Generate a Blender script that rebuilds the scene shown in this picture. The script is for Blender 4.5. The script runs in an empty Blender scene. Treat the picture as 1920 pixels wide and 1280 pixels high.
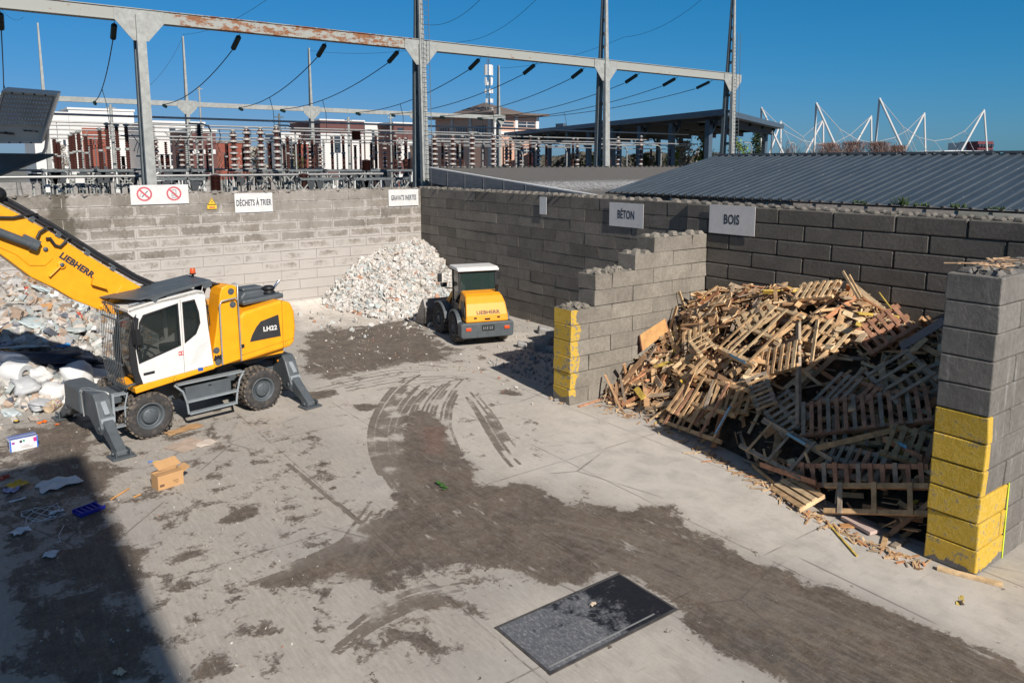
import bpy, bmesh, math, random
import numpy as np
from mathutils import Vector, Matrix, Euler, noise
R = math.radians
scene = bpy.context.scene
# ---------------------------------------------------------------- camera
FOC, PY = 1425.2, 507.93          # focal length and principal row in the 1920 px photograph (shift lens)
CAM = np.array([32.98490398, -18.70681885, 6.56028584])
FW = np.array([-0.79708039, 0.58699362, -0.14177922])
RT = np.array([0.592904668, 0.805272368, 0.000684540335])
UP = np.array([-0.11457271, 0.08351593, 0.98989807])
cd = bpy.data.cameras.new("camera"); cam = bpy.data.objects.new("camera", cd)
scene.collection.objects.link(cam); scene.camera = cam
cd.sensor_width = 36; cd.lens = FOC / 1920 * 36; cd.shift_y = -(640 - PY) / 1920
cd.clip_start = 0.1; cd.clip_end = 3000
m = Matrix(((RT[0], UP[0], -FW[0], CAM[0]), (RT[1], UP[1], -FW[1], CAM[1]), (RT[2], UP[2], -FW[2], CAM[2]), (0, 0, 0, 1)))
cam.matrix_world = m
# ---------------------------------------------------------------- sky, sun, exposure
SUN = Vector((0.8205, -0.0964, 0.5635)).normalized()
EL = math.asin(SUN.z)
w = bpy.data.worlds.new("World"); scene.world = w; w.use_nodes = True
nt = w.node_tree; bg = nt.nodes['Background']
sky = nt.nodes.new('ShaderNodeTexSky'); sky.sky_type = 'NISHITA'; sky.sun_disc = False
sky.sun_elevation = EL; sky.sun_rotation = math.atan2(SUN.x, SUN.y)
sky.air_density = 1.0; sky.dust_density = 0.45; sky.ozone_density = 2.6; sky.altitude = 100
sp_ = nt.nodes.new('ShaderNodeSeparateColor'); cb_ = nt.nodes.new('ShaderNodeCombineColor'); nt.links.new(sky.outputs[0], sp_.inputs[0])
for i_, (p_, a_) in enumerate(((1.9, .0425), (.70, .80), (.80, 1.14))):   # deep, clear spring sky
    m1_ = nt.nodes.new('ShaderNodeMath'); m1_.operation = 'POWER'; m1_.inputs[1].default_value = p_; m2_ = nt.nodes.new('ShaderNodeMath'); m2_.operation = 'MULTIPLY'; m2_.inputs[1].default_value = a_
    nt.links.new(sp_.outputs[i_], m1_.inputs[0]); nt.links.new(m1_.outputs[0], m2_.inputs[0]); nt.links.new(m2_.outputs[0], cb_.inputs[i_])
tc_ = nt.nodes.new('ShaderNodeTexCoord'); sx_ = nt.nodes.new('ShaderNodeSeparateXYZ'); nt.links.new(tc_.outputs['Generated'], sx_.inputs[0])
mr_ = nt.nodes.new('ShaderNodeMapRange'); mr_.inputs[1].default_value = .42; mr_.inputs[2].default_value = .70; nt.links.new(sx_.outputs[2], mr_.inputs[0])   # sky above the frame graded warmer, to warm the fill in shade
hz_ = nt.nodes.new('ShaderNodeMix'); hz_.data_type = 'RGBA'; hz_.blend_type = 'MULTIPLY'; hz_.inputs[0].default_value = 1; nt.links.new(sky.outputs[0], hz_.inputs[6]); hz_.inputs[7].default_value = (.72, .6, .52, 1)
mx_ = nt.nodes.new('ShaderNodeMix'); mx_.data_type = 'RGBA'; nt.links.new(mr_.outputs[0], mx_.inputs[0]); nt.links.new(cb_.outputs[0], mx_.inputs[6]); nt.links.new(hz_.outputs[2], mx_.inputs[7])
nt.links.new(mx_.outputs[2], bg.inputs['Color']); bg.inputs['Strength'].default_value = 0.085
sl = bpy.data.lights.new("sun", 'SUN'); so = bpy.data.objects.new("sun", sl); scene.collection.objects.link(so)
sl.energy = 4.9; sl.angle = R(0.5); sl.color = (1, 0.935, 0.85)
so.rotation_euler = SUN.to_track_quat('Z', 'Y').to_euler(); so.location = (20, -10, 40)
vs = scene.view_settings; vs.view_transform = 'Standard'; vs.look = 'None'; vs.exposure = 0.25; vs.gamma = 1
scene.cycles.max_bounces = 6
# ---------------------------------------------------------------- where a picture point lies in the place
def ray(x, y): return FW + RT * (x - 960) / FOC - UP * (y - PY) / FOC
def gnd(x, y, z=0.0): d = ray(x, y); return CAM + d * (z - CAM[2]) / d[2]
def onx(x, y, X): d = ray(x, y); return CAM + d * (X - CAM[0]) / d[0]
def ony(x, y, Y): d = ray(x, y); return CAM + d * (Y - CAM[1]) / d[1]
def dep(x, y, D): return CAM + ray(x, y) * D
# ---------------------------------------------------------------- object helpers
COL = scene.collection
def tag(o, label=None, cat=None, group=None, kind=None):
    if label: o['label'] = label
    if cat: o['category'] = cat
    if group: o['group'] = group
    if kind: o['kind'] = kind
    return o
def empty(name, loc=(0, 0, 0), rz=0, label=None, cat=None, group=None):
    o = bpy.data.objects.new(name, None); COL.objects.link(o); o.location = loc; o.rotation_euler = (0, 0, rz)
    o.empty_display_size = 0.1
    return tag(o, label, cat, group)
def copy_tree(o, parent=None):
    c = o.copy(); COL.objects.link(c)
    if parent: c.parent = parent
    for ch in o.children: copy_tree(ch, c)
    return c
class MB:
    def __init__(s): s.v = []; s.f = []; s.m = []; s.s = []
    def add(s, vs_, fs, mi=0, sm=False):
        b = len(s.v); s.v += [tuple(map(float, p)) for p in vs_]
        for f in fs: s.f.append(tuple(b + i for i in f)); s.m.append(mi); s.s.append(sm)
        return s
    def box(s, c, d, rot=None, mi=0, taper=1.0, jit=0.0, rnd=random):
        hx, hy, hz = d[0] / 2, d[1] / 2, d[2] / 2
        P = [Vector((sx * hx * (taper if sz > 0 else 1), sy * hy * (taper if sz > 0 else 1), sz * hz)) for sz in (-1, 1) for sx, sy in ((-1, -1), (1, -1), (1, 1), (-1, 1))]
        if jit: P = [p + Vector((rnd.uniform(-jit, jit), rnd.uniform(-jit, jit), rnd.uniform(-jit, jit))) for p in P]
        if rot is not None:
            M = rot if isinstance(rot, Matrix) else Euler(rot).to_matrix()
            P = [M @ p for p in P]
        P = [p + Vector(c) for p in P]
        return s.add(P, [(3, 2, 1, 0), (4, 5, 6, 7), (0, 1, 5, 4), (1, 2, 6, 5), (2, 3, 7, 6), (3, 0, 4, 7)], mi)
    def beam(s, p, q, w_, h_, up=(0, 0, 1), mi=0, w2=None, h2=None):
        p = Vector(p); q = Vector(q); d = (q - p).normalized(); up = Vector(up)
        if abs(d.dot(up)) > 0.98: up = Vector((0, 1, 0)) if abs(d.y) < 0.9 else Vector((1, 0, 0))
        a = d.cross(up).normalized(); b = a.cross(d).normalized()
        P = []
        for c, ww, hh in ((p, w_, h_), (q, w2 or w_, h2 or h_)):
            for sx, sy in ((-1, -1), (1, -1), (1, 1), (-1, 1)): P.append(c + a * sx * ww / 2 + b * sy * hh / 2)
        return s.add(P, [(3, 2, 1, 0), (4, 5, 6, 7), (0, 1, 5, 4), (1, 2, 6, 5), (2, 3, 7, 6), (3, 0, 4, 7)], mi)
    def tube(s, pts, r, n=8, mi=0, caps=True, r2=None):
        pts = [Vector(p) for p in pts]; k = len(pts); P = []; prev = None
        for i, p in enumerate(pts):
            d = (pts[min(i + 1, k - 1)] - pts[max(i - 1, 0)]).normalized()
            u = prev if prev is not None else (Vector((0, 0, 1)) if abs(d.z) < 0.9 else Vector((1, 0, 0)))
            a = d.cross(u)
            if a.length < 1e-4: a = d.cross(Vector((0, 1, 0)))
            a.normalize(); b = a.cross(d).normalized(); prev = b
            rr = r if r2 is None else r + (r2 - r) * i / (k - 1)
            for j in range(n):
                t = 2 * math.pi * j / n; P.append(p + (a * math.cos(t) + b * math.sin(t)) * rr)
        F = [(i * n + j, i * n + (j + 1) % n, (i + 1) * n + (j + 1) % n, (i + 1) * n + j) for i in range(k - 1) for j in range(n)]
        s.add(P, F, mi, n > 5)
        if caps: s.add(P[:n][::-1], [tuple(range(n))], mi); s.add(P[-n:], [tuple(range(n))], mi)
        return s
    def lathe(s, c, axis, prof, n=24, mi=0, smooth=True, ref=None):   # prof: (distance along the axis, radius)
        c = Vector(c); d = Vector(axis).normalized(); u = Vector((0, 0, 1)) if abs(d.z) < 0.9 else Vector((1, 0, 0))
        a = d.cross(u).normalized(); b = a.cross(d); P = []
        for h, r in prof:
            for j in range(n): t = 2 * math.pi * j / n; P.append(c + d * h + (a * math.cos(t) + b * math.sin(t)) * max(r, 1e-4))
        F = [(i * n + j, i * n + (j + 1) % n, (i + 1) * n + (j + 1) % n, (i + 1) * n + j) for i in range(len(prof) - 1) for j in range(n)]
        return s.add(P, F, mi, smooth)
    def prism(s, pts, p0, p1, mi=0, sides=True):   # pts are 3D points of one outline, p0/p1 offset vectors of the two caps
        n = len(pts); A = [Vector(p) + Vector(p0) for p in pts]; B = [Vector(p) + Vector(p1) for p in pts]
        F = [tuple(range(n))[::-1], tuple(range(n, 2 * n))]
        if sides: F += [(i, (i + 1) % n, n + (i + 1) % n, n + i) for i in range(n)]
        return s.add(A + B, F, mi)
    def xz(s, pts, y0, y1, mi=0): return s.prism([(x, 0, z) for x, z in pts], (0, y0, 0), (0, y1, 0), mi)
    def yz(s, pts, x0, x1, mi=0): return s.prism([(0, y, z) for y, z in pts], (x0, 0, 0), (x1, 0, 0), mi)
    def ball(s, c, r, n=10, k=6, mi=0, sc=(1, 1, 1)):
        P = []; c = Vector(c)
        for i in range(k + 1):
            t = math.pi * i / k
            for j in range(n): a = 2 * math.pi * j / n; P.append(c + Vector((math.sin(t) * math.cos(a) * r * sc[0], math.sin(t) * math.sin(a) * r * sc[1], math.cos(t) * r * sc[2])))
        return s.add(P, [(i * n + j, (i + 1) * n + j, (i + 1) * n + (j + 1) % n, i * n + (j + 1) % n) for i in range(k) for j in range(n)], mi, True)
    def build(s, name, mats, parent=None, bevel=0, fix=True, seg=2):
        me = bpy.data.meshes.new(name); me.from_pydata(s.v, [], s.f)
        if not isinstance(mats, (list, tuple)): mats = [mats]
        for mm in mats: me.materials.append(mm)
        me.polygons.foreach_set('material_index', s.m); me.polygons.foreach_set('use_smooth', s.s)
        if fix:
            b = bmesh.new(); b.from_mesh(me); bmesh.ops.recalc_face_normals(b, faces=b.faces); b.to_mesh(me); b.free()
        me.update()
        o = bpy.data.objects.new(name, me); COL.objects.link(o)
        if parent: o.parent = parent
        if bevel:
            md = o.modifiers.new('bevel', 'BEVEL'); md.width = bevel; md.segments = seg; md.limit_method = 'ANGLE'; md.angle_limit = R(40)
            md.harden_normals = False
        return o
def text_mb(txt, size, depth, font_bold=0.0, sx=1.0, shear=0.0):
    cu = bpy.data.curves.new('t', 'FONT'); cu.body = txt; cu.size = size; cu.extrude = depth; cu.align_x = 'CENTER'; cu.align_y = 'CENTER'
    cu.offset = font_bold; cu.space_character = 1.0 + 5 * font_bold; cu.shear = shear; cu.resolution_u = 3
    o = bpy.data.objects.new('t', cu); COL.objects.link(o); dg = bpy.context.evaluated_depsgraph_get(); dg.update()
    me = bpy.data.meshes.new_from_object(o.evaluated_get(dg)); P = [(v.co.x * sx, v.co.y, v.co.z) for v in me.vertices]; F = [tuple(p.vertices) for p in me.polygons]
    bpy.data.objects.remove(o); bpy.data.curves.remove(cu); bpy.data.meshes.remove(me)
    return P, F
def add_text(mb, txt, size, c, xdir, ydir, mi=0, bold=0.0, sx=1.0, shear=0.0, depth=0.002):
    P, F = text_mb(txt, size, depth, bold, sx, shear); c = Vector(c); X = Vector(xdir).normalized(); Y = Vector(ydir).normalized(); Z = X.cross(Y)
    mb.add([c + X * p[0] + Y * p[1] + Z * p[2] for p in P], F, mi)
# ---------------------------------------------------------------- material helpers
class NG:
    def __init__(s, mat): s.nt = mat.node_tree; s.L = s.nt.links
    def n(s, t, **kw):
        nd = s.nt.nodes.new(t)
        for k, v in kw.items(): setattr(nd, k, v)
        return nd
    def put(s, nd, sock, v):
        i = nd.inputs[sock]
        if isinstance(v, bpy.types.NodeSocket): s.L.new(v, i)
        else:
            if isinstance(v, (tuple, list)) and len(v) == 3 and i.type == 'RGBA': v = (*v, 1)
            i.default_value = v
    def math(s, op, a, b=0.5, c=None, clamp=False):
        nd = s.n('ShaderNodeMath', operation=op, use_clamp=clamp); s.put(nd, 0, a); s.put(nd, 1, b)
        if c is not None: s.put(nd, 2, c)
        return nd.outputs[0]
    def mix(s, f, a, b, mode='MIX'):
        nd = s.n('ShaderNodeMix', data_type='RGBA', blend_type=mode); s.put(nd, 'Factor', f)
        s.put(nd, 6, a); s.put(nd, 7, b); return nd.outputs[2]
    def ramp(s, f, a, b, lo=0.0, hi=1.0):
        nd = s.n('ShaderNodeMapRange', interpolation_type='SMOOTHSTEP'); s.put(nd, 0, f); s.put(nd, 1, a); s.put(nd, 2, b); s.put(nd, 3, lo); s.put(nd, 4, hi); return nd.outputs[0]
    def noise(s, vec, sc, det=4, rough=0.55, dist=0.0):
        nd = s.n('ShaderNodeTexNoise'); s.put(nd, 'Vector', vec); s.put(nd, 'Scale', sc); s.put(nd, 'Detail', det); s.put(nd, 'Roughness', rough); s.put(nd, 'Distortion', dist); return nd.outputs[0]
    def obj(s): return s.n('ShaderNodeTexCoord').outputs['Object']
    def sc(s, vec, x, y, z):
        nd = s.n('ShaderNodeMapping'); s.put(nd, 'Vector', vec); nd.inputs['Scale'].default_value = (x, y, z); return nd.outputs[0]
    def xyz(s, vec): nd = s.n('ShaderNodeSeparateXYZ'); s.put(nd, 0, vec); return nd.outputs
    def attr(s, name): return s.n('ShaderNodeAttribute', attribute_name=name).outputs['Fac']
    def island(s): return s.n('ShaderNodeNewGeometry').outputs['Random Per Island']
    def bump(s, h, st, dist=0.02): nd = s.n('ShaderNodeBump'); s.put(nd, 'Height', h); s.put(nd, 'Strength', st); s.put(nd, 'Distance', dist); return nd.outputs[0]
def newmat(name):
    mt = bpy.data.materials.new(name); mt.use_nodes = True; g = NG(mt); b = mt.node_tree.nodes['Principled BSDF']; return mt, g, b
def mat(name, col, rough=0.7, metal=0.0, var=0.15, scale=4.0, bump=0.0, bscale=40.0, isl=0.0, dust=0.0, dcol=(0.33, 0.29, 0.25), stretch=None, spec=0.5, coat=0.0):
    mt, g, b = newmat(name); o = g.obj()
    if stretch: o = g.sc(o, *stretch)
    n1 = g.noise(o, scale, 5, 0.6); f = g.ramp(n1, 0.3, 0.7, 1 - var, 1 + var)
    c = g.mix(1.0, col, (1, 1, 1), 'MULTIPLY')
    hv = g.n('ShaderNodeHueSaturation'); g.put(hv, 'Color', col if False else (*col, 1) if len(col) == 3 else col)
    if isl:
        f = g.math('MULTIPLY', f, g.math('MULTIPLY_ADD', g.island(), 2 * isl, 1 - isl))
    g.put(hv, 'Value', f); c = hv.outputs[0]
    if dust:
        d = g.ramp(g.noise(g.obj(), scale * 1.7, 6, 0.7), 0.62 - dust * 0.4, 0.85 - dust * 0.3, 0, min(1, dust * 1.5)); c = g.mix(d, c, dcol)
        g.put(b, 'Roughness', g.math('ADD', g.math('MULTIPLY', d, 0.4), rough, clamp=True))
    else: g.put(b, 'Roughness', rough)
    g.put(b, 'Base Color', c); g.put(b, 'Metallic', metal); g.put(b, 'Specular IOR Level', spec)
    if coat: g.put(b, 'Coat Weight', coat); g.put(b, 'Coat Roughness', 0.15)
    if bump: g.put(b, 'Normal', g.bump(g.noise(g.obj(), bscale, 5, 0.7), bump))
    return mt
def palette(name, cols, rough=0.8, var=0.2, scale=6.0, bump=0.3, bscale=40, grain=None):   # one colour per loose piece
    mt, g, b = newmat(name)
    r = g.n('ShaderNodeValToRGB'); r.color_ramp.interpolation = 'CONSTANT'; cr = r.color_ramp; n = len(cols)
    tot = sum(c[1] for c in cols); acc = 0
    for i, (c, wt) in enumerate(cols):
        e = cr.elements[i] if i < 2 else cr.elements.new(min(0.999, acc / tot))
        e.position = min(0.999, acc / tot); e.color = (*c, 1); acc += wt
    g.put(r, 0, g.island()); o = g.obj()
    if grain: o = g.sc(o, *grain)
    hv = g.n('ShaderNodeHueSaturation'); g.put(hv, 'Color', r.outputs[0]); g.put(hv, 'Value', g.ramp(g.noise(o, scale, 5, 0.6), 0.3, 0.7, 1 - var, 1 + var))
    g.put(b, 'Base Color', hv.outputs[0]); g.put(b, 'Roughness', rough)
    if bump: g.put(b, 'Normal', g.bump(g.noise(g.obj(), bscale, 4, 0.7), bump))
    return mt
YEL = (0.86, 0.36, 0.008)
M = dict(
    yellow=mat('machine_yellow', YEL, 0.42, var=0.06, coat=0.1, dust=0.13, dcol=(0.55, 0.33, 0.12)),
    white=mat('cab_white', (0.70, 0.69, 0.66), 0.4, var=0.05, coat=0.1, dust=0.13, dcol=(0.46, 0.42, 0.37)),
    grey=mat('machine_grey', (0.075, 0.088, 0.098), 0.5, var=0.12, dust=0.16),
    lgrey=mat('step_grey', (0.24, 0.27, 0.29), 0.5, var=0.1, dust=0.15),
    black=mat('black_plastic', (0.015, 0.015, 0.017), 0.5, var=0.2),
    hose=mat('hose_rubber', (0.02, 0.02, 0.022), 0.55, var=0.2),
    tyre=mat('tyre_rubber', (0.035, 0.034, 0.034), 0.85, var=0.2, dust=0.38, dcol=(0.19, 0.155, 0.125), bump=0.2),
    tread=mat('muddy_tread', (0.06, 0.055, 0.05), 0.9, var=0.3, dust=0.65, dcol=(0.21, 0.17, 0.135), bump=0.3),
    steel=mat('galvanised_steel', (0.42, 0.44, 0.44), 0.45, 0.6, var=0.15),
    chrome=mat('chrome', (0.75, 0.75, 0.76), 0.15, 1.0, var=0.02),
    red=mat('sign_red', (0.55, 0.06, 0.07), 0.6, var=0.1),
    ink=mat('sign_ink', (0.02, 0.025, 0.04), 0.6, var=0.05),
    sign=mat('sign_white', (0.60, 0.60, 0.59), 0.6, var=0.06, dust=0.06),
    signyel=mat('sign_yellow', (0.8, 0.5, 0.02), 0.6, var=0.05),
    orange=mat('orange_lamp', (0.9, 0.32, 0.01), 0.3, var=0.05),
    bucket=mat('worn_bucket_steel', (0.2, 0.19, 0.185), 0.45, 0.4, var=0.3, dust=0.25, dcol=(0.3, 0.22, 0.16)),
)
def glass(name, col=(0.02, 0.03, 0.03), alpha=0.25):  # tinted pane, partly see-through
    mt, g, b = newmat(name); g.put(b, 'Base Color', (*col, 1)); g.put(b, 'Roughness', 0.05); g.put(b, 'Transmission Weight', 0.0); g.put(b, 'Alpha', 1 - alpha)
    g.put(b, 'Specular IOR Level', 0.6); return mt
M['glass'] = glass('dark_cab_glass', alpha=0.55)
# ================================================================ the yard floor
def inpoly(X, Y, poly):
    inside = np.zeros(X.shape, bool); n = len(poly)
    for i in range(n):
        x1, y1 = poly[i]; x2, y2 = poly[(i + 1) % n]
        if y1 == y2: continue
        c = ((Y > min(y1, y2)) & (Y <= max(y1, y2))); xi = x1 + (Y - y1) * (x2 - x1) / (y2 - y1); inside ^= c & (X < xi)
    return inside
def G2(pts): return [tuple(gnd(x, y)[:2]) for x, y in pts]
def blur(a, k):
    if k < 1: return a
    for ax in (0, 1):
        for _ in range(2):
            c = np.cumsum(np.pad(a, [(k + 1, k) if i == ax else (0, 0) for i in (0, 1)], mode='edge'), axis=ax)
            a = (np.take(c, range(2 * k + 1, c.shape[ax]), ax) - np.take(c, range(0, c.shape[ax] - 2 * k - 1), ax)) / (2 * k + 1)
    return a
GX0, GX1, GY0, GY1, GS = -0.6, 31.4, -21.0, 0.6, 0.04
gx = np.arange(GX0, GX1 + 1e-6, GS); gy = np.arange(GY0, GY1 + 1e-6, GS)
XX, YY = np.meshgrid(gx, gy, indexing='ij')
DIRT = [  # outlines of the damp, muddy areas
 [(440,1105),(560,1060),(690,1010),(730,960),(740,925),(800,900),(850,900),(905,915),(960,905),(1000,900),(1050,940),(1140,945),(1240,975),(1310,1000),(1400,1048),(1480,1072),(1560,1100),(1700,1150),(1800,1195),(1920,1240),(1990,1290),(1900,1400),(1500,1300),(1380,1235),(1290,1190),(1262,1135),(1150,1068),(1110,1085),(1080,1105),(1000,1095),(940,1062),(860,1055),(760,1065),(690,1095),(620,1088),(520,1110)],
 [(755,775),(800,765),(835,790),(862,850),(900,880),(880,930),(770,940),(745,900),(748,830)],
 [(560,640),(600,612),(700,612),(745,592),(780,600),(830,640),(870,660),(860,690),(790,680),(720,690),(650,710),(600,722),(560,700)],
 [(0,800),(60,790),(130,770),(190,800),(215,850),(240,890),(240,960),(200,985),(120,970),(60,930),(0,890)],
 [(540,700),(600,710),(640,740),(560,760)], [(560,660),(640,650),(640,700),(590,730)],
 [(700,1125),(800,1108),(900,1118),(920,1140),(800,1152),(740,1145)], [(890,1185),(940,1180),(945,1200),(900,1238),(890,1210)],
 [(330,1160),(375,1130),(400,1090),(385,1170),(350,1225)], [(345,1225),(440,1205),(430,1290),(340,1300)], [(290,1110),(340,1095),(330,1140),(295,1150)],
 [(360,1090),(400,1085),(395,1100)], [(400,975),(470,945),(520,950),(440,985),(380,990)], [(255,980),(320,950),(310,985),(260,995)],
 [(540,870),(590,900),(640,940),(700,990),(720,1010),(690,1000),(620,950),(560,905)],
 [(1075,905),(1110,900),(1120,925),(1090,930)], [(1330,1005),(1390,990),(1410,1015),(1340,1012)], [(1190,945),(1260,940),(1300,975),(1230,975)],
 [(190,1010),(300,1030),(260,1090),(150,1110),(80,1050)], [(100,1110),(230,1120),(300,1190),(240,1290),(60,1290),(20,1180)],
 [(0,950),(90,930),(170,960),(130,1010),(40,1020),(0,1000)], [(920,725),(975,735),(980,745),(930,742)], [(650,760),(700,752),(720,765),(660,775)],
 [(490,655),(550,640),(560,720),(500,750)], [(240,870),(330,880),(300,935),(245,930)]]
dirt = np.zeros(XX.shape, np.float32)
for i, pg in enumerate(DIRT): dirt = np.maximum(dirt, inpoly(XX, YY, G2(pg)).astype(np.float32) * (1.0 if i in (0, 1, 2, 3) else 0.92))
dirt = blur(dirt, 6)
d2 = np.zeros(XX.shape, np.float32)
for pg in (DIRT[2], DIRT[3]): d2 = np.maximum(d2, inpoly(XX, YY, G2(pg)).astype(np.float32))
dirt = np.where(blur(d2, 10) > .01, np.minimum(dirt, blur(d2, 18) * .92), dirt)
# faint grime over the left half of the yard and the strips beside the wood heap
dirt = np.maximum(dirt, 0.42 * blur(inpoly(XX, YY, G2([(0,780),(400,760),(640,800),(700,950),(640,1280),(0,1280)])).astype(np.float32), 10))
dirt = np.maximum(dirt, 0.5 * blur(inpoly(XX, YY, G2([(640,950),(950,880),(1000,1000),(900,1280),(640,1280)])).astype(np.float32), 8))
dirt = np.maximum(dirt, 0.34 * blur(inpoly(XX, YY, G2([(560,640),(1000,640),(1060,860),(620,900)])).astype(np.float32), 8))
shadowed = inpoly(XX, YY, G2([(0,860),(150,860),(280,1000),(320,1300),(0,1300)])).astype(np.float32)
dirt = np.maximum(dirt, 0.62 * blur(shadowed, 6))  # also darkens the outline of the building's shade, painted into the dirt mask
deep = blur(inpoly(XX, YY, G2([(1290,1200),(1500,1150),(1800,1240),(1700,1290),(1450,1290)])).astype(np.float32) + inpoly(XX, YY, G2([(560,1060),(700,1010),(760,1050),(640,1080)])).astype(np.float32), 12)
def resample(pts, n):
    P_ = np.array(G2(pts)); d_ = np.r_[0, np.cumsum(np.hypot(*np.diff(P_, axis=0).T))]; t_ = np.linspace(0, d_[-1], n); return np.stack([np.interp(t_, d_, P_[:, 0]), np.interp(t_, d_, P_[:, 1])], 1)
def smooth(P_, k=3):
    for _ in range(k): P_ = np.vstack([P_[:1], (P_[:-2] + 2 * P_[1:-1] + P_[2:]) / 4, P_[-1:]])
    return P_
rt = np.random.default_rng(3); TRK = []
def fan(outer, inner, n, wlo, whi, cut=.25):
    A_, B_ = smooth(resample(outer, 26)), smooth(resample(inner, 26))
    for i in range(n):
        s_ = (i + rt.uniform(-.25, .25)) / max(1, n - 1); P_ = A_ * (1 - s_) + B_ * s_; a_ = int(26 * cut * rt.random()); b_ = 26 - int(26 * cut * rt.random()); TRK.append((P_[a_:b_], rt.uniform(wlo, whi)))
fan([(773,702),(740,722),(712,757),(694,795),(692,835),(702,870),(725,912),(770,960)], [(835,704),(800,725),(772,755),(755,785),(748,820),(755,860),(780,900),(820,940)], 10, .004, .032)
fan([(840,704),(806,726),(778,755),(764,785),(760,820)], [(888,702),(862,730),(846,760),(842,800),(862,850)], 9, .0, .024, .4)
fan([(870,735),(895,775),(918,815),(940,850),(975,890)], [(890,735),(925,775),(950,815),(975,850),(1010,880)], 6, -.005, .02, .5)
fan([(440,1112),(520,1085),(600,1055),(690,1012),(760,960)], [(430,1098),(520,1068),(600,1036),(680,995),(740,945)], 6, .0, .03, .3)
fan([(600,1250),(700,1180),(780,1140),(900,1120)], [(640,1190),(700,1140),(770,1105),(880,1085)], 7, -.005, .02, .5)
fan([(1000,960),(1200,1000),(1400,1080),(1600,1150),(1800,1230)], [(980,1010),(1150,1060),(1330,1130),(1500,1200),(1700,1290)], 14, -.01, .02, .5)
fan([(560,720),(640,700),(740,680),(850,690)], [(560,760),(650,740),(760,720),(880,710)], 8, -.012, .015, .5)
fan([(700,930),(640,1010),(600,1080)], [(760,940),(700,1020),(660,1090)], 5, -.01, .015, .5)
TRK.append((np.array(G2([(540,870),(620,935),(690,990),(740,1040)])), .025))
track = np.full(XX.shape, 9.0, np.float32)
for pts, wd in TRK:
    for (ax_, ay_), (bx_, by_) in zip(pts[:-1], pts[1:]):
        i0, i1 = max(0, int((min(ax_, bx_) - .25 - GX0) / GS)), int((max(ax_, bx_) + .25 - GX0) / GS) + 1; j0, j1 = max(0, int((min(ay_, by_) - .25 - GY0) / GS)), int((max(ay_, by_) + .25 - GY0) / GS) + 1
        X4, Y4 = XX[i0:i1, j0:j1], YY[i0:i1, j0:j1]; dx, dy = bx_ - ax_, by_ - ay_; t = np.clip(((X4 - ax_) * dx + (Y4 - ay_) * dy) / (dx * dx + dy * dy + 1e-9), 0, 1)
        track[i0:i1, j0:j1] = np.minimum(track[i0:i1, j0:j1], np.hypot(X4 - ax_ - t * dx, Y4 - ay_ - t * dy) - wd)
trk = np.clip(1 - (track - 0.002) / 0.055, 0, 1)
pale = blur(np.clip(np.exp(-np.maximum(XX, 0) / 1.6) * 1.3 * (YY > -13), 0, 1) + inpoly(XX, YY, G2([(560,575),(800,560),(780,600),(640,625),(560,620)])).astype(np.float32), 4)
pale = np.maximum(pale, 0.75 * blur(inpoly(XX, YY, G2([(560,640),(1040,620),(1060,760),(1250,800),(1740,1060),(1920,1120),(1920,1230),(1400,1010),(1050,900),(880,860),(640,820)])).astype(np.float32), 8))
pink = blur(inpoly(XX, YY, G2([(790,800),(835,800),(830,850),(800,850)])).astype(np.float32), 2)
ZZ = 0.34 * np.exp(-np.maximum(XX, 0) / 0.75) + 0.10 * np.exp(-np.maximum(-YY, 0) / 0.6) * (XX < 17)
rng = np.random.default_rng(4)
ZZ = ZZ + 0.006 * blur(rng.standard_normal(XX.shape), 12) * 8
def grid_mesh(name, X, Y, Z, attrs):
    nx, ny = X.shape; me = bpy.data.meshes.new(name); me.vertices.add(nx * ny)
    me.vertices.foreach_set('co', np.stack([X, Y, Z], -1).astype(np.float32).ravel())
    ii, jj = np.meshgrid(np.arange(nx - 1), np.arange(ny - 1), indexing='ij'); a = (ii * ny + jj).ravel()
    q = np.stack([a, a + ny, a + ny + 1, a + 1], -1).astype(np.int32); nf = len(q)
    me.loops.add(nf * 4); me.loops.foreach_set('vertex_index', q.ravel()); me.polygons.add(nf)
    me.polygons.foreach_set('loop_start', np.arange(0, nf * 4, 4, dtype=np.int32)); me.polygons.foreach_set('loop_total', np.full(nf, 4, np.int32))
    me.polygons.foreach_set('use_smooth', np.ones(nf, bool)); me.update(calc_edges=True)
    for k, v in attrs.items(): at = me.attributes.new(k, 'FLOAT', 'POINT'); at.data.foreach_set('value', v.astype(np.float32).ravel())
    o = bpy.data.objects.new(name, me); COL.objects.link(o); return o
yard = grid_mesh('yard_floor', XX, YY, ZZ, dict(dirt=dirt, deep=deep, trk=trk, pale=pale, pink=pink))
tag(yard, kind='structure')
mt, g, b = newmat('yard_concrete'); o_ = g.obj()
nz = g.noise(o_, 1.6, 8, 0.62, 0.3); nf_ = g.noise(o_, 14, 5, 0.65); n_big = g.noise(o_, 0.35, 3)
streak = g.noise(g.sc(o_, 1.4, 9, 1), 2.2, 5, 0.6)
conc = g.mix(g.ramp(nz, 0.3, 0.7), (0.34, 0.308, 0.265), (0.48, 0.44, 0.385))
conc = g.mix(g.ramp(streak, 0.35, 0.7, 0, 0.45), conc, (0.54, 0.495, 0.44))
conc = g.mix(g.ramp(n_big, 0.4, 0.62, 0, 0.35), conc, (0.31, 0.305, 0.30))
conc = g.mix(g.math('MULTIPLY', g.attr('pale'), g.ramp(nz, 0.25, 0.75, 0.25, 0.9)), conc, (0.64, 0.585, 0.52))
conc = g.mix(g.ramp(g.noise(o_, 55, 3, 0.7), 0.52, 0.75, 0, 0.35), conc, (0.22, 0.195, 0.17))
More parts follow.
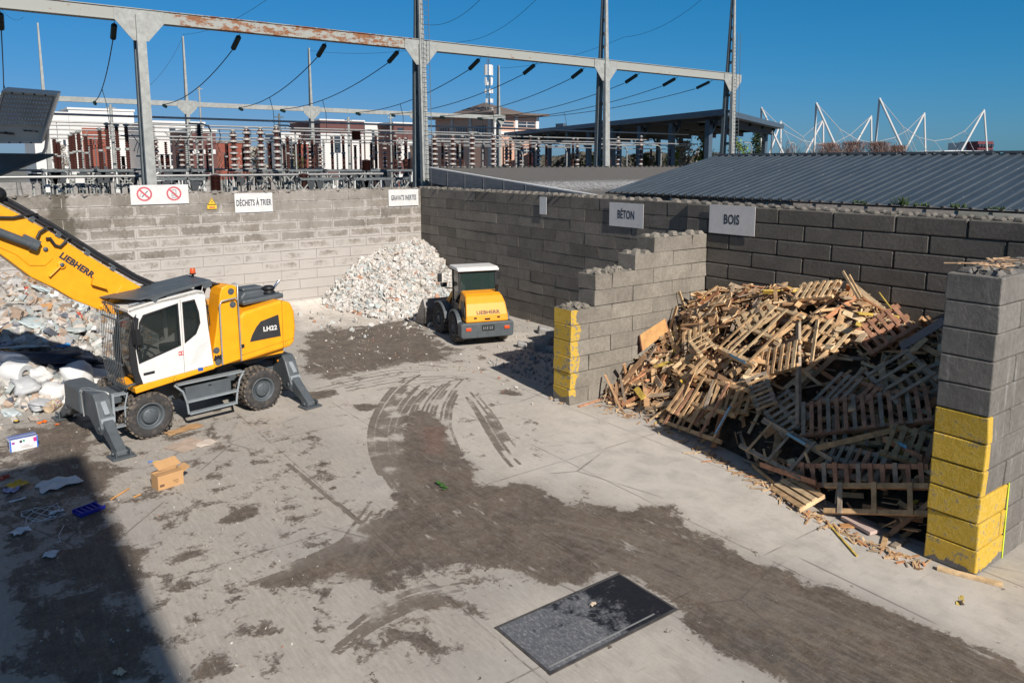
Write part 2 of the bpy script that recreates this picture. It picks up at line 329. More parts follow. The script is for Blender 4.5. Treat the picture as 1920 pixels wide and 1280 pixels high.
e = g.math('ADD', g.attr('dirt'), g.math('MULTIPLY_ADD', nz, 1.7, -0.85)); e = g.math('ADD', e, g.math('MULTIPLY_ADD', nf_, 0.55, -0.275))
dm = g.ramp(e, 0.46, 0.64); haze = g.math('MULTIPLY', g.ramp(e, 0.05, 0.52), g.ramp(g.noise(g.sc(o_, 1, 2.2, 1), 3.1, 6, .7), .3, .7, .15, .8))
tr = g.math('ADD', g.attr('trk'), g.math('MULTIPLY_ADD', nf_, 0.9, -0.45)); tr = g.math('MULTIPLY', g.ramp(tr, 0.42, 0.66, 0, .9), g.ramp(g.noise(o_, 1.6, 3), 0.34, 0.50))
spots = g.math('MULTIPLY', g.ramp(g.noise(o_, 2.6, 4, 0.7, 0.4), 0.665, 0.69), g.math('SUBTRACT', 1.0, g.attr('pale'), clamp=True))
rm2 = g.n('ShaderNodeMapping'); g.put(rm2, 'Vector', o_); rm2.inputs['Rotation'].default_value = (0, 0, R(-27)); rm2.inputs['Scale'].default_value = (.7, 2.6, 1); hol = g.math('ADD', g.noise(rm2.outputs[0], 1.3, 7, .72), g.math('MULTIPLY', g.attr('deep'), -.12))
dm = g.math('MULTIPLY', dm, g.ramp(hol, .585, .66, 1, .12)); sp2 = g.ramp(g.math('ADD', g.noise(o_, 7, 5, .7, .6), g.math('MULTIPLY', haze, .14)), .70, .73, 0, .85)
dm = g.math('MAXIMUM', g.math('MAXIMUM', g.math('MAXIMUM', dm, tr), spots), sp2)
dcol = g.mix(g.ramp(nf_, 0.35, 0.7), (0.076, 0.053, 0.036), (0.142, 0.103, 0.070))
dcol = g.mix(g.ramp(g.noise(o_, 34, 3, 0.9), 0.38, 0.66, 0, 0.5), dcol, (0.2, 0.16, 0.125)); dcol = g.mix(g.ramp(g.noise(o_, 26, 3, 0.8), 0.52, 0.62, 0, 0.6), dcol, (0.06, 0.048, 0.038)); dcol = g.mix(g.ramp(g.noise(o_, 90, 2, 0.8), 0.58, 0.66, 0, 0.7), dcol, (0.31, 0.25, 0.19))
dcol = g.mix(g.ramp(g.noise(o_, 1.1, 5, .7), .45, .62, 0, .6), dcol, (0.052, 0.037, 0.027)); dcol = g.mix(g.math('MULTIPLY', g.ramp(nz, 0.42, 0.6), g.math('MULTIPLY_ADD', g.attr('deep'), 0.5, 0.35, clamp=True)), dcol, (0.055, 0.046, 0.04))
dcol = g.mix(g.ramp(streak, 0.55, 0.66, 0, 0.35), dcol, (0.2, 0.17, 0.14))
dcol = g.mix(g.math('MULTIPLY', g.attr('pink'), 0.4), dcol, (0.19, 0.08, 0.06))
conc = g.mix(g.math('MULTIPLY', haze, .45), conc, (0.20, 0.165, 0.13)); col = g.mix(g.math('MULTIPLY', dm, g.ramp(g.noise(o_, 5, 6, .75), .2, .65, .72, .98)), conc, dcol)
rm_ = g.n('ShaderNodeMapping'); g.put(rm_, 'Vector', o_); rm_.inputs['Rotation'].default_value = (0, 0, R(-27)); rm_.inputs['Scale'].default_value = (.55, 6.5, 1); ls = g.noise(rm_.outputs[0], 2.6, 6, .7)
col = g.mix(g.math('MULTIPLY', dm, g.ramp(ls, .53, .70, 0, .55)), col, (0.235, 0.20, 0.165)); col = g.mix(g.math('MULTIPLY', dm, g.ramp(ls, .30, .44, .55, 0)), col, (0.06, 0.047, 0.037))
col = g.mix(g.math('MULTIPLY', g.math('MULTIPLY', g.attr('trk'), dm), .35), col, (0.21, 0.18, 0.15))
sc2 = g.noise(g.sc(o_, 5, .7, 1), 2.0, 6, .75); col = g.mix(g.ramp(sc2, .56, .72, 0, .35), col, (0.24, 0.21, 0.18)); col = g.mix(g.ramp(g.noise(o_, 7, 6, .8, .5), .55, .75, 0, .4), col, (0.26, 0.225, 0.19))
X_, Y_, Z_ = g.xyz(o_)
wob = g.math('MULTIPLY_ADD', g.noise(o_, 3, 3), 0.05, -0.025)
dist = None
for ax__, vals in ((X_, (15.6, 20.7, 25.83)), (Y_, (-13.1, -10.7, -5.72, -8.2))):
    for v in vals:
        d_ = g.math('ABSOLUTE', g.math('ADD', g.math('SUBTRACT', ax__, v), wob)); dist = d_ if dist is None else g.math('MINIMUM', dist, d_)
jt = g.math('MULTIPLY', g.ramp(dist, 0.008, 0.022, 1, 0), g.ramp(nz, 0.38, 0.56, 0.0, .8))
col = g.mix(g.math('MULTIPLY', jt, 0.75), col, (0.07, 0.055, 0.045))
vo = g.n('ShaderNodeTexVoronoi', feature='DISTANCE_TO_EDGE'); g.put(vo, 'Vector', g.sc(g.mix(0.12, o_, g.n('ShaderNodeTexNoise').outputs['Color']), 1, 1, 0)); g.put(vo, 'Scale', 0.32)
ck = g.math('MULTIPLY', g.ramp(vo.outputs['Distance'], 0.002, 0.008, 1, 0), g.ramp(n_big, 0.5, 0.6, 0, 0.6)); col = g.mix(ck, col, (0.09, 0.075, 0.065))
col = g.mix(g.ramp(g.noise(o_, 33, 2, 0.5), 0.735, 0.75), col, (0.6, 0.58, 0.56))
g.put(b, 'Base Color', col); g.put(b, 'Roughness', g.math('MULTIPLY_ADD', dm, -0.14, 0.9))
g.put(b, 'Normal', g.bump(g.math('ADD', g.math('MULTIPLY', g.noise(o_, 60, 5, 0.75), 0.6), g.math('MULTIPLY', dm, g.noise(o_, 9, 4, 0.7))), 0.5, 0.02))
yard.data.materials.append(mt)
# the ground beyond, one sheet to the horizon, a hand lower
mt, g, b = newmat('far_ground'); o_ = g.obj(); g.put(b, 'Base Color', g.mix(g.ramp(g.noise(o_, 0.05, 5), 0.4, 0.6), (0.12, 0.12, 0.09), (0.2, 0.19, 0.17))); g.put(b, 'Roughness', 0.95)
mb = MB(); mb.add([(-1500, -900, -0.3), (900, -900, -0.3), (900, 1800, -0.3), (-1500, 1800, -0.3)], [(0, 1, 2, 3)]); gr = mb.build('ground', mt); tag(gr, kind='structure')
# steel trench plates let into the floor
mt, g, b = newmat('trench_plate_steel'); o_ = g.obj(); n1 = g.noise(o_, 2.6, 8, 0.78, 0.0); X_, Y_, Z_ = g.xyz(o_)
msk = g.ramp(g.math('ADD', n1, g.math('MULTIPLY', Y_, -0.16)), 0.40, 0.54)
c_ = g.mix(msk, (0.016, 0.017, 0.022), (0.15, 0.155, 0.165)); c_ = g.mix(g.math('MULTIPLY', msk, g.ramp(g.noise(g.sc(o_, 1, 2, 1), 12, 7, 0.8, .3), 0.46, 0.66)), c_, (0.33, 0.33, 0.34))
c_ = g.mix(g.ramp(g.noise(g.sc(o_, 14, 1.5, 1), 3, 4, 0.7), 0.58, 0.72, 0, 0.4), c_, (0.09, 0.075, 0.06))
g.put(b, 'Base Color', c_); g.put(b, 'Roughness', g.ramp(n1, 0.3, 0.7, 0.35, 0.75)); g.put(b, 'Metallic', 0.3)
g.put(b, 'Normal', g.bump(g.noise(g.sc(o_, 12, 3, 1), 9, 4), 0.25))
tp = empty('trench_cover', (25.42, -11.76, 0), 0, 'dark steel trench cover plate set into the concrete floor in the foreground', 'trench cover')
mb = MB(); mb.box((0, 0.0, 0.006), (1.16, 2.36, 0.016)); o = mb.build('plate', mt, tp)
mb = MB()
for sx, w_ in ((-0.605, 0.035), (0.605, 0.05)): mb.box((sx, 0, 0.006), (w_, 2.46, 0.02))
for sy in (-1.205, 1.205): mb.box((0, sy, 0.007), (1.17, 0.035, 0.02))
mb.build('frame', mat('trench_frame_steel', (0.11, 0.1, 0.095), 0.5, 0.4, var=0.3), tp)
mb = MB(); mb.box((0.50, -0.15, 0.016), (0.022, 2.0, 0.008)); mb.build('edge_strip', mat('bright_strip', (0.4, 0.4, 0.38), 0.4, 0.5), tp)
mb = MB()
mb.lathe((0.0, 0.1, 0.014), (0, 0, 1), [(0, 0.05), (0.004, 0.048), (0.004, 0.0)], 12, smooth=False); mb.build('lifting_hole', M['black'], tp)
# ================================================================ block walls
SU = 0.44; BL = 1.65
def block_mat(name, base, base2, pale, palelow=0.0, smear=None, joints=0.5, isl=0.22, yellow=None, dark=0.0, whiteness=0.0):
    mt, g, b = newmat(name); o = g.obj(); n1 = g.noise(o, 1.3, 7, 0.65, 0.2); n2 = g.noise(o, 11, 5, 0.7); X_, Y_, Z_ = g.xyz(o); isv = g.island()
    c = g.mix(g.ramp(n1, 0.3, 0.7), base, base2)
    hv = g.n('ShaderNodeHueSaturation'); g.put(hv, 'Color', c); g.put(hv, 'Value', g.math('MULTIPLY', g.math('MULTIPLY_ADD', isv, 2 * isl, 1 - isl), g.ramp(n2, 0.25, 0.75, 0.82, 1.16))); c = hv.outputs[0]
    # limey dust: rising from the foot and in patches
    pm = g.math('ADD', g.math('MULTIPLY', g.math('SUBTRACT', 1.0, g.math('DIVIDE', Z_, 5.2)), palelow), g.math('MULTIPLY_ADD', n1, 1.0, -0.5)); pm = g.math('ADD', pm, g.math('MULTIPLY_ADD', n2, 0.45, -0.225)); pm = g.math('ADD', pm, whiteness)
    pm = g.math('ADD', pm, g.math('MULTIPLY_ADD', isv, 0.3 if not smear else 0.16, -0.15 if not smear else -.08))
    if smear:
        off_, L_ = smear; rowf = g.math('DIVIDE', Z_, SU); row = g.math('FLOOR', rowf); fz = g.math('FRACT', rowf); ez = g.math('MULTIPLY', g.math('MINIMUM', fz, g.math('SUBTRACT', 1.0, fz)), SU)
        yy = g.math('FRACT', g.math('ADD', g.math('DIVIDE', g.math('SUBTRACT', Y_, off_ - 60 * L_), L_), g.math('MULTIPLY', g.math('MODULO', row, 2.0), 0.5))); ey = g.math('MULTIPLY', g.math('MINIMUM', yy, g.math('SUBTRACT', 1.0, yy)), L_)
        ed = g.math('ADD', g.math('MINIMUM', ez, ey), g.math('MULTIPLY_ADD', g.noise(o, 5, 5, .7), .22, -.11)); pm = g.math('ADD', pm, g.ramp(ed, 0.0, 0.13, 0.38, -0.12))
    c = g.mix(g.math('MULTIPLY', g.ramp(pm, 0.30, 0.62), 0.9), c, pale)
    st = g.ramp(g.noise(g.sc(o, 6, 6, 0.5), 1.6, 5, 0.65), 0.56, 0.72, 0, 0.3); c = g.mix(st, c, (0.06, 0.055, 0.05) if dark else pale)
    if yellow: c = g.mix(yellow(g, X_, Y_, Z_, n1, n2), c, g.mix(g.ramp(n2, 0.35, 0.7), (0.54, 0.345, 0.03), (0.68, 0.46, 0.075)))
    if smear:   # big soft differences along the wall and one damp run from the coping
        c = g.mix(g.ramp(g.noise(o, .33, 3), .42, .6, 0, .35), c, g.mix(.5, base2, pale)); dp = g.math('ADD', g.math('ABSOLUTE', g.math('ADD', Y_, 15.35)), g.math('MULTIPLY_ADD', n1, 2.0, -1.0)); dp = g.math('MULTIPLY', g.ramp(dp, .15, .55, 1, 0), g.math('GREATER_THAN', Z_, g.math('MULTIPLY_ADD', n2, 1.6, 2.7))); c = g.mix(g.math('MULTIPLY', dp, .85), c, (.085, .075, .055))
    g.put(b, 'Base Color', c); g.put(b, 'Roughness', 0.92)
    h = g.math('ADD', g.math('MULTIPLY', g.noise(o, 45, 5, 0.75), 0.5), g.math('MULTIPLY', n2, 0.9)); g.put(b, 'Normal', g.bump(h, 0.55, 0.03))
    return mt
def block(mb, c, d, rnd, jit=0.006, chip=0.0):
    cc = Vector(c) + Vector((rnd.uniform(-jit, jit), rnd.uniform(-jit, jit), 0))
    mb.box(cc, (d[0] - 0.018, d[1] - 0.018, d[2] - 0.015), mi=0)
    if chip:
        k = len(mb.v) - 8
        for i in range(8):
            v = mb.v[k + i]; mb.v[k + i] = tuple(v[j] + rnd.uniform(-chip, chip) * (0.4 if j == 2 else 1) * (1 if rnd.random() < 0.35 else 0.2) for j in range(3))
def studs(mb, x0, x1, y0, y1, z, rnd, keep=0.93):
    nx = max(1, round((x1 - x0) / 0.4125)); ny = max(1, round((y1 - y0) / 0.4125))
    for i in range(nx):
        for j in range(ny):
            if rnd.random() > keep: continue
            mb.box((x0 + (i + .5) * (x1 - x0) / nx, y0 + (j + .5) * (y1 - y0) / ny, z + 0.035), (0.26, 0.26, 0.09), (rnd.uniform(-.06, .06), rnd.uniform(-.06, .06), rnd.uniform(-.1, .1)), taper=0.6, jit=0.012, rnd=rnd)
def wall(mb, a0, a1, axis, f0, f1, n, rnd, off=0.0, chip=0.012, parity=0, L=BL, z0=0, startfn=None):
    # running bond along axis; f0..f1 are the faces across; startfn(k) gives the near end of course k
    for k in range(z0, n):
        s0 = a0 if startfn is None else startfn(k); s = off + (BL / 2 if (k + parity) % 2 else 0) - 60 * L
        while s + L <= s0 + 0.05: s += L
        while s < a1 - 0.05:
            lo = max(s, s0); hi = min(s + L, a1)
            if hi - lo > 0.05:
                z = (k + .5) * SU; mid = (lo + hi) / 2; ln = hi - lo
                if axis == 'x': block(mb, (mid, (f0 + f1) / 2, z), (ln, abs(f1 - f0), SU), rnd, chip=chip)
                else: block(mb, ((f0 + f1) / 2, mid, z), (abs(f1 - f0), ln, SU), rnd, chip=chip)
            s += L
rnd = random.Random(11)
# left wall: pale, plastered with dust
m_left = block_mat('dusty_block', (0.17, 0.148, 0.122), (0.27, 0.245, 0.215), (0.445, 0.415, 0.385), palelow=1.05, isl=0.14, whiteness=0.06, smear=(0.3, BL))
mb = MB(); wall(mb, -32, 0, 'y', -0.82, 0.0, 12, rnd, off=0.3, chip=0.01)
for i in range(420):
    y = -rnd.random() * 30; mb.box((rnd.uniform(-.75, -.02), y, 5.28 + rnd.uniform(0, .02)), (rnd.uniform(.04, .2), rnd.uniform(.05, .35), rnd.uniform(.02, .09)), (rnd.uniform(-.3, .3), rnd.uniform(-.3, .3), rnd.uniform(0, 3)), jit=0.02, rnd=rnd)
o = mb.build('block_wall', m_left, bevel=0.014, seg=1); tag(o, 'long pale dust covered concrete block wall behind the excavator', 'wall')
mort = MB(); mort.box((-0.42, -16, 2.6), (0.74, 31.9, 5.2)); mo = mort.build('mortar', mat('dust_mortar', (0.42, 0.39, 0.36), 0.95, var=0.2, bump=0.4), o)
# back wall, far stretch
m_dark = block_mat('weathered_block', (0.13, 0.117, 0.1), (0.18, 0.162, 0.14), (0.36, 0.32, 0.28), palelow=0.35, isl=0.2, whiteness=-0.13, dark=1)
mb = MB(); wall(mb, -0.8, 17.02, 'x', 0.0, 0.82, 12, rnd, off=1.60, chip=0.012, parity=1, L=1.61); studs(mb, -0.6, 16.9, 0.02, 0.80, 5.28, rnd, 0.8)
for i in range(200):
    mb.box((rnd.uniform(-.5, 12), rnd.uniform(0, .8), 5.29), (rnd.uniform(.04, .2), rnd.uniform(.05, .2), rnd.uniform(.02, .08)), (rnd.uniform(-.3, .3), 0, rnd.uniform(0, 3)), jit=0.02, rnd=rnd)
o = mb.build('block_wall', m_dark, bevel=0.026, seg=1); tag(o, 'dark grey concrete block wall behind the loader, far stretch', 'wall')
mort = MB(); mort.box((8.1, 0.41, 2.6), (17.7, 0.74, 5.2)); mort.build('mortar', mat('dark_mortar', (0.04, 0.038, 0.036), 0.95, var=0.2), o)
# back wall behind the timber: newer, proud by a hand
m_near = block_mat('smooth_dark_block', (0.115, 0.106, 0.092), (0.16, 0.146, 0.128), (0.28, 0.265, 0.25), palelow=0.1, isl=0.14, whiteness=-0.2, dark=1)
mb = MB(); wall(mb, 16.97, 42, 'x', -0.10, 0.70, 12, rnd, off=21.1, chip=0.0, parity=0); studs(mb, 16.97, 42, -0.08, 0.68, 5.28, rnd, 1.0)
o = mb.build('block_wall', m_near, bevel=0.028, seg=1); tag(o, 'smooth dark grey block wall with studs on top behind the wood heap', 'wall')
mort = MB(); mort.box((29.4, 0.30, 2.6), (24.6, 0.68, 5.2)); mort.build('joint_shadow', mat('deep_joint', (0.03, 0.03, 0.03), 0.95), o)  # dark core seen in the joints between the blocks
# stepped partition
def ymask(zt, xface, yend, wrap, topn):
    def fn(g, X, Y, Z, n1, n2):
        endf = g.math('LESS_THAN', Y, yend + 0.035); w1 = g.math('MULTIPLY', g.math('LESS_THAN', Y, g.math('ADD', yend + wrap, g.math('MULTIPLY_ADD', n1, 0.9, -0.45))), g.math('GREATER_THAN', X, xface - 0.035))
        m_ = g.math('MAXIMUM', endf, w1); m_ = g.math('MULTIPLY', m_, g.math('LESS_THAN', Z, zt)); m_ = g.math('MULTIPLY', m_, g.math('GREATER_THAN', Z, g.math('MULTIPLY_ADD', n1, 0.8, -0.12)))
        return g.math('MULTIPLY', m_, g.ramp(g.math('ADD', n2, g.math('MULTIPLY', n1, topn)), 0.46 + topn * .62, 0.55 + topn * .62, 0.95, 0.12 if topn < 0.4 else 0.0))
    return fn
m_part = block_mat('partition_block', (0.185, 0.166, 0.138), (0.255, 0.23, 0.195), (0.36, 0.33, 0.29), palelow=0.12, isl=0.1, whiteness=-0.12, yellow=ymask(2.62, 17.84, -5.6, 0.28, 0.5))
P0, P1 = 17.12, 17.84
def pstart(k): return -5.60 if k < 6 else (-4.74 if k < 8 else (-3.21 if k < 9 else -2.44))
mb = MB(); wall(mb, -5.6, -0.11, 'y', P0, P1, 10, rnd, off=-2.44, chip=0.035, startfn=pstart, parity=1)
studs(mb, P0 + .02, P1 - .02, -2.44, -.12, 4.4, rnd); studs(mb, P0 + .02, P1 - .02, -3.21, -2.44, 3.96, rnd); studs(mb, P0 + .02, P1 - .02, -4.74, -3.21, 3.52, rnd, .7); studs(mb, P0 + .02, P1 - .02, -5.6, -4.74, 2.64, rnd, .5)
for i in range(40):
    y = rnd.choice([rnd.uniform(-5.5, -4.8), rnd.uniform(-4.7, -3.3)]); z = 2.67 if y < -4.74 else 3.55
    s_ = rnd.uniform(.05, .16); mb.box((rnd.uniform(P0, P1), y, z), (s_, s_ * .8, s_ * .7), (rnd.random(), rnd.random(), rnd.random() * 3), jit=.02, rnd=rnd)
o = mb.build('partition_wall', m_part, bevel=0.022, seg=2); tag(o, 'stepped block partition wall with faded yellow paint on its end', 'wall')
mort = MB(); mort.box(((P0 + P1) / 2, -2.85, 1.3), (0.62, 5.2, 2.6)); mort.build('mortar', mat('partition_mortar', (0.17, 0.155, 0.14), 0.95), o)
# near pier
Q0, Q1 = 27.44, 28.26
def ynear(g, X, Y, Z, n1, n2):
    endf = g.math('LESS_THAN', Y, -6.05 + 0.05); zt = g.math('LESS_THAN', Z, 2.645)
    lf = g.math('MULTIPLY', g.math('GREATER_THAN', X, Q1 - 0.05), g.math('LESS_THAN', Y, -6.05 + 0.16)); m_ = g.math('MULTIPLY', g.math('MAXIMUM', endf, lf), zt)
    lw = g.math('MULTIPLY', g.math('MULTIPLY', g.math('GREATER_THAN', X, Q1 - 0.05), g.math('LESS_THAN', Y, -6.05 + 0.98)), g.math('LESS_THAN', Z, 1.34))
    m_ = g.math('MAXIMUM', m_, lw)
    m_ = g.math('MULTIPLY', m_, g.math('GREATER_THAN', g.math('ADD', Z, g.math('MULTIPLY', n1, -0.7)), -0.28))
    return g.math('MULTIPLY', m_, g.ramp(g.math('ADD', n2, g.math('MULTIPLY', n1, .3)), 0.72, 0.80, 0.97, 0.25))
m_pier = block_mat('pier_block', (0.14, 0.132, 0.12), (0.19, 0.178, 0.162), (0.5, 0.49, 0.48), palelow=0.10, isl=0.12, whiteness=-0.11, yellow=ynear)
mb = MB(); wall(mb, -6.05, -0.11, 'y', Q0, Q1, 11, rnd, off=-6.05, chip=0.02, parity=0); studs(mb, Q0 + .02, Q1 - .02, -6.0, -.2, 4.84, rnd, 0.95)
o = mb.build('partition_wall', m_pier, bevel=0.02, seg=2); tag(o, 'tall block partition end at the right with bright yellow lower half', 'wall'); pier = o
mort = MB(); mort.box(((Q0 + Q1) / 2, -3.05, 2.4), (0.72, 5.85, 4.76)); mort.build('mortar', mat('pier_mortar', (0.14, 0.135, 0.13), 0.95), o)
mb = MB(); mb.box((Q1 + 0.004, -6.05 + 0.99, 0.68), (0.008, 0.035, 1.32)); mb.build('marker_stripe', mat('fluorescent_paint', (0.6, 0.75, 0.03), 0.6), pier)
mb = MB()
for i in range(26):
    a = rnd.uniform(-6.0, -4.4); r_ = rnd.uniform(-.5, .5); c0 = Vector((rnd.uniform(Q0 + .1, Q1 - .05), a, 4.95 + rnd.random() * .03)); L_ = rnd.uniform(.15, .5); t_ = rnd.uniform(0, 3.14)
    mb.beam(c0 - Vector((math.cos(t_), math.sin(t_), r_ * .2)) * L_ / 2, c0 + Vector((math.cos(t_), math.sin(t_), r_ * .2)) * L_ / 2, rnd.uniform(.02, .05), .012)
o = mb.build('wood_splinters', mat('splinter_wood', (0.5, 0.33, 0.2), 0.85, var=.3)); tag(o, 'loose wood splinters lying on top of the right partition end', 'wood splinters', kind='stuff')
# ================================================================ excavator (x forward, y left, z up)
from mathutils.geometry import tessellate_polygon
def panel_xz(mb, outer, holes, y, th, mi=0):       # a sheet in the xz plane with window openings
    loops = [[Vector((x, z, 0)) for x, z in outer]] + [[Vector((x, z, 0)) for x, z in h] for h in holes]
    tris = tessellate_polygon(loops); pts = [p for l in loops for p in l]
    for yy in (y, y - th): mb.add([(p.x, yy, p.y) for p in pts], [tuple(t) for t in tris], mi)
    for l in loops:
        n = len(l); mb.add([(p.x, y, p.y) for p in l] + [(p.x, y - th, p.y) for p in l], [(i, (i + 1) % n, n + (i + 1) % n, n + i) for i in range(n)], mi)
def make_wheel(parent, c, r, wd, out, lugs=26, rimr=0.56, rc=None, hubout=0.0):
    # one tyre with lugs, its rim and hub as sub-parts; out = +1 / -1 side that shows
    mb = MB(); a = (0, out, 0); h = wd / 2
    mb.lathe(c, a, [(-h, r * rimr), (-h, r * .86), (-h * .8, r * .965), (h * .8, r * .965), (h, r * .86), (h * .98, r * (rimr + .1)), (h * .8, r * rimr), (-h, r * rimr)], 40)
    for i in range(lugs):
        for sgn, y0 in ((1, h * .45), (-1, -h * .45)):
            t = 2 * math.pi * (i + (0.5 if sgn < 0 else 0)) / lugs
            M3 = Matrix.Rotation(-t, 3, 'Y'); mb.box(Vector(c) + M3 @ Vector((0, y0, r * .972)), (2 * math.pi * r / lugs * .55, h * 1.0, r * .065), M3, mi=1)
    ty = mb.build('wheel', [M['tyre'], M['tread']], parent)
    mb = MB(); rr = r * rimr
    mb.lathe(c, a, [(h * .86, rr * 1.06), (h * .95, rr * 1.0), (h * .8, rr * .9), (h * .35, rr * .86), (h * .2, rr * .8), (h * .2, 0)], 32)
    mb.build('rim', rc or M['grey'], ty)
    mb = MB(); mb.lathe(c, a, [(h * .2, rr * .62), (h * .75 + hubout, rr * .60), (h * .9 + hubout, rr * .52), (h * .9 + hubout, 0)], 24)
    for i in range(8): t = i * math.pi / 4; mb.lathe(Vector(c) + Vector((math.cos(t) * rr * .42, out * (h * .9 + hubout), math.sin(t) * rr * .42)), a, [(0, .018), (.015, .018), (.015, 0)], 6, smooth=False)
    mb.build('hub', rc or M['grey'], ty)
    return ty
EX = empty('excavator', (12.33, -14.07, 0), math.atan2(-.983, .184), 'yellow and white wheeled material handler excavator with front window guard and raised boom', 'excavator')
mb = MB()   # chassis
mb.box((0, 0, .82), (2.3, .9, .5)); mb.box((1.46, 0, .56), (.34, 1.3, .3)); mb.box((-1.46, 0, .56), (.34, 1.3, .3)); mb.box((1.95, 0, .85), (.9, .7, .42)); mb.box((-1.95, 0, .85), (.9, .7, .42))
mb.build('chassis', M['grey'], EX, bevel=.02)
mb = MB(); mb.lathe((-.1, 0, 1.05), (0, 0, 1), [(0, .62), (.12, .62), (.12, .7), (.28, .7), (.28, 0)], 32); mb.build('slewing_ring', M['black'], EX)
for x in (1.46, -1.46):
    for s in (1, -1):
        make_wheel(EX, (x, s * 1.09, .555), .555, .29, s, rc=M['grey']); make_wheel(EX, (x, s * .74, .555), .555, .27, s, rc=M['grey'])
def outrigger(fx, s, fwd):      # fx end of the machine (+front / -rear), s side
    d = 1 if fwd else -1
    mb = MB(); hw = .17
    mb.prism([(0, s * -.05, 1.25), (0, s * .86, 1.27), (0, s * 1.0, 1.12), (0, s * 1.28, .52), (0, s * 1.2, .36), (0, s * .98, .34), (0, s * .55, .62), (0, s * -.05, .66)], (fx - hw, 0, 0), (fx + hw, 0, 0))
    hs = mb.build('outrigger_housing', M['grey'], EX, bevel=.03)
    mb = MB(); mb.beam((fx, s * .80, 1.17), (fx, s * 1.18, .78), .2, .12, up=(1, 0, 0)); mb.tube([(fx - .15, s * 1.17, .66), (fx + .15, s * 1.17, .66)], .085, 14)
    mb.build('cylinder_cover', M['lgrey'], hs, bevel=.02)
    mb = MB(); P = [(0, s * 1.02, .52), (0, s * 1.22, .72), (0, s * 1.36, .60), (0, s * 1.98, .16), (0, s * 2.0, .06), (0, s * 1.8, .06), (0, s * 1.2, .34)]
    mb.prism(P, (fx - .11, 0, 0), (fx + .11, 0, 0)); mb.lathe((fx - .19, s * 1.12, .5), (1, 0, 0), [(0, 0), (0, .06), (.38, .06), (.38, 0)], 14)
    lg = mb.build('outrigger_leg', M['grey'], EX, bevel=.02)
    mb = MB(); mb.box((fx, s * 1.92, .035), (.5, .42, .035)); mb.box((fx - .15, s * 1.92, .11), (.03, .3, .16)); mb.box((fx + .15, s * 1.92, .11), (.03, .3, .16)); mb.lathe((fx - .2, s * 1.92, .12), (1, 0, 0), [(0, 0), (0, .035), (.4, .035), (.4, 0)], 10)
    mb.build('foot_plate', M['grey'], lg, bevel=.008)
    mb = MB(); mb.lathe((fx - d * (hw + .0), s * .62, 1.1), (-d, 0, 0), [(0, .045), (.03, .04), (.035, 0)], 14); mb.build('side_lamp', M['orange'], hs)
for s in (1, -1): outrigger(2.42, s, True); outrigger(-2.42, s, False)
mb = MB(); mb.box((2.42, -.35, .95), (.5, 1.1, .62)); mb.box((-2.42, 0, .95), (.4, .6, .5)); mb.build('stabiliser_beam', M['grey'], EX, bevel=.06)
mb = MB()   # tubular step bracket in front
mb.tube([(2.62, .28, .62), (2.64, .26, 1.16), (2.6, .3, 1.26), (2.3, .86, 1.26), (2.25, .9, 1.2)], .018, 8); mb.tube([(2.6, .05, 1.24), (2.5, .4, 1.3), (2.25, .9, 1.24)], .014, 8)
mb.build('guard_rail', M['steel'], EX)
mb = MB()   # ladder behind the front outrigger
for z in (1.2, .86, .44): mb.box((2.08, 1.05, z), (.30, .2, .025))
mb.beam((2.25, 1.13, 1.25), (2.25, 1.13, .40), .03, .05, up=(1, 0, 0)); mb.tube([(1.92, 1.13, 1.22), (2.0, 1.13, .9), (2.0, 1.13, .42)], .02, 8)
mb.build('ladder', M['lgrey'], EX)
mb = MB(); mb.box((0, .98, .86), (1.18, .4, .38)); tb = mb.build('toolbox', M['grey'], EX, bevel=.015)
mb = MB(); mb.box((-.03, 1.185, .99), (.08, .02, .03)); mb.build('latch', M['black'], tb)
mb = MB()   # boarding steps on the left flank
mb.box((-.06, 1.16, 1.17), (1.72, .22, .03)); mb.box((-.06, 1.22, .70), (1.34, .16, .04)); mb.box((-.05, 1.26, .40), (1.24, .15, .04))
for x0, x1, x2 in ((.86, .6, .58), (-.95, -.72, -.66)): mb.tube([(x0, 1.2, 1.17), (x1 + (.08 if x1 > 0 else -.08), 1.24, .98), (x1, 1.25, .7), (x2, 1.28, .4)], .028, 8)
mb.build('boarding_steps', M['lgrey'], EX)
# upper structure
mb = MB(); mb.xz([(1.78, 1.18), (1.80, 1.32), (1.66, 1.37), (-.15, 1.50), (-.15, 1.40), (1.62, 1.20)], .10, 1.27); mb.box((-.6, 0, 1.46), (3.2, 2.1, .14)); mb.build('sill', M['yellow'], EX, bevel=.02)
mb = MB(); mb.box((-.35, 0, 1.36), (3.6, 1.9, .1)); mb.build('slewing_frame', M['black'], EX)
mb = MB(); mb.xz([(-.12, 1.40), (-.16, 1.9), (-.28, 2.5), (-.40, 3.25), (-.46, 3.42), (-.62, 3.48), (-.80, 3.44), (-.88, 3.36), (-.90, 1.50)], .66, 1.23)
twr = mb.build('hose_tower', M['yellow'], EX, bevel=.025)
mb = MB()
for x, z in ((-.69, 3.3), (-.72, 2.96), (-.23, 1.85), (-.26, 1.54)): mb.lathe((x, 1.225, z), (0, 1, 0), [(0, .085), (.012, .085), (.012, .05), (.03, .05), (.03, 0)], 18, smooth=False)
mb.build('pin_cap', M['grey'], twr)
mb = MB()
for x in (-.2, -.27, -.34):
    mb.prism([(x, 0, 1.56), (x + .06, 0, 1.60), (x + .02, 0, 1.74), (x - .04, 0, 1.70)], (0, 1.231, 0), (0, 1.234, 0))
mb.build('hazard_stripes', M['black'], twr)
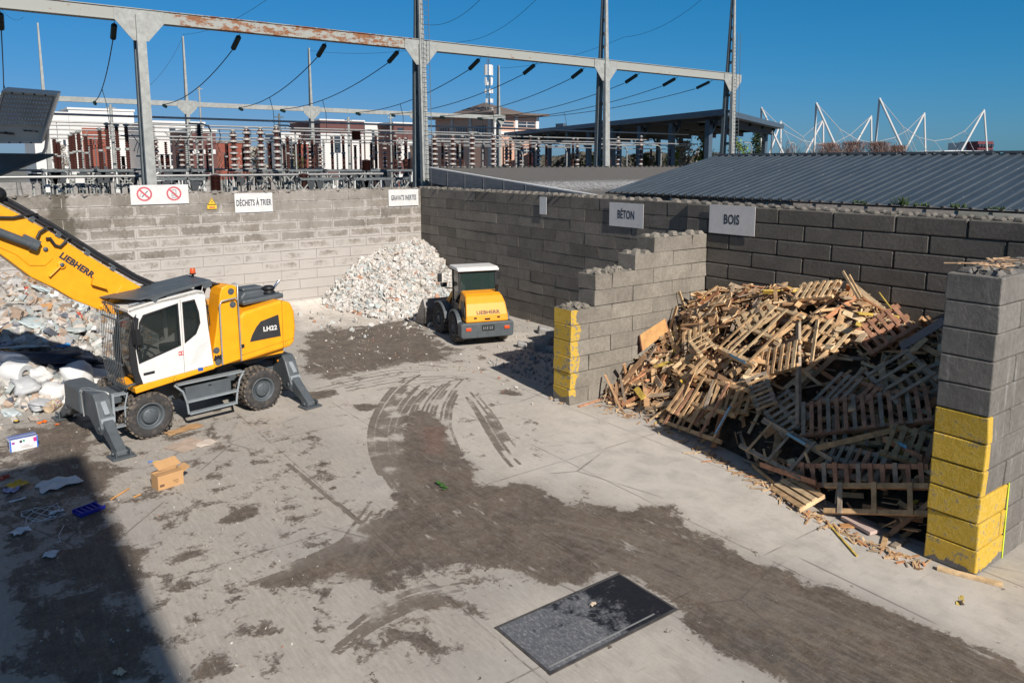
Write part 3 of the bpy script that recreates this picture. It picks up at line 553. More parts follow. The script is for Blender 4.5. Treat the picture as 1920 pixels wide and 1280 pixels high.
BODY = [(-.885, 1.42), (-2.30, 1.58), (-2.44, 1.68), (-2.49, 2.1), (-2.47, 2.54), (-2.36, 2.80), (-2.05, 2.89), (-1.0, 2.72), (-.885, 2.60)]
mb = MB(); mb.xz(BODY, -1.22, 1.24); bd = mb.build('engine_cover', M['yellow'], EX, bevel=.07, seg=3)
mb = MB(); mb.xz([(-1.13, 1.91), (-1.20, 2.08), (-1.32, 2.27), (-1.46, 2.41), (-1.98, 2.52), (-2.03, 1.92)], 1.236, 1.246); pn = mb.build('vent_panel', mat('panel_charcoal', (.03, .031, .034), .5), bd, bevel=.006)
mb = MB(); add_text(mb, 'LH22', .17, (-1.72, 1.249, 2.18), (-1, 0, -.02), (0, 0, 1), bold=.006, sx=1.05); mb.build('model_lettering', M['white'], pn)
mb = MB(); mb.xz([(-2.08, 1.56), (-2.09, 2.88), (-2.10, 2.88), (-2.09, 1.56)], 1.238, 1.2425); mb.xz([(-.9, 1.60), (-2.44, 1.80), (-2.44, 1.806), (-.9, 1.608)], 1.238, 1.2425); mb.build('panel_seam', M['black'], bd)
mb = MB(); mb.box((-.93, 1.245, 1.84), (.09, .012, .10)); mb.build('latch', M['black'], bd, bevel=.01)
mb = MB()
def tri_sign(mb, x, y, z, s_, slope=0): mb.xz([(x + s_, z), (x - s_, z), (x, z + 1.7 * s_)], y, y + .003)
tri_sign(mb, -2.18, 1.243, 1.66, .055); tri_sign(mb, .86, 1.272, 1.31, .055); tri_sign(mb, .86, 1.272, 1.31, .055); mb.build('warning_triangle', M['black'], bd)
mb = MB(); tri_sign(mb, -2.18, 1.2465, 1.67, .040); tri_sign(mb, .86, 1.2755, 1.32, .040); mb.build('warning_triangle', M['signyel'], bd)
mb = MB(); mb.box((.22, 1.272, 1.46), (.13, .004, .085), (0, -.08, 0)); mb.build('sticker', mat('sticker_blue', (.02, .08, .35), .5), EX)
mb = MB()   # engine top: filter housings and grilles
mb.prism([(-1.22, 0, 2.78), (-1.26, 0, 3.0), (-1.36, 0, 3.12), (-1.8, 0, 3.14), (-2.28, 0, 3.05), (-2.42, 0, 2.86)], (0, -.35, 0), (0, .62, 0)); mb.box((-1.75, .78, 2.92), (1.2, .3, .14), (0, .05, 0))
mb.box((-1.7, .25, 3.16), (.62, .46, .1)); et = mb.build('engine_deck', M['grey'], EX, bevel=.05, seg=2)
mb = MB()
for i in range(4): mb.box((-2.24 - i * .04, .625, 2.96), (.018, .01, .13), (0, -.2, 0))
mb.lathe((-2.08, .6, 2.86), (0, 0, 1), [(0, .09), (.16, .09), (.16, .17), (.2, .17), (.2, .14), (.26, .14), (.26, .17), (.32, .17), (.36, .1), (.36, 0)], 24); mb.build('air_intake', M['black'], et)
mb = MB(); mb.tube([(-2.22, .55, 2.95), (-2.24, .55, 3.1), (-2.44, .56, 3.32)], .035, 10); mb.build('exhaust_pipe', M['chrome'], et)
mb = MB(); mb.tube([(-.34, 1.30, 1.47), (-.33, 1.32, 3.0), (-.38, 1.32, 3.1), (-.76, 1.32, 3.14), (-.82, 1.32, 3.06), (-.85, 1.30, 1.47)], .02, 8); mb.tube([(-.82, 1.31, 3.0), (-.84, 1.3, 3.48), (-.80, 1.22, 3.5), (-.74, 1.18, 3.48)], .02, 8)
mb.build('handrail', M['steel'], EX)
# cab
cb = MB()
outer = [(-.12, 1.51), (1.62, 1.38), (1.72, 1.62), (1.78, 1.9), (1.79, 2.35), (1.70, 2.98), (1.82, 3.10), (1.82, 3.18), (1.2, 3.30), (.2, 3.43), (.05, 3.40), (0, 3.28), (-.03, 2.6)]
w1 = [(1.66, 1.87), (1.70, 2.2), (1.60, 2.85), (1.50, 3.02), (.67, 3.19), (.655, 2.14)]; w2 = [(.575, 3.2), (.26, 3.23), (.17, 2.9), (.15, 2.62), (.27, 2.36), (.565, 2.17)]
panel_xz(cb, outer, [w1, w2], 1.25, .05); panel_xz(cb, outer, [w1, w2], .30, .05)
cb.prism([(1.82, 0, 3.10), (1.82, 0, 3.19), (1.2, 0, 3.31), (.2, 0, 3.44), (.02, 0, 3.40), (0, 0, 3.3), (.2, 0, 3.33), (1.2, 0, 3.21)], (0, .255, 0), (0, 1.25, 0))
cb.prism([(-.12, 0, 1.51), (-.03, 0, 2.6), (.0, 0, 3.3), (.06, 0, 3.3), (.03, 0, 2.6), (-.06, 0, 1.51)], (0, .255, 0), (0, 1.2, 0))
cab = cb.build('cab', M['white'], EX, bevel=.018)
cb = MB(); cb.box((.8, .75, 1.46), (1.7, .95, .06)); cb.box((.35, .75, 1.78), (.5, .5, .5)); cb.box((.18, .75, 2.3), (.14, .5, .8), (0, -.12, 0)); cb.box((.17, .75, 2.78), (.1, .28, .22)); cb.box((.6, 1.06, 2.02), (.5, .12, .12)); cb.box((.6, .44, 2.02), (.5, .12, .12))
cb.tube([(1.45, .75, 1.5), (1.3, .75, 2.05), (1.22, .75, 2.12)], .035, 8); cb.lathe((1.2, .75, 2.12), (-.5, 0, 1), [(0, .17), (.02, .19), (.04, .17)], 20); cb.box((1.5, 1.02, 2.35), (.05, .22, .3)); cb.box((1.6, .75, 1.65), (.12, .9, .35)); cb.build('seat_and_controls', M['black'], cab, bevel=.03)
cb = MB(); cb.xz([(x, z) for x, z in w1], 1.212, 1.222); cb.xz(w2, 1.212, 1.222); cb.xz(w1, .27, .28); cb.xz(w2, .27, .28)
cb.prism([(1.66, 0, 1.45), (1.78, 0, 1.9), (1.79, 0, 2.35), (1.72, 0, 3.05), (1.71, 0, 3.05), (1.78, 0, 2.35), (1.77, 0, 1.9), (1.65, 0, 1.45)], (0, .34, 0), (0, 1.17, 0)); cb.build('window_glass', M['glass'], cab)
cb = MB()  # dark window surrounds, front pillar
def rimline(mb, loop, y, wd, th):
    n = len(loop); cx = sum(p[0] for p in loop) / n; cz = sum(p[1] for p in loop) / n
    inn = [(cx + (x - cx) * (1 - wd / max(.01, math.hypot(x - cx, z - cz))), cz + (z - cz) * (1 - wd / max(.01, math.hypot(x - cx, z - cz)))) for x, z in loop]
    panel_xz(mb, loop, [inn], y, th)
rimline(cb, w1, 1.256, .05, .012); rimline(cb, w2, 1.256, .05, .012)
cb.prism([(1.60, 0, 1.385), (1.68, 0, 1.7), (1.715, 0, 2.2), (1.60, 0, 2.95), (1.70, 0, 3.02), (1.85, 0, 2.4), (1.85, 0, 1.9), (1.76, 0, 1.40)], (0, 1.2, 0), (0, 1.262, 0)); cb.prism([(1.60, 0, 1.385), (1.68, 0, 1.7), (1.715, 0, 2.2), (1.60, 0, 2.95), (1.70, 0, 3.02), (1.85, 0, 2.4), (1.85, 0, 1.9), (1.76, 0, 1.40)], (0, .25, 0), (0, .31, 0))
cb.build('window_frame', M['black'], cab)
cb = MB(); cb.xz([(.615, 1.46), (.62, 3.27), (.608, 3.27), (.603, 1.46)], 1.251, 1.2535)
for i in range(6): cb.beam((.46 - i * .035, 1.2525, 1.63 + i * .075), (.16 - i * .035, 1.2525, 1.735 + i * .075), .003, .007, up=(0, 1, 0))
cb.build('door_seam', mat('seam_grey', (.25, .25, .25), .6), cab)
cb = MB(); cb.box((1.45, 1.262, 1.615), (.26, .02, .06), (0, .05, 0)); cb.box((.07, 1.256, 1.46), (.05, .012, .05)); cb.build('door_handle', M['black'], cab, bevel=.008)
cb = MB(); cb.box((.67, 1.256, 1.95), (.12, .006, .1)); cb.build('sticker', M['red'], cab)
cb = MB()
for dx in (-.03, .03): cb.box((.67 + dx, 1.2605, 1.95), (.03, .003, .055))
cb.build('sticker_print', M['white'], cab)
cb = MB()
for k in range(11):
    y = .14 + k * .111; cb.beam((2.03, y, 3.32), (2.06, y, 1.86), .020, .010, up=(1, 0, 0)); cb.beam((2.06, y, 1.86), (1.98, y, 1.30), .020, .010, up=(1, 0, 0))
for x, z in ((2.03, 3.28), (2.035, 2.95), (2.05, 1.92), (1.985, 1.36)): cb.beam((x - .02, .12, z), (x - .02, 1.26, z), .03, .03)
cb.beam((2.03, 1.24, 2.95), (1.8, 1.22, 3.0), .03, .03); cb.beam((1.98, 1.24, 1.4), (1.7, 1.2, 1.42), .04, .04); cb.build('window_guard', M['grey'], EX)
cb = MB(); cb.add([(2.12, .16, 3.40), (1.55, 1.28, 3.40), (-.18, 1.24, 3.66), (-.18, -.1, 3.66), (2.12, .16, 3.375), (1.55, 1.28, 3.375), (-.18, 1.24, 3.635), (-.18, -.1, 3.635)], [(0, 1, 2, 3), (7, 6, 5, 4), (0, 4, 5, 1), (1, 5, 6, 2), (2, 6, 7, 3), (3, 7, 4, 0)])
cb.xz([(1.5, 3.40), (-.18, 3.65), (-.2, 3.5), (.0, 3.46), (.06, 3.56), (.9, 3.42), (1.1, 3.36), (1.2, 3.26), (1.3, 3.36)], 1.235, 1.26); rg = cb.build('roof_guard', M['grey'], EX, bevel=.006)
cb = MB(); cb.beam((1.4, 1.12, 3.3), (1.75, 1.12, 3.28), .05, .03); cb.beam((.9, 1.1, 3.36), (.55, 1.1, 3.4), .1, .05); cb.build('roof_bracket', M['lgrey'], rg)
cb = MB(); cb.lathe((-.1, .42, 3.655), (0, 0, 1), [(0, .03), (.07, .03), (.07, .075), (.10, .075)], 18); bc = cb.build('warning_beacon', M['black'], EX)
cb = MB(); cb.lathe((-.1, .42, 3.755), (0, 0, 1), [(0, .07), (.10, .066), (.125, .05), (.13, 0)], 18); cb.build('beacon_lens', mat('beacon_amber', (.62, .09, .02), .25), bc)
cb = MB(); cb.box((1.74, 1.42, 2.56), (.10, .2, .36), (0, .06, .2)); cb.tube([(1.66, 1.27, 3.05), (1.76, 1.38, 2.95), (1.76, 1.42, 2.7)], .012, 6); cb.build('wing_mirror', M['black'], EX, bevel=.03)
# boom
bm_ = MB(); top_ = [(-.35, 2.35), (.1, 2.85), (1.20, 3.58), (2.06, 4.25), (2.95, 4.97), (3.63, 5.47), (4.6, 6.1), (6.4, 6.9)]; bot_ = [(6.4, 6.5), (5.0, 5.6), (4.05, 4.65), (3.85, 4.45), (3.44, 4.02), (3.0, 3.72), (2.62, 3.40), (2.2, 3.15), (1.95, 3.02), (1.4, 2.8), (.5, 2.1), (-.1, 1.6)]
bm_.xz(top_ + bot_, -.24, .24); bo = bm_.build('boom', M['yellow'], EX, bevel=.02)
bm_ = MB(); bm_.xz([(1.25, 3.52), (1.0, 3.1), (1.25, 2.75), (1.95, 3.0), (2.1, 3.18), (1.75, 3.4), (1.6, 3.6)], .24, .29); bm_.xz([(1.9, 3.56), (2.25, 3.72), (2.2, 3.90), (2.02, 3.86)], .24, .38)
bm_.xz([(3.1, 4.62), (3.75, 4.86), (3.98, 4.98), (4.1, 4.8), (3.7, 4.55), (3.45, 4.28), (3.15, 4.25), (2.98, 4.4)], .24, .262); bm_.lathe((2.82, .24, 4.24), (0, 1, 0), [(0, .09), (.05, .09), (.05, 0)], 18); bm_.beam((2.86, .255, 4.22), (3.1, .255, 4.0), .03, .15, up=(0, 1, 0)); bm_.build('boom_bracket', M['yellow'], bo, bevel=.01)
bm_ = MB(); bm_.lathe((3.12, .26, 4.62), (0, 1, 0), [(0, .05), (.03, .05), (.03, 0)], 14); bm_.lathe((2.82, .285, 4.24), (0, 1, 0), [(0, .05), (.015, .05), (.015, 0)], 14); bm_.build('pivot_pin', M['grey'], bo)
bm_ = MB(); bm_.tube([(5.6, .36, 6.05), (4.1, .36, 5.12), (3.42, .36, 4.76)], .095, 16); bm_.tube([(3.42, .36, 4.76), (3.3, .36, 4.70)], .12, 16); bm_.box((3.4, .36, 4.86), (.36, .12, .1), (0, -.55, 0)); bm_.build('hydraulic_cylinder', M['grey'], bo)
bm_ = MB()
for k, (dy, dz) in enumerate(((-.1, .07), (0, .09), (.1, .07), (.18, .05), (.05, .14))): bm_.tube([(x - .04 * dz * 10, dy, z + dz) for x, z in [(-.3, 2.6), (.2, 3.05), (1.2, 3.64), (2.06, 4.29), (2.95, 5.01), (3.63, 5.51), (4.6, 6.14), (6.2, 6.85)]], .042, 8)
bm_.build('hydraulic_hose', M['hose'], bo)
bm_ = MB()
for x, z in ((1.75, 4.02), (2.28, 4.44), (2.85, 4.9), (3.35, 5.28)): bm_.box((x, .02, z + .10), (.16, .5, .05), (0, -.68, 0)); bm_.box((x - .02, .24, z + .02), (.12, .04, .12), (0, -.68, 0))
bm_.build('hose_clamp', M['grey'], bo, bevel=.012)
bm_ = MB(); bm_.tube([(3.30, .36, 4.88), (3.22, .33, 5.02), (3.05, .32, 5.12), (2.95, .3, 5.1)], .03, 8); bm_.tube([(3.1, .3, 4.86), (3.02, .3, 4.86), (2.93, .3, 4.70), (2.83, .3, 4.66), (2.72, .3, 4.76), (2.66, .3, 4.84), (2.6, .28, 4.84)], .032, 8); bm_.tube([(3.98, .3, 5.38), (3.7, .3, 5.36), (3.35, .3, 5.42), (3.2, .2, 5.4)], .03, 8); bm_.build('side_hose', M['hose'], bo)
bm_ = MB(); d_ = Vector((-.76, 0, -.65)).normalized(); add_text(bm_, 'LIEBHERR', .19, (2.50, .2425, 4.19), d_, (d_.z * 1.0, 0, -d_.x), bold=.0095, sx=1.02, shear=.0); bm_.build('boom_lettering', M['ink'], bo)
bm_ = MB(); bm_.lathe((3.93, -.05, 5.86), (0, 1, 0), [(0, 0), (0, .17), (.3, .17), (.3, .1), (.33, .1), (.33, 0)], 22); bm_.build('pulley', M['black'], bo)
bm_ = MB(); bm_.beam((1.62, .25, 3.42), (1.42, .25, 3.22), .01, .02, up=(0, 1, 0)); bm_.beam((1.66, .25, 3.40), (1.46, .25, 3.20), .01, .02, up=(0, 1, 0)); bm_.build('grease_line', M['red'], bo)
# hose bundle arching from the tower to the boom foot
bm_ = MB(); rh = random.Random(5)
for k in range(9):
    y = .28 + k * .07; a = rh.uniform(-.04, .04)
    bm_.tube([(-.30 + a, y, 1.9), (-.22 + a, y, 2.7), (-.16 + a, y * .95, 3.15), (-.26 + a, y * .95, 3.42 + a), (-.42 + a, y, 3.50), (-.58, y, 3.42 + a), (-.66, y, 3.2)], .033, 8)
bm_.build('hose_bundle', M['hose'], EX)
bm_ = MB(); bm_.tube([(.02, 1.16, 3.3), (-.06, 1.2, 3.1), (-.10, 1.2, 2.75), (-.12, 1.18, 2.5)], .014, 6); bm_.build('cab_cable', M['hose'], EX)
# ================================================================ wheel loader
M['dirtyyel'] = mat('loader_yellow', (0.80, 0.32, 0.01), 0.5, var=0.04, coat=0.0, dust=0.08)
A2 = .29; LO = empty('wheel_loader', (10.45, -3.38, 0), math.atan2(A2, -1), 'small yellow wheel loader with white cab roof seen from behind', 'wheel loader')
yc = .06
mb = MB(); mb.prism([(0, y + yc, z) for y, z in [(-.99, .38), (-.9, .34), (.9, .34), (.99, .38), (1.0, .86), (.9, .90), (-.9, .90), (-1.0, .86)]], (-.62, 0, 0), (-.15, 0, 0)); bp = mb.build('rear_bumper', M['grey'], LO, bevel=.05, seg=3)
for s in (1, -1):
    mb = MB(); mb.box((-.64, yc + s * .72, .68), (.03, .19, .11)); mb.build('tail_light', mat('tail_red', (.75, .08, .02), .35), bp, bevel=.01)
mb = MB(); mb.box((-.635, yc - .02, .70), (.02, .46, .19)); pt = mb.build('number_plate', M['black'], bp)
mb = MB()
for i, wdt in enumerate((.05, .03, .05, .02, .05, .04)): mb.box((-.648, yc + .16 - i * .066, .70), (.006, wdt * .5, .11)); mb.box((-.648, yc + .16 - i * .066, .70 + (.04 if i % 2 else -.04)), (.006, wdt, .02))
mb.build('plate_wear', M['lgrey'], pt)
HOOD = [(-.60, .90), (-.56, 1.15), (-.40, 1.55), (-.20, 1.78), (.0, 1.86), (.55, 1.90), (.55, .9)]
mb = MB()
def ribs(prof, ws): # lofted hood: half width varies with height
    P = []; n = len(prof)
    for s in (1, -1):
        for (x, z), wd_ in zip(prof, ws): P.append((x, yc + s * wd_, z))
    F = [tuple(range(n)), tuple(range(2 * n - 1, n - 1, -1))] + [(i, (i + 1) % n, n + (i + 1) % n, n + i) for i in range(n)]
    return P, F
P_, F_ = ribs(HOOD, [.80, .80, .76, .70, .66, .66, .80]); mb.add(P_, F_); hd = mb.build('engine_hood', M['dirtyyel'], LO, bevel=.06, seg=3)
mb = MB(); dz = Vector((.16, 0, .40)).normalized(); add_text(mb, 'LIEBHERR', .18, (-.538, yc - .04, 1.24), (0, -1, 0), (dz.x, 0, dz.z), bold=.004, sx=1.12, depth=.004); mb.build('hood_lettering', mat('faded_ink', (.06, .05, .04), .6), hd)
mb = MB()
for y in (.45, -.42): mb.box((-.583, yc + y, 1.06), (.02, .1, .055), (0, -.1, 0))
mb.box((-.583, yc, 1.01), (.03, .20, .06), (0, -.1, 0)); mb.build('hood_latch', M['black'], hd)
for s in (1, -1):
    mb = MB(); mb.prism([(-.45, 0, 1.02), (-.36, 0, 1.42), (-.2, 0, 1.6), (.1, 0, 1.6), (.1, 0, 1.1)], (0, yc + s * .775, 0), (0, yc + s * .80, 0)); mb.build('side_grille', M['black'], hd)
mb = MB(); mb.tube([(.1, -.52, 1.85), (.1, -.52, 2.0), (.02, -.52, 2.12)], .055, 12); mb.build('exhaust_pipe', M['black'], LO)
mb = MB(); mb.box((.8, yc, .75), (1.6, .8, .6)); mb.build('rear_frame', M['grey'], LO, bevel=.03)
for s in (1, -1):
    mb = MB(); n = 12
    arc = [(.42 + .66 * math.cos(t), .52 + .66 * math.sin(t)) for t in [R(20 + 150 * i / n) for i in range(n + 1)]]; arc2 = [(.42 + .70 * math.cos(t), .52 + .72 * math.sin(t)) for t in [R(170 - 150 * i / n) for i in range(n + 1)]]
    mb.prism([(x, 0, z) for x, z in arc + arc2], (0, yc + s * .66, 0), (0, yc + s * 1.0, 0)); mb.build('mudguard', M['grey'], LO)
    make_wheel(LO, (.42, yc + s * .84, .56), .56, .36, s, lugs=20, rimr=.5, rc=M['grey'])
# loader cab
mb = MB()
def post(x, y, z0, z1, dx=0, dy=0): mb.beam((x, y, z0), (x + dx, y + dy, z1), .08, .08, up=(1, 0, 0))
for s in (1, -1): post(.5, yc + s * .70, 1.75, 2.6, .08); post(1.35, yc + s * .70, 1.2, 2.6, .05); mb.beam((.5, yc + s * .70, 1.80), (1.4, yc + s * .7, 1.2), .06, .08)
mb.beam((.5, yc - .7, 1.86), (.5, yc + .7, 1.86), .06, .08); mb.beam((.58, yc - .7, 2.58), (.58, yc + .7, 2.58), .07, .1); mb.box((.95, yc, 1.15), (1.1, 1.45, .5)); cabf = mb.build('cab_frame', M['black'], LO, bevel=.015)
mb = MB(); mb.prism([(.40, 0, 2.60), (.43, 0, 2.68), (.6, 0, 2.74), (1.55, 0, 2.74), (1.62, 0, 2.62)], (0, yc - .80, 0), (0, yc + .80, 0)); mb.build('cab_roof', M['white'], LO, bevel=.05, seg=3)
mb = MB(); mb.box((.53, yc, 2.2), (.012, 1.32, .68), (0, .10, 0)); mb.box((1.38, yc, 2.0), (.012, 1.32, 1.1))
for s in (1, -1): mb.prism([(.56, 0, 1.86), (.62, 0, 2.56), (1.35, 0, 2.56), (1.34, 0, 1.3)], (0, yc + s * .70, 0), (0, yc + s * .712, 0))
mb.build('cab_glass', glass('green_cab_glass', (.03, .055, .05), .5), cabf)
mb = MB(); mb.box((.85, yc + .1, 1.6), (.5, .5, .4)); mb.box((.70, yc + .1, 2.05), (.14, .48, .6), (0, -.1, 0)); mb.lathe((1.22, yc + .1, 1.85), (-.6, 0, 1), [(0, .17), (.02, .19), (.04, .17)], 18); mb.tube([(1.3, yc + .1, 1.4), (1.22, yc + .1, 1.85)], .04, 8); mb.build('seat', M['black'], cabf, bevel=.03)
mb = MB(); mb.tube([(1.4, .75, 2.6), (1.55, 1.2, 2.6), (1.55, 1.24, 2.45)], .014, 6); mb.box((1.55, 1.24, 2.26), (.07, .17, .34)); mb.tube([(1.4, -.65, 2.6), (1.55, -1.05, 2.6), (1.55, -1.08, 2.45)], .014, 6); mb.box((1.55, -1.08, 2.26), (.07, .17, .34)); mb.build('wing_mirror', M['black'], LO, bevel=.02)
mb = MB(); mb.tube([(2.0, .55, 1.0), (2.0, .58, 1.75), (1.98, .9, 1.8)], .025, 8); mb.box((1.95, .98, 1.92), (.16, .24, .16)); mb.build('work_lamp', M['black'], LO, bevel=.03)
# front frame turned a little to the left, with wheels, lift arms and bucket
ph = .16
def fr(x, y, z): xx = x - 1.55; return (1.55 + xx * math.cos(ph) - y * math.sin(ph), xx * math.sin(ph) + y * math.cos(ph) + yc, z)
FRM = Matrix.Rotation(ph, 3, 'Z')
def place(o): 
    for v in o.data.vertices: v.co = Vector(fr(*v.co))
mb = MB(); mb.box((2.35, 0, .72), (1.2, .7, .6)); mb.box((2.5, 0, 1.15), (.5, .6, .6)); o = mb.build('front_frame', M['grey'], LO, bevel=.03); place(o)
for s in (1, -1):
    w_ = make_wheel(LO, (2.35, s * .80, .56), .56, .36, s, lugs=20, rimr=.5, rc=M['grey']); place(w_)
    for ch in w_.children: place(ch)
    mb = MB(); n = 10; arc = [(2.35 + .64 * math.cos(t), .56 + .64 * math.sin(t)) for t in [R(60 + 110 * i / n) for i in range(n + 1)]]; arc2 = [(2.35 + .68 * math.cos(t), .56 + .70 * math.sin(t)) for t in [R(170 - 110 * i / n) for i in range(n + 1)]]
    mb.prism([(x, 0, z) for x, z in arc + arc2], (0, s * .62, 0), (0, s * 1.0, 0)); place(mb.build('mudguard', M['grey'], LO))
for s in (.32, -.32):
    mb = MB(); mb.prism([(2.2, 0, 1.55), (2.35, 0, 1.62), (3.0, 0, 1.1), (3.75, 0, .45), (3.6, 0, .3), (2.9, 0, .85)], (0, s - .05, 0), (0, s + .05, 0)); place(mb.build('lift_arm', M['dirtyyel'], LO, bevel=.01))
mb = MB(); mb.prism([(2.6, 0, 1.5), (3.1, 0, 1.45), (3.6, 0, .9), (3.5, 0, .8), (3.0, 0, 1.2), (2.6, 0, 1.3)], (0, -.08, 0), (0, .08, 0)); place(mb.build('tilt_link', M['dirtyyel'], LO, bevel=.01))
mb = MB(); BKO = [(4.62, .03), (3.75, .03), (3.55, .16), (3.46, .45), (3.5, .8), (3.66, 1.12), (3.72, 1.12), (3.56, .8), (3.53, .46), (3.6, .22), (3.78, .09), (4.62, .06)]
mb.prism([(x, 0, z) for x, z in BKO], (0, -1.05, 0), (0, 1.05, 0))
for s in (-1.05, 1.03): mb.prism([(4.62, 0, .03), (3.75, 0, .03), (3.55, 0, .16), (3.46, 0, .45), (3.5, 0, .8), (3.66, 0, 1.12), (3.78, 0, 1.10), (4.4, 0, .3)], (0, s, 0), (0, s + .02, 0))
mb.box((3.49, .45, .6), (.06, .06, .6)); mb.box((3.49, -.45, .6), (.06, .06, .6)); place(mb.build('bucket', M['bucket'], LO, bevel=.006))
# ================================================================ the building whose shade falls on the yard (behind the camera)
mb = MB(); mb.box((58.0, -30.25, 10.0), (30, 20.1, 20.0)); shb = mb.build('warehouse', mat('warehouse_cladding', (.35, .35, .34), .7, var=.1)); tag(shb, 'tall grey warehouse block standing behind the viewer, shading the lower left of the yard', 'building')
# ================================================================ roofs right behind the block walls
m_gravel, g, b = newmat('gravel_roof'); o = g.obj(); n1 = g.noise(o, 1.2, 6, .7); X_, Y_, Z_ = g.xyz(o)
c = g.mix(g.ramp(g.noise(o, 22, 4, .8), .35, .7), (.10, .095, .085), (.17, .155, .14))
wp = g.math('MULTIPLY', g.ramp(g.math('ADD', g.noise(g.sc(o, 1, 4, 1), 2.5, 5, .8), g.math('MULTIPLY', g.math('ABSOLUTE', g.math('SUBTRACT', X_, 2.2)), -.03)), .42, .50), g.ramp(g.noise(o, 12, 3, .8), .46, .52))
c = g.mix(g.math('MULTIPLY', wp, g.ramp(g.math('ABSOLUTE', g.math('SUBTRACT', X_, 2.6)), 1.2, 2.6, 1, 0)), c, (.6, .6, .6)); g.put(b, 'Base Color', c); g.put(b, 'Roughness', .95); g.put(b, 'Normal', g.bump(g.noise(o, 30, 4, .8), .8, .05))
bl = empty('low_building', (5.2, 15, 0), 0, 'low building with sloping grey gravel roof right behind the far corner wall', 'building')
AX, BX, Y0, Y1 = -1.37, 11.60, 1.30, 31.0; zA, zB = 6.25, 6.25 - (6.25 - 5.165) * (11.60 + 1.37) / 13.87
def off(o): # parts built in place, hung under the empty
    p = o.parent.location
    for v in o.data.vertices: v.co -= p
    return o
mb = MB(); mb.add([(AX, Y0, zA), (BX, Y0, zB), (BX, Y1, zB), (AX, Y1, zA), (AX, Y0, zA - .1), (BX, Y0, zB - .1), (BX, Y1, zB - .1), (AX, Y1, zA - .1)], [(0, 1, 2, 3), (7, 6, 5, 4), (0, 4, 5, 1), (1, 5, 6, 2), (2, 6, 7, 3), (3, 7, 4, 0)])
o = mb.build('roof', m_gravel, bl); off(o)
mb = MB(); mb.add([(AX - 4, Y0, zA - .5), (AX, Y0, zA), (AX, Y1, zA), (AX - 4, Y1, zA - .5)], [(0, 1, 2, 3)]) if False else None
mb.add([(AX, Y0 - .02, zA + .04), (BX, Y0 - .02, zB + .04), (BX, Y0 + .16, zB + .05), (AX, Y0 + .16, zA + .05), (AX, Y0 - .02, zA - .0), (BX, Y0 - .02, zB - .0), (BX, Y0 + .16, zB), (AX, Y0 + .16, zA)], [(0, 1, 2, 3), (7, 6, 5, 4), (0, 4, 5, 1), (1, 5, 6, 2), (2, 6, 7, 3), (3, 7, 4, 0)])
off(mb.build('verge_trim', mat('verge_white', (.55, .55, .54), .6), bl))
mb = MB(); mb.prism([(AX, Y0 - .03, zA), (BX, Y0 - .03, zB), (BX, Y0 - .03, zB - .75), (AX, Y0 - .03, zA - .75)], (0, 0, 0), (0, .05, 0))
for i in range(8): x = AX + .2 + i * 1.6; z = zA + (zB - zA) * (x - AX) / (BX - AX); mb.box((x, Y0 - .036, z - .37), (.03, .012, .72))
off(mb.build('fascia', mat('fascia_grey', (.17, .175, .185), .55, var=.2, stretch=(.4, 1, 4)), bl))
mb = MB(); mb.prism([(AX + .2, 0, 0), (BX - .2, 0, 0), (BX - .2, 0, zB - .12), (AX + .2, 0, zA - .12)], (0, Y0 + .2, 0), (0, Y1 - .2, 0)); off(mb.build('wall', mat('low_wall_grey', (.1, .09, .085), .9), bl))
mb = MB()
for i in range(70): mb.box((AX + .04, Y0 + .3 + i * .42, zA + .03), (.16, .2, .07))
off(mb.build('ridge_caps', mat('ridge_dark', (.07, .065, .06), .8), bl))
# metal shed
m_met, g, b = newmat('corrugated_metal'); o = g.obj(); c = g.mix(g.ramp(g.noise(g.sc(o, 3, .4, 1), 1.5, 6, .7), .35, .65), (.052, .068, .085), (.072, .09, .108)); c = g.mix(g.ramp(g.noise(o, 9, 3, .6), .70, .74), c, (.3, .3, .29)); g.put(b, 'Base Color', c); g.put(b, 'Roughness', .42); g.put(b, 'Metallic', .25)
ms = empty('metal_shed', (28, 8, 0), 0, 'long shed with dark blue grey corrugated metal roof behind the right wall', 'shed')
E0_, E1_, YE, ZE, YR, ZR = 11.78, 48.0, 1.30, 5.44, 7.60, 6.83
mb = MB(); n = int((E1_ - E0_) / .333); P = []; pr = ((0, 0), (.19, 0), (.22, .038), (.30, .038))
xs = [(E0_ + i * .333 + dx, dz) for i in range(n) for dx, dz in pr]
for x, dz in xs: P += [(x, YE, ZE + dz), (x, YR, ZR + dz)]
mb.add(P, [(2 * i, 2 * i + 2, 2 * i + 3, 2 * i + 1) for i in range(len(xs) - 1)]); P = []
for x, dz in xs: P += [(x, YR, ZR + dz - .02), (x, 2 * YR - YE, ZE + dz)]
mb.add(P, [(2 * i, 2 * i + 2, 2 * i + 3, 2 * i + 1) for i in range(len(xs) - 1)])
off(mb.build('roof', m_met, ms, fix=False))
mb = MB(); mb.box(((E0_ + E1_) / 2, YR, ZR + .055), (E1_ - E0_, .22, .05))
for i in range(int((E1_ - E0_) / .999)): mb.box((E0_ + .5 + i * .999, YR - .12, ZR + .02), (.7, .12, .06))
off(mb.build('ridge_cap', mat('ridge_metal', (.10, .11, .12), .5), ms))
mb = MB()
for i in range(n): mb.box((E0_ + i * .333 + .25, YE - .03, ZE + .0), (.10, .08, .07), taper=.5)
mb.box(((E0_ + E1_) / 2, YE + .02, ZE - .04), (E1_ - E0_, .06, .05)); off(mb.build('eave_closure', mat('eave_dark', (.02, .02, .02), .8), ms))
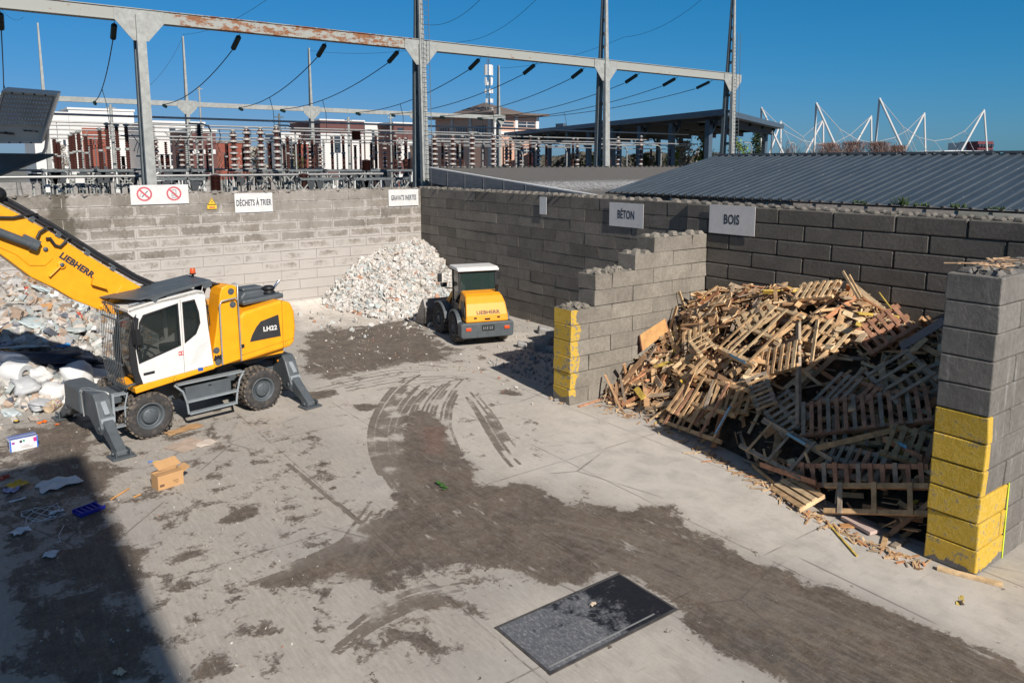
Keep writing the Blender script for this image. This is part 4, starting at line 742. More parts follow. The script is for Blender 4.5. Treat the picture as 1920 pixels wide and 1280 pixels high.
mb = MB(); mb.box(((E0_ + E1_) / 2, YE + .3, 2.6), (E1_ - E0_ - .3, .06, 5.3)); mb.box((E0_ + .14, YR, 2.6), (.06, 11, 5.1)); mb.prism([(E0_ + .1, YE + .2, 5.0), (E0_ + .1, YR, ZR - .08), (E0_ + .1, 2 * YR - YE - .2, 5.0)], (0, 0, 0), (.05, 0, 0)); off(mb.build('wall', mat('blue_cladding', (.06, .1, .15), .5), ms))
for i in range(38):
    mb = MB(); x = E0_ + .8 + i * .78; mb.box((x, YE + .16, 5.10), (.07, .07, .52)); off(mb.build('eave_bracket', mat('bracket_white', (.6, .62, .64), .5) if i == 0 else bpy.data.materials['bracket_white'], ms))
rw = random.Random(3)
mwd = mat('weed_green', (.06, .10, .02), .9, var=.3)
for px, s_ in ((1687, .24), (1725, .09), (1797, .11), (1612, .08), (1868, .08)):
    p = ony(px, 400, YE - .02); mb = MB()
    for i in range(34): a = rw.uniform(0, 6.28); L_ = rw.uniform(.3, 1) * s_; d_ = Vector((math.cos(a) * .5, math.sin(a) * .5, 1.0)); q = Vector((p[0] + rw.uniform(-.2, .2), YE - .02 + rw.uniform(-.04, .06), ZE + .02)); mb.beam(q, q + d_ * L_, .03, .006, w2=.01)
    w_ = mb.build('weed', mwd); tag(w_, {1687: 'tallest green weed tuft growing from the metal roof gutter', 1725: 'short weed tuft in the metal roof gutter right of the tallest one', 1797: 'weed tuft in the metal roof gutter toward the right end', 1612: 'small weed tuft in the gutter above the BOIS bay, leftmost', 1868: 'smallest weed tuft at the far right of the metal roof gutter'}[px], 'weed', 'weeds in the roof gutter')
# ================================================================ electrical substation beyond the left wall
m_gp, g, b = newmat('gantry_paint'); o = g.obj(); n1 = g.noise(g.sc(o, 1, 1, 1), 1.1, 7, .7); X_, Y_, Z_ = g.xyz(o)
rust = g.math('ADD', g.noise(g.sc(o, 1, .8, 2), 2.4, 7, .75), g.math('MULTIPLY', g.ramp(g.math('ABSOLUTE', g.math('ADD', Y_, 4.6)), 4.6, 7.4, 1, 0), .13)); rust = g.math('ADD', rust, g.math('MULTIPLY', Z_, 0.0))
c = g.mix(g.ramp(rust, .60, .68), (.30, .31, .285), g.mix(g.ramp(n1, .5, .8), (.22, .085, .03), (.10, .045, .025))); g.put(b, 'Base Color', c); g.put(b, 'Roughness', .7)
m_gs = mat('gantry_steel_plain', (.30, .31, .295), .6, var=.16); m_gd = mat('gantry_lattice', (.10, .12, .13), .6, var=.15)
m_ins = mat('green_glass_insulator', (.012, .03, .028), .25); m_cable = mat('cable_black', (.025, .025, .028), .6)
GX_ = -3.0
def tower(y, zt, x=GX_, base=1.15, top=.55, sc=1.0, zb=12.62, label='', ladder=False, group='gantry towers'):
    t = empty('gantry_tower', (x, y, 0), 0, label, 'tower', group); H = zt if zt > zb else zb
    sep = lambda z: base * sc + (top - base) * sc * min(1, z / zb) if z < zb else top * sc * max(.22, 1 - (z - zb) / 9.0)
    for s in (1, -1):
        mb = MB(); zs = [0, zb] + ([zt] if zt > zb else []); ww = .30 * sc
        for z0, z1 in zip(zs[:-1], zs[1:]): mb.beam((s * sep(z0) / 2, 0, z0), (s * sep(z1) / 2, 0, z1), .42 * sc if z0 < zb else .26 * sc, ww if z0 < zb else .16 * sc, up=(1, 0, 0), w2=(.34 if z0 < zb else .12) * sc, h2=(.24 if z0 < zb else .10) * sc)
        mb.build('tower_leg', m_gs if s > 0 else m_gd, t)
    z = 1.0; k = 0
    while z < H - .4:
        mb = MB(); mb.beam((-sep(z) / 2, 0, z), (sep(z) / 2, 0, z), .06, .20 * sc, up=(0, 0, 1)); mb.build('batten', m_gd, t); z += (1.15 if z < zb else .8) * (.8 + .2 * sc)
    mb = MB(); gz = zb - .05; mb.prism([(0, -.95 * sc, gz + .25), (0, .95 * sc, gz + .25), (0, .95 * sc, gz - .22), (0, .3 * sc, gz - 1.0 * sc), (0, -.3 * sc, gz - 1.0 * sc), (0, -.95 * sc, gz - .22)], (.22 * sc, 0, 0), (.26 * sc, 0, 0)); mb.build('gusset_plate', m_gs, t)
    if ladder:
        mb = MB()
        for s in (-.18, .18): mb.beam((sep(0) / 2 + .32, s + .1, 0), (sep(zb) / 2 + .26, s + .1, zb + 3), .025, .025)
        for i in range(60): mb.beam((sep(i * .25) / 2 + .32, -.08, .3 + i * .25), (sep(i * .25) / 2 + .32, .28, .3 + i * .25), .02, .02)
        mb.build('ladder', m_gd, t)
    return t
tower(-11.72, 12.0, label='nearest gantry tower, left of the rusty beam above the no smoking sign')
tower(1.72, 19.5, label='gantry tower with caged ladder standing at the corner of the yard walls', ladder=True)
tower(14.88, 19.0, label='gantry tower behind the gravel roof, third along the beam')
tower(27.34, 19.0, label='gantry tower at the right hand end of the long beam', ladder=True)
mb = MB(); mb.beam((GX_, -26, 12.62), (GX_, 27.6, 12.62), .40, .46); mb.beam((GX_, -26, 12.37), (GX_, 27.6, 12.37), .50, .03); mb.beam((GX_, -26, 12.87), (GX_, 27.6, 12.87), .50, .03)
bmn = mb.build('gantry_beam', m_gp); tag(bmn, 'long pale steel beam with rust running across the gantry towers', 'beam')
G2X = -20.0
for i, y in enumerate((-13.8, -5.87, 2.51, 11.0, 18.9)):
    lb = ['slim rear mast at the far left above the floodlight', 'slim rear mast right of the nearest gantry tower', 'slim rear mast with tall tip, middle of the rear beam', 'slim rear mast hidden beside the ladder tower', 'slim rear mast in front of the pink building'][i]
    tower(y, 14.5, x=G2X, base=.9, top=.4, sc=.62, zb=10.27, label=lb, group='rear gantry masts')
mb = MB(); mb.beam((G2X, -26, 10.25), (G2X, 19.1, 10.25), .26, .30); o = mb.build('gantry_beam', m_gs); tag(o, 'thinner pale beam on the rear row of masts', 'beam')
# tension insulators and conductors between the two gantries
INS = [(-60, 8), (0, 14), (215, 24), (452, 52), (614, 70), (752, 87), (905, 102), (1010, 116), (1100, 126), (1203, 139), (1275, 147), (1340, 155)]
for k, (px, py) in enumerate(INS):
    p = onx(px, py, GX_); y = p[1]; z = 12.3; y2 = y * .93 + (-.4 if k % 2 else .5)
    a = Vector((GX_ - .2, y, z)); bq = Vector((G2X + .3, min(y2, 18.6), 10.15)); dvec = (bq - a).normalized(); d0 = (dvec + Vector((0, 0, -.30))).normalized(); e = a + d0 * 1.35
    mb = MB(); mb.tube([a, a + d0 * .25], .02, 6, caps=False); mb.lathe(a + d0 * .22, d0, [(0, .03)] + sum([[(i * .085 + .02, .11), (i * .085 + .055, .125), (i * .085 + .08, .06)] for i in range(12)], []) + [(1.06, .03)], 12); o = mb.build('tension_insulator', m_ins); tag(o, 'dark green ribbed insulator hanging under the main beam on its wire', 'insulator', 'insulators under the main beam')
    mb = MB(); N = 14; mb.tube([e + (bq - e) * (i / N) + Vector((0, 0, -3.4 * (i / N) * (1 - i / N) * .62)) for i in range(N + 1)], .024, 5); o = mb.build('power_line', m_cable); tag(o, 'black sagging power line between main beam and rear beam', 'cable', 'power lines between the beams')
    f2 = (e - bq).normalized(); mb = MB(); q = bq + Vector((0, 0, -.05)); mb.lathe(q, f2 + Vector((0, 0, -.3)), [(0, .03)] + sum([[(i * .08 + .02, .09), (i * .08 + .05, .10), (i * .08 + .07, .05)] for i in range(8)], []) + [(.7, .02)], 10); o = mb.build('tension_insulator', m_ins); tag(o, 'small dark insulator under the rear beam at the end of its wire', 'insulator', 'insulators under the rear beam')
    if k % 2 == 0 or k in (1, 5):
        mb = MB(); t_ = .55; s0 = e + (bq - e) * t_ + Vector((0, 0, -3.4 * t_ * (1 - t_) * .62)); mb.tube([s0, s0 + Vector((.1, .15, -.8)), s0 + Vector((-.1, .25, -1.8)), s0 + Vector((-.4, .3, -2.6))], .018, 5); o = mb.build('dropper_cable', m_cable); tag(o, 'thin dropper wire hanging from a power line to the busbars', 'cable', 'dropper wires')
mb = MB()
for (a, bq, D0, D1) in [((0, 285 * 0 + 15), (44, 32), 50, 66), ((500, 0), (342, 65), 48, 66), ((345, 65), (275, 165), 66, 60), ((1005, 0), (870, 78), 44, 52), ((870, 78), (580, 95), 52, 68), ((1315, 0), (1170, 70), 50, 56), ((1170, 70), (935, 128), 56, 68), ((900, 0), (790, 45), 40, 44)]:
    A_, B_ = Vector(dep(*a, D0)), Vector(dep(*bq, D1)); mb = MB(); mb.tube([A_ + (B_ - A_) * t_ - Vector((0, 0, 2.0 * t_ * (1 - t_))) for t_ in [i / 8 for i in range(9)]], .012, 5); o = mb.build('guard_wire', m_cable); tag(o, 'thin guard wire strung between mast tips against the sky', 'cable', 'guard wires')
# busbar tubes (all run along the gantry)
m_bus = mat('aluminium_tube', (.36, .36, .35), .4, .4, var=.08)
for k, (px, py, X, y0, y1, r) in enumerate([(200, 217, -9, -22, 30, .055), (200, 231, -11, -22, 12, .045), (200, 237, -13, -20, 30, .045), (200, 245, -15, -20, 6, .04), (300, 256, -9, -22, 24, .04), (300, 262, -12, -16, 20, .035), (900, 262, -8, 4, 30, .045), (1000, 268, -12, 6, 34, .04), (1000, 276, -15, 6, 34, .035), (620, 247, -8, -4, 8, .045), (300, 330, -8, -20, 2, .07), (330, 318, -12, -20, 0, .05)]):
    z = onx(px, py, X)[2]; mb = MB(); mb.tube([(X, y0, z), (X, y1, z)], r, 8); o = mb.build('busbar', m_bus)
    tag(o, 'long horizontal aluminium busbar tube above the substation', 'busbar', 'busbars of the substation')
m_brn = mat('brown_porcelain', (.075, .028, .022), .3, var=.15); m_wht = mat('white_porcelain', (.36, .34, .32), .35); m_blk = mat('black_porcelain', (.015, .017, .022), .3)
def post_tmpl(kind, name):
    t = empty(name)
    if kind == 'disc':
        n = 6
        mb = MB(); mb.lathe((0, 0, 0), (0, 0, 1), [(0, .10)] + sum([[(i / n + .02, .10), (i / n + .05, .2), (i / n + .09, .2), (i / n + .10, .1), (i / n + .125, .16), (i / n + .14, .16), (i / n + .15, .09)] for i in range(n)], []) + [(1, .08), (1, 0)], 12, smooth=False)
        for i in range(n): mb.lathe((0, 0, i / n + .055), (0, 0, 1), [(0, .205), (.03, .21), (.055, .15), (.06, .08)], 12, mi=1)
        mb.build('porcelain_sheds', [m_brn, m_wht], t)
    elif kind == 'rod':
        mb = MB(); mb.lathe((0, 0, 0), (0, 0, 1), [(0, .075)] + sum([[(i / 20 + .01, .085), (i / 20 + .03, .11), (i / 20 + .04, .075)] for i in range(20)], []) + [(1, .05), (1, 0)], 8, smooth=False); mb.build('porcelain_rod', m_brn, t)
        mb = MB(); mb.lathe((0, 0, .48), (0, 0, 1), [(0, .125), (.05, .125)], 8); mb.build('joint_collar', m_gs, t)
    elif kind == 'dark':
        n = 7; mb = MB(); mb.lathe((0, 0, 0), (0, 0, 1), [(0, .09)] + sum([[(i / n + .02, .09), (i / n + .05, .2), (i / n + .09, .18), (i / n + .12, .09)] for i in range(n)], []) + [(1, .08), (1, 0)], 12, smooth=False); mb.build('porcelain_sheds', m_blk, t)
    else:
        mb = MB(); mb.lathe((0, 0, 0), (0, 0, 1), [(0, .22)] + sum([[(i / 12 + .01, .24), (i / 12 + .04, .3), (i / 12 + .06, .22)] for i in range(12)], []) + [(1, .2), (1, 0)], 12, smooth=False); mb.build('porcelain_body', m_brn, t)
    mb = MB(); mb.lathe((0, 0, 1.0), (0, 0, 1), [(0, .06), (.03, .14), (.05, .14), (.07, .03)], 8); mb.build('metal_cap', m_gs, t); mb = MB(); mb.box((0, 0, -.02), (.36, .36, .03)); mb.build('base_plate', m_gs, t)
    return t
TM = {}
POSTS = [('disc', [(440, 248, 315), (465, 243, 315), (491, 243, 315), (521, 240, 316)], -8), ('disc', [(295, 262, 314), (342, 258, 314), (360, 257, 314), (378, 257, 314), (395, 256, 314), (548, 273, 314), (601, 273, 314), (582, 272, 314), (722, 266, 314), (750, 262, 318), (837, 276, 312)], -13),
 ('disc', [(815, 256, 312), (849, 256, 312), (885, 254, 312), (925, 256, 312)], -8), ('disc', [(950, 272, 312), (978, 272, 312), (1009, 262, 312), (1082, 262, 312), (1158, 260, 312), (1201, 258, 312)], -11),
 ('rod', [(106, 262, 318), (113, 268, 318), (136, 256, 318), (142, 252, 318), (152, 250, 318), (165, 256, 318), (192, 245, 320), (206, 236, 320), (224, 238, 322), (242, 238, 322), (427, 270, 318), (458, 280, 318), (508, 270, 318), (541, 258, 318)], -9),
 ('rod', [(563, 262, 318), (573, 264, 318), (587, 260, 318), (624, 258, 318), (645, 256, 318), (667, 275, 318), (697, 270, 316), (706, 256, 316), (742, 258, 318), (761, 262, 318), (830, 266, 312), (858, 270, 312), (867, 258, 312), (906, 272, 312), (957, 262, 312), (994, 258, 312), (1024, 274, 312), (1074, 262, 312), (1144, 280, 312), (1220, 280, 312), (1256, 280, 312), (306, 292, 332), (317, 292, 332), (233, 295, 328)], -11),
 ('dark', [(284, 236, 258), (374, 235, 262), (465, 244, 262)], -9.5), ('fat', [(405, 328, 358), (570, 326, 358), (283, 262, 325), (668, 246, 262), (687, 300, 320)], -6.5)]
LBL = dict(disc='stacked disc insulator with brown and white sheds in the substation', rod='slim dark brown ribbed insulator rod in the substation', dark='short black insulator stack on a busbar end', fat='thick brown ribbed porcelain bushing in the substation')
for kind, lst, X in POSTS:
    for px, yt, yb in lst:
        if kind not in TM: o = TM[kind] = post_tmpl(kind, dict(disc='disc_insulator', rod='rod_insulator', dark='black_insulator', fat='bushing')[kind])
        else: o = copy_tree(TM[kind])
        pb_, pt_ = onx(px, yb, X), onx(px, yt, X); o.location = pb_; h = pt_[2] - pb_[2]; s_ = 1.0 if kind != 'disc' else (1.05 if X > -10 else .72 if X < -12 else .85); o.scale = (s_, s_, h)
        tag(o, LBL[kind], 'insulator', {'disc': 'disc insulators of the substation', 'rod': 'rod insulators of the substation', 'dark': 'black insulators of the substation', 'fat': 'porcelain bushings of the substation'}[kind])
# support frames, each a thing: top channel, legs, cross braces, gear boxes
rs = random.Random(21); m_fr = mat('frame_steel', (.12, .135, .14), .6, var=.15); m_box = mat('cabinet_white', (.62, .62, .6), .6, var=.06); m_dk = mat('gear_dark', (.04, .045, .05), .6)
def frame(px0, px1, py, X, i):
    a, c_ = onx(px0, py, X), onx(px1, py, X); y0, y1, z = a[1], c_[1], a[2]; t = empty('support_frame', (X, (y0 + y1) / 2, 0), 0, 'grey steel support frame carrying insulators in the substation', 'support frame', 'support frames of the substation'); w_ = (y1 - y0) / 2
    mb = MB(); mb.beam((-.3, -w_, z), (-.3, w_, z), .08, .12); mb.beam((.3, -w_, z), (.3, w_, z), .08, .12)
    k = max(2, int(w_ * 2 / 1.1))
    for j in range(k + 1): mb.beam((-.35, -w_ + 2 * w_ * j / k, z + .04), (.35, -w_ + 2 * w_ * j / k, z + .04), .1, .1)
    mb.build('top_frame', m_fr, t)
    for j in range(0, k + 1, max(1, k // 3)):
        mb = MB(); yy = -w_ + 2 * w_ * j / k
        for s in (-.25, .25): mb.beam((s, yy, 0), (s, yy, z - .08), .07, .07)
        for q in range(5): mb.beam((-.25, yy, z - .4 - q * .5), (.25, yy, z - .85 - q * .5), .05, .05)
        mb.build('leg', m_gs if (i + j) % 2 else m_fr, t)
    for j in range(k * 3):
        r_ = rs.random(); yy = -w_ + 2 * w_ * (j + rs.random()) / (k * 3); mb = MB()
        if r_ < .22: h_ = rs.uniform(.15, .5); zo_ = z - .2 - rs.random() * .9; mb.box((.3, yy, zo_ - h_ / 2), (.25, rs.uniform(.12, .4), h_)); mb.box((.3, yy, (zo_ + z) / 2), (.05, .05, z - zo_ + .02)); mb.build('drive_box', m_box, t)
        elif r_ < .72: mb.prism([(0, yy - .22, z - .1), (0, yy + .22, z - .1), (0, yy + .1, z - .6), (0, yy - .1, z - .6)], (.1, 0, 0), (.35, 0, 0)); mb.tube([(.2, yy, z - .6), (.2, yy, z - 2.2)], .04, 6); mb.build('gear_linkage', m_dk, t)
        else: mb.beam((.3, yy - .3, z - .2), (.3, yy + .3, z - .9), .06, .06); mb.beam((.3, yy + .3, z - .2), (.3, yy - .3, z - .9), .06, .06); mb.build('cross_brace', m_gs, t)
i = 0
for X, py, spans in [(-9, 320, [(80, 125), (130, 172), (182, 252), (285, 350), (358, 380), (430, 530), (538, 600), (610, 680), (690, 770), (800, 930), (940, 1010)]), (-13, 322, [(60, 120), (150, 240), (300, 400), (540, 610), (640, 760)]), (-6.5, 336, [(280, 345), (352, 380), (560, 640), (660, 760)]), (-15, 330, [(100, 200), (260, 330), (420, 500), (520, 640), (670, 780)])]:
    for px0, px1 in spans: frame(px0, px1, py, X, i); i += 1
# standing posts, cabinets and bent conduits
for px, yt, X, r, m_, nm, lb in [(207, 196, -16, .12, m_gs, 'steel_post', 'grey tubular post in the substation'), (272, 255, -14, .10, m_gs, 'steel_post', 'grey tubular post in the substation'), (523, 213, -10, .09, m_gd, 'steel_post', 'grey tubular post in the substation'), (653, 220, -16, .13, m_gs, 'steel_post', 'grey tubular post in the substation'), (373, 162, -32, .10, m_gs, 'steel_post', 'grey tubular post in the substation'), (732, 215, -14, .08, m_gs, 'steel_post', 'grey tubular post in the substation'), (1448, 245, -12, .1, m_gd, 'steel_post', 'grey tubular post in the substation')]:
    t_ = onx(px, yt, X); mb = MB(); mb.tube([(X, t_[1], 0), (X, t_[1], t_[2])], r, 8, r2=r * .7); mb.box((X, t_[1], .02), (.4, .4, .04)); mb.box((X, t_[1], t_[2] - .2), (.1, .5, .06)); o = mb.build(nm, m_); tag(o, lb, 'post', 'posts of the substation')
for px, yt, yb, X in [(395, 233, 325, -9), (553, 236, 320, -9), (1063, 275, 312, -9), (1176, 273, 312, -9), (1240, 273, 312, -9), (1410, 268, 300, -9), (1492, 268, 292, -9), (980, 280, 312, -9), (905, 249, 312, -10), (300, 293, 325, -9), (130, 290, 322, -9)]:
    b_, t_ = onx(px, yb, X), onx(px, yt, X); z1 = t_[2]; y_ = t_[1]; mb = MB(); mb.tube([(X, y_, 0), (X, y_, z1 - .4), (X, y_ - .12, z1 - .12), (X, y_ - .4, z1), (X, y_ - 1.1, z1)], .045, 7); o = mb.build('bent_conduit', m_gs); tag(o, 'pale pipe bent over at the top in the substation', 'pipe', 'bent pipes of the substation')
# perimeter wall behind the switchyard
mb = MB(); wall(mb, -30, 8, 'y', -24.4, -24.0, 12, random.Random(2), chip=0, L=1.6); o = mb.build('perimeter_wall', mat('perimeter_block', (.27, .26, .245), .9, var=.2, isl=.12)); tag(o, 'grey block wall along the rear of the substation', 'wall')

# thinner gear further back: rods, droppers and clamps
r5 = random.Random(55)
for k in range(70):
    px = r5.uniform(100, 1010); X = r5.choice([-12, -14.5, -16, -18]); yt = r5.uniform(250, 290); yb = r5.uniform(312, 324)
    p0, p1 = Vector(onx(px, yb, X)), Vector(onx(px, yt, X)); mb = MB(); r_ = r5.choice([.03, .045, .06])
    if k % 3: mb.lathe((0, 0, 0), (0, 0, 1), sum([[(i * .12, r_), (i * .12 + .04, r_ * 1.8), (i * .12 + .07, r_)] for i in range(max(2, int((p1.z - p0.z) / .12)))], []), 7, smooth=False)
    else: mb.tube([(0, 0, -2), (0, 0, p1.z - p0.z)], r_, 6)
    o = mb.build('thin_rod', r5.choice([m_brn, m_gd, m_brn, m_gs])); o.location = p0; tag(o, 'thin upright rod among the gear of the substation', 'rod', 'thin rods of the substation')
for k in range(46):
    px = r5.uniform(110, 1400); X = r5.choice([-8, -10, -13]); a = Vector(onx(px, r5.uniform(240, 268), X)); b2 = Vector(onx(px + r5.uniform(-25, 25), r5.uniform(262, 292), X - r5.uniform(0, 3))); mid = (a + b2) / 2 + Vector((0, r5.uniform(-.4, .4), -.25)); mb = MB(); mb.tube([a, mid, b2], .018, 5); o = mb.build('jumper_wire', r5.choice([m_cable, m_gs])); tag(o, 'short jumper wire between busbars of the substation', 'cable', 'jumper wires of the substation')
# ================================================================ houses, mast, canopy, stadium, trees in the distance
m_wb = mat('render_white', (.62, .61, .59), .8, var=.03); m_rb = mat('brick_red', (.25, .07, .045), .85, var=.08); m_db = mat('cladding_brown', (.12, .05, .045), .8, var=.08); m_pk = mat('render_pink', (.56, .34, .25), .85, var=.04); m_win = mat('window_dark', (.035, .05, .07), .25, var=.1)
def house(name, px0, px1, ytop, X, depth, m_, label, wins=(), roofm=None, zlow=0.0, trims=(), cat='building'):
    # a block whose sunlit +x face spans px0..px1 in the plane x = X
    a, c_ = onx(px0, ytop, X), onx(px1, ytop, X); y0, y1, z = a[1], c_[1], (a[2] + c_[2]) / 2
    t = empty(name, (X - depth / 2, (y0 + y1) / 2, 0), 0, label, cat); w_ = y1 - y0
    mb = MB(); mb.box((0, 0, z / 2), (depth, w_, z)); mb.build('wall', m_, t)
    mb = MB(); mb.box((0, 0, z + .1), (depth + .3, w_ + .3, .25)); mb.build('parapet', roofm or m_wb, t)
    for (wx0, wx1, wy0, wy1) in wins:
        p, q = onx(wx0, wy0, X), onx(wx1, wy1, X); mb = MB(); cy = (p[1] + q[1]) / 2 - (y0 + y1) / 2; cz = (p[2] + q[2]) / 2
        mb.box((depth / 2 + .03, cy, cz), (.06, abs(q[1] - p[1]), abs(p[2] - q[2]))); fw_ = mb.build('window', m_win, t)
        n_ = max(1, int(abs(q[1] - p[1]) / 1.2)); mb = MB()
        for i in range(1, n_): mb.box((depth / 2 + .075, cy - abs(q[1] - p[1]) / 2 + i * abs(q[1] - p[1]) / n_, cz), (.03, .07, abs(p[2] - q[2])))
        mb.box((depth / 2 + .075, cy, cz), (.03, abs(q[1] - p[1]), .07)); mb.build('window_bars', m_wb, fw_)
    for (mm, wx0, wx1, wy0, wy1, th) in trims:
        p, q = onx(wx0, wy0, X), onx(wx1, wy1, X); mb = MB(); mb.box((depth / 2 + th / 2, (p[1] + q[1]) / 2 - (y0 + y1) / 2, (p[2] + q[2]) / 2), (th, abs(q[1] - p[1]), abs(p[2] - q[2]))); mb.build('facade_panel', mm, t)
    return t
house('apartment_building', 60, 128, 213, -72, 14, m_wb, 'white apartment block at the far left behind the floodlight', wins=[(105, 112, 228, 300)], trims=[(m_win, 118, 124, 262, 275, .05)])
house('apartment_building', 128, 250, 207, -80, 16, m_wb, 'white apartment block with red panel and rooftop pergola', wins=[(216, 222, 248, 262), (238, 246, 252, 266)], trims=[(m_rb, 153, 203, 240, 312, .5)])
house('apartment_building', 276, 382, 231, -66, 15, m_wb, 'white apartment block with two tall windows right of the nearest tower', wins=[(318, 331, 255, 286), (320, 332, 290, 310)], trims=[(m_db, 333, 346, 250, 300, .12), (m_win, 317, 329, 238, 246, .05)])
house('apartment_building', 352, 404, 246, -58, 10, m_db, 'dark brown clad block behind the disc insulators', wins=[(362, 372, 262, 268)], trims=[(m_wb, 352, 404, 280, 289, .12)])
house('apartment_building', 402, 470, 268, -95, 10, m_rb, 'low brick house seen between the insulators, left', roofm=mat('roof_grey', (.2, .18, .17), .8))
house('apartment_building', 600, 682, 227, -90, 14, m_db, 'brown topped apartment block with balconies in the middle distance', wins=[(624, 637, 248, 288), (624, 637, 292, 312), (604, 610, 278, 304)], trims=[(m_wb, 600, 682, 250, 318, .3), (m_win, 625, 637, 256, 286, .45)])
house('apartment_building', 684, 716, 232, -92, 12, m_wb, 'narrow white apartment block left of the ladder tower', wins=[(697, 703, 246, 300)])
house('apartment_building', 558, 582, 270, -88, 8, m_rb, 'narrow orange brick house behind the middle mast', wins=[(568, 576, 276, 300)])
house('apartment_building', 526, 600, 252, -99, 8, m_wb, 'long white building low behind the middle insulators', wins=[(535, 545, 262, 268)])
house('apartment_building', 738, 776, 232, -86, 12, m_db, 'dark red apartment block just left of the ladder tower', wins=[(745, 757, 240, 252)], trims=[(m_wb, 738, 776, 262, 300, .2), (m_win, 764, 772, 285, 300, .3)])
house('apartment_building', 800, 870, 272, -80, 10, mat('render_tan', (.3, .2, .16), .85), 'tan low building behind the right group of insulators', wins=[(822, 832, 282, 300), (842, 856, 284, 302)])
# pink building with hipped cap and wide eaves
pk = house('industrial_building', 930, 1008, 217, -58, 17, m_pk, 'pink industrial building with white pilasters and telecom mast on its roof', wins=[(941, 963, 228, 238), (971, 1003, 228, 240), (971, 1003, 278, 288)], trims=[(m_wb, 925, 939, 215, 312, .15), (m_wb, 965, 970, 215, 312, .15), (m_wb, 1004, 1009, 215, 312, .15), (m_wb, 930, 1008, 246, 254, .2), (m_wb, 930, 1008, 215, 219, .2)])
a = onx(930, 214, -58); c_ = onx(1008, 214, -58); yc_, hw_, zt_ = (a[1] + c_[1]) / 2, (c_[1] - a[1]) / 2, a[2]
m_rf = mat('roof_brown', (.14, .11, .095), .85)
mb = MB(); mb.box((0, 0, zt_ + .1), (19.5, hw_ * 2 + 2.6, .3)); mb.add([(-7, -hw_, zt_ + .25), (7, -hw_, zt_ + .25), (7, hw_, zt_ + .25), (-7, hw_, zt_ + .25), (0, 0, zt_ + 2.3)], [(0, 1, 4), (1, 2, 4), (2, 3, 4), (3, 0, 4)]); mb.build('hipped_roof', m_rf, pk)
for i in range(3):
    mb = MB(); mb.box((4.5 - i * 5.2, -hw_ - .03, zt_ - 2.4), (3.0, .06, 1.7)); wv = mb.build('window', m_win, pk); mb = MB()
    for j in range(4): mb.box((4.5 - i * 5.2 - 1.1 + j * .75, -hw_ - .08, zt_ - 2.4), (.08, .04, 1.7))
    mb.build('window_bars', m_wb, wv)
    mb = MB(); mb.box((7.1 - i * 5.2, -hw_ - .08, zt_ / 2), (.7, .16, zt_)); mb.build('pilaster', mat('pilaster_grey', (.5, .48, .46), .8) if i == 0 else bpy.data.materials['pilaster_grey'], pk)
    mb = MB(); mb.box((4.5 - i * 5.2, -hw_ - .04, zt_ - .8), (4.3, .08, 1.0)); mb.build('facade_panel', m_pk, pk)
# telecom mast
mp = onx(916, 208, -62); zb_ = mp[2]; zt2 = onx(916, 110, -62)[2]; mm_ = empty('telecom_mast', (-62, mp[1], zb_ - .6), 0, 'lattice telecom mast with white antenna panels on the pink building', 'mast'); Hm = zt2 - zb_ + .6
mb = MB()
for i in range(3): an = i * 2.094; mb.tube([(math.cos(an) * .32, math.sin(an) * .32, 0), (math.cos(an) * .2, math.sin(an) * .2, Hm)], .05, 6)
for k in range(int(Hm / .45)):
    for i in range(3): a1 = i * 2.094; a2 = a1 + 2.094; r_ = .3 - .1 * k * .45 / Hm; mb.tube([(math.cos(a1) * r_, math.sin(a1) * r_, k * .45), (math.cos(a2) * r_, math.sin(a2) * r_, k * .45 + .45)], .022, 4, caps=False)
mb.build('lattice', m_gd, mm_)
rm = random.Random(9)
for z_, h_, n_ in ((Hm - 1.7, 1.5, 5), (Hm - 3.2, .9, 3), (Hm * .42, .6, 4), (Hm * .25, .6, 4), (Hm * .55, .5, 3), (.8, .5, 3)):
    for i in range(n_): an = rm.uniform(-1.6, 1.9); mb = MB(); mb.box((math.cos(an) * .62, math.sin(an) * .62, z_), (.14, .28, h_), (0, 0, an)); mb.beam((0, 0, z_), (math.cos(an) * .55, math.sin(an) * .55, z_), .04, .04); mb.build('antenna_panel', m_wb, mm_)
# open canopy building
def V(px, py, D): return Vector(dep(px, py, D))
P1, P2, P3 = V(1358, 212, 55), V(945, 251, 100), V(1470, 240, 78); zc = P1.z; P2.z = zc; P3.z = zc; P4 = P2 + P3 - P1
cn = empty('open_canopy', (P1 + P2 + P3 + P4) / 4 * 1.0, 0, 'large open sided steel canopy with dark blue edge beyond the gravel roof', 'canopy'); cn.location.z = 0
m_cn = mat('canopy_blue', (.07, .10, .135), .5, var=.1); m_un = mat('canopy_underside', (.05, .05, .055), .8)
mb = MB(); Pq = [P1, P2, P4, P3]; mb.add([p + Vector((0, 0, .3)) for p in Pq] + [p - Vector((0, 0, .12)) for p in Pq], [(0, 1, 2, 3), (7, 6, 5, 4), (0, 4, 5, 1), (1, 5, 6, 2), (2, 6, 7, 3), (3, 7, 4, 0)]); o = mb.build('roof', m_cn, cn); off(o)
mb = MB(); L1 = (P2 - P1); L2 = (P3 - P1)
for k in range(10): s_ = P1 + L1 * (.03 + k * .105); mb.beam(s_ + L2 * .04 - Vector((0, 0, .45)), s_ + L2 * .96 - Vector((0, 0, .45)), .3, .6)
for k in range(5): s_ = P1 + L2 * (.05 + k * .22); mb.beam(s_ + L1 * .02 - Vector((0, 0, .25)), s_ + L1 * .98 - Vector((0, 0, .25)), .2, .25)
off(mb.build('roof_beams', m_un, cn))
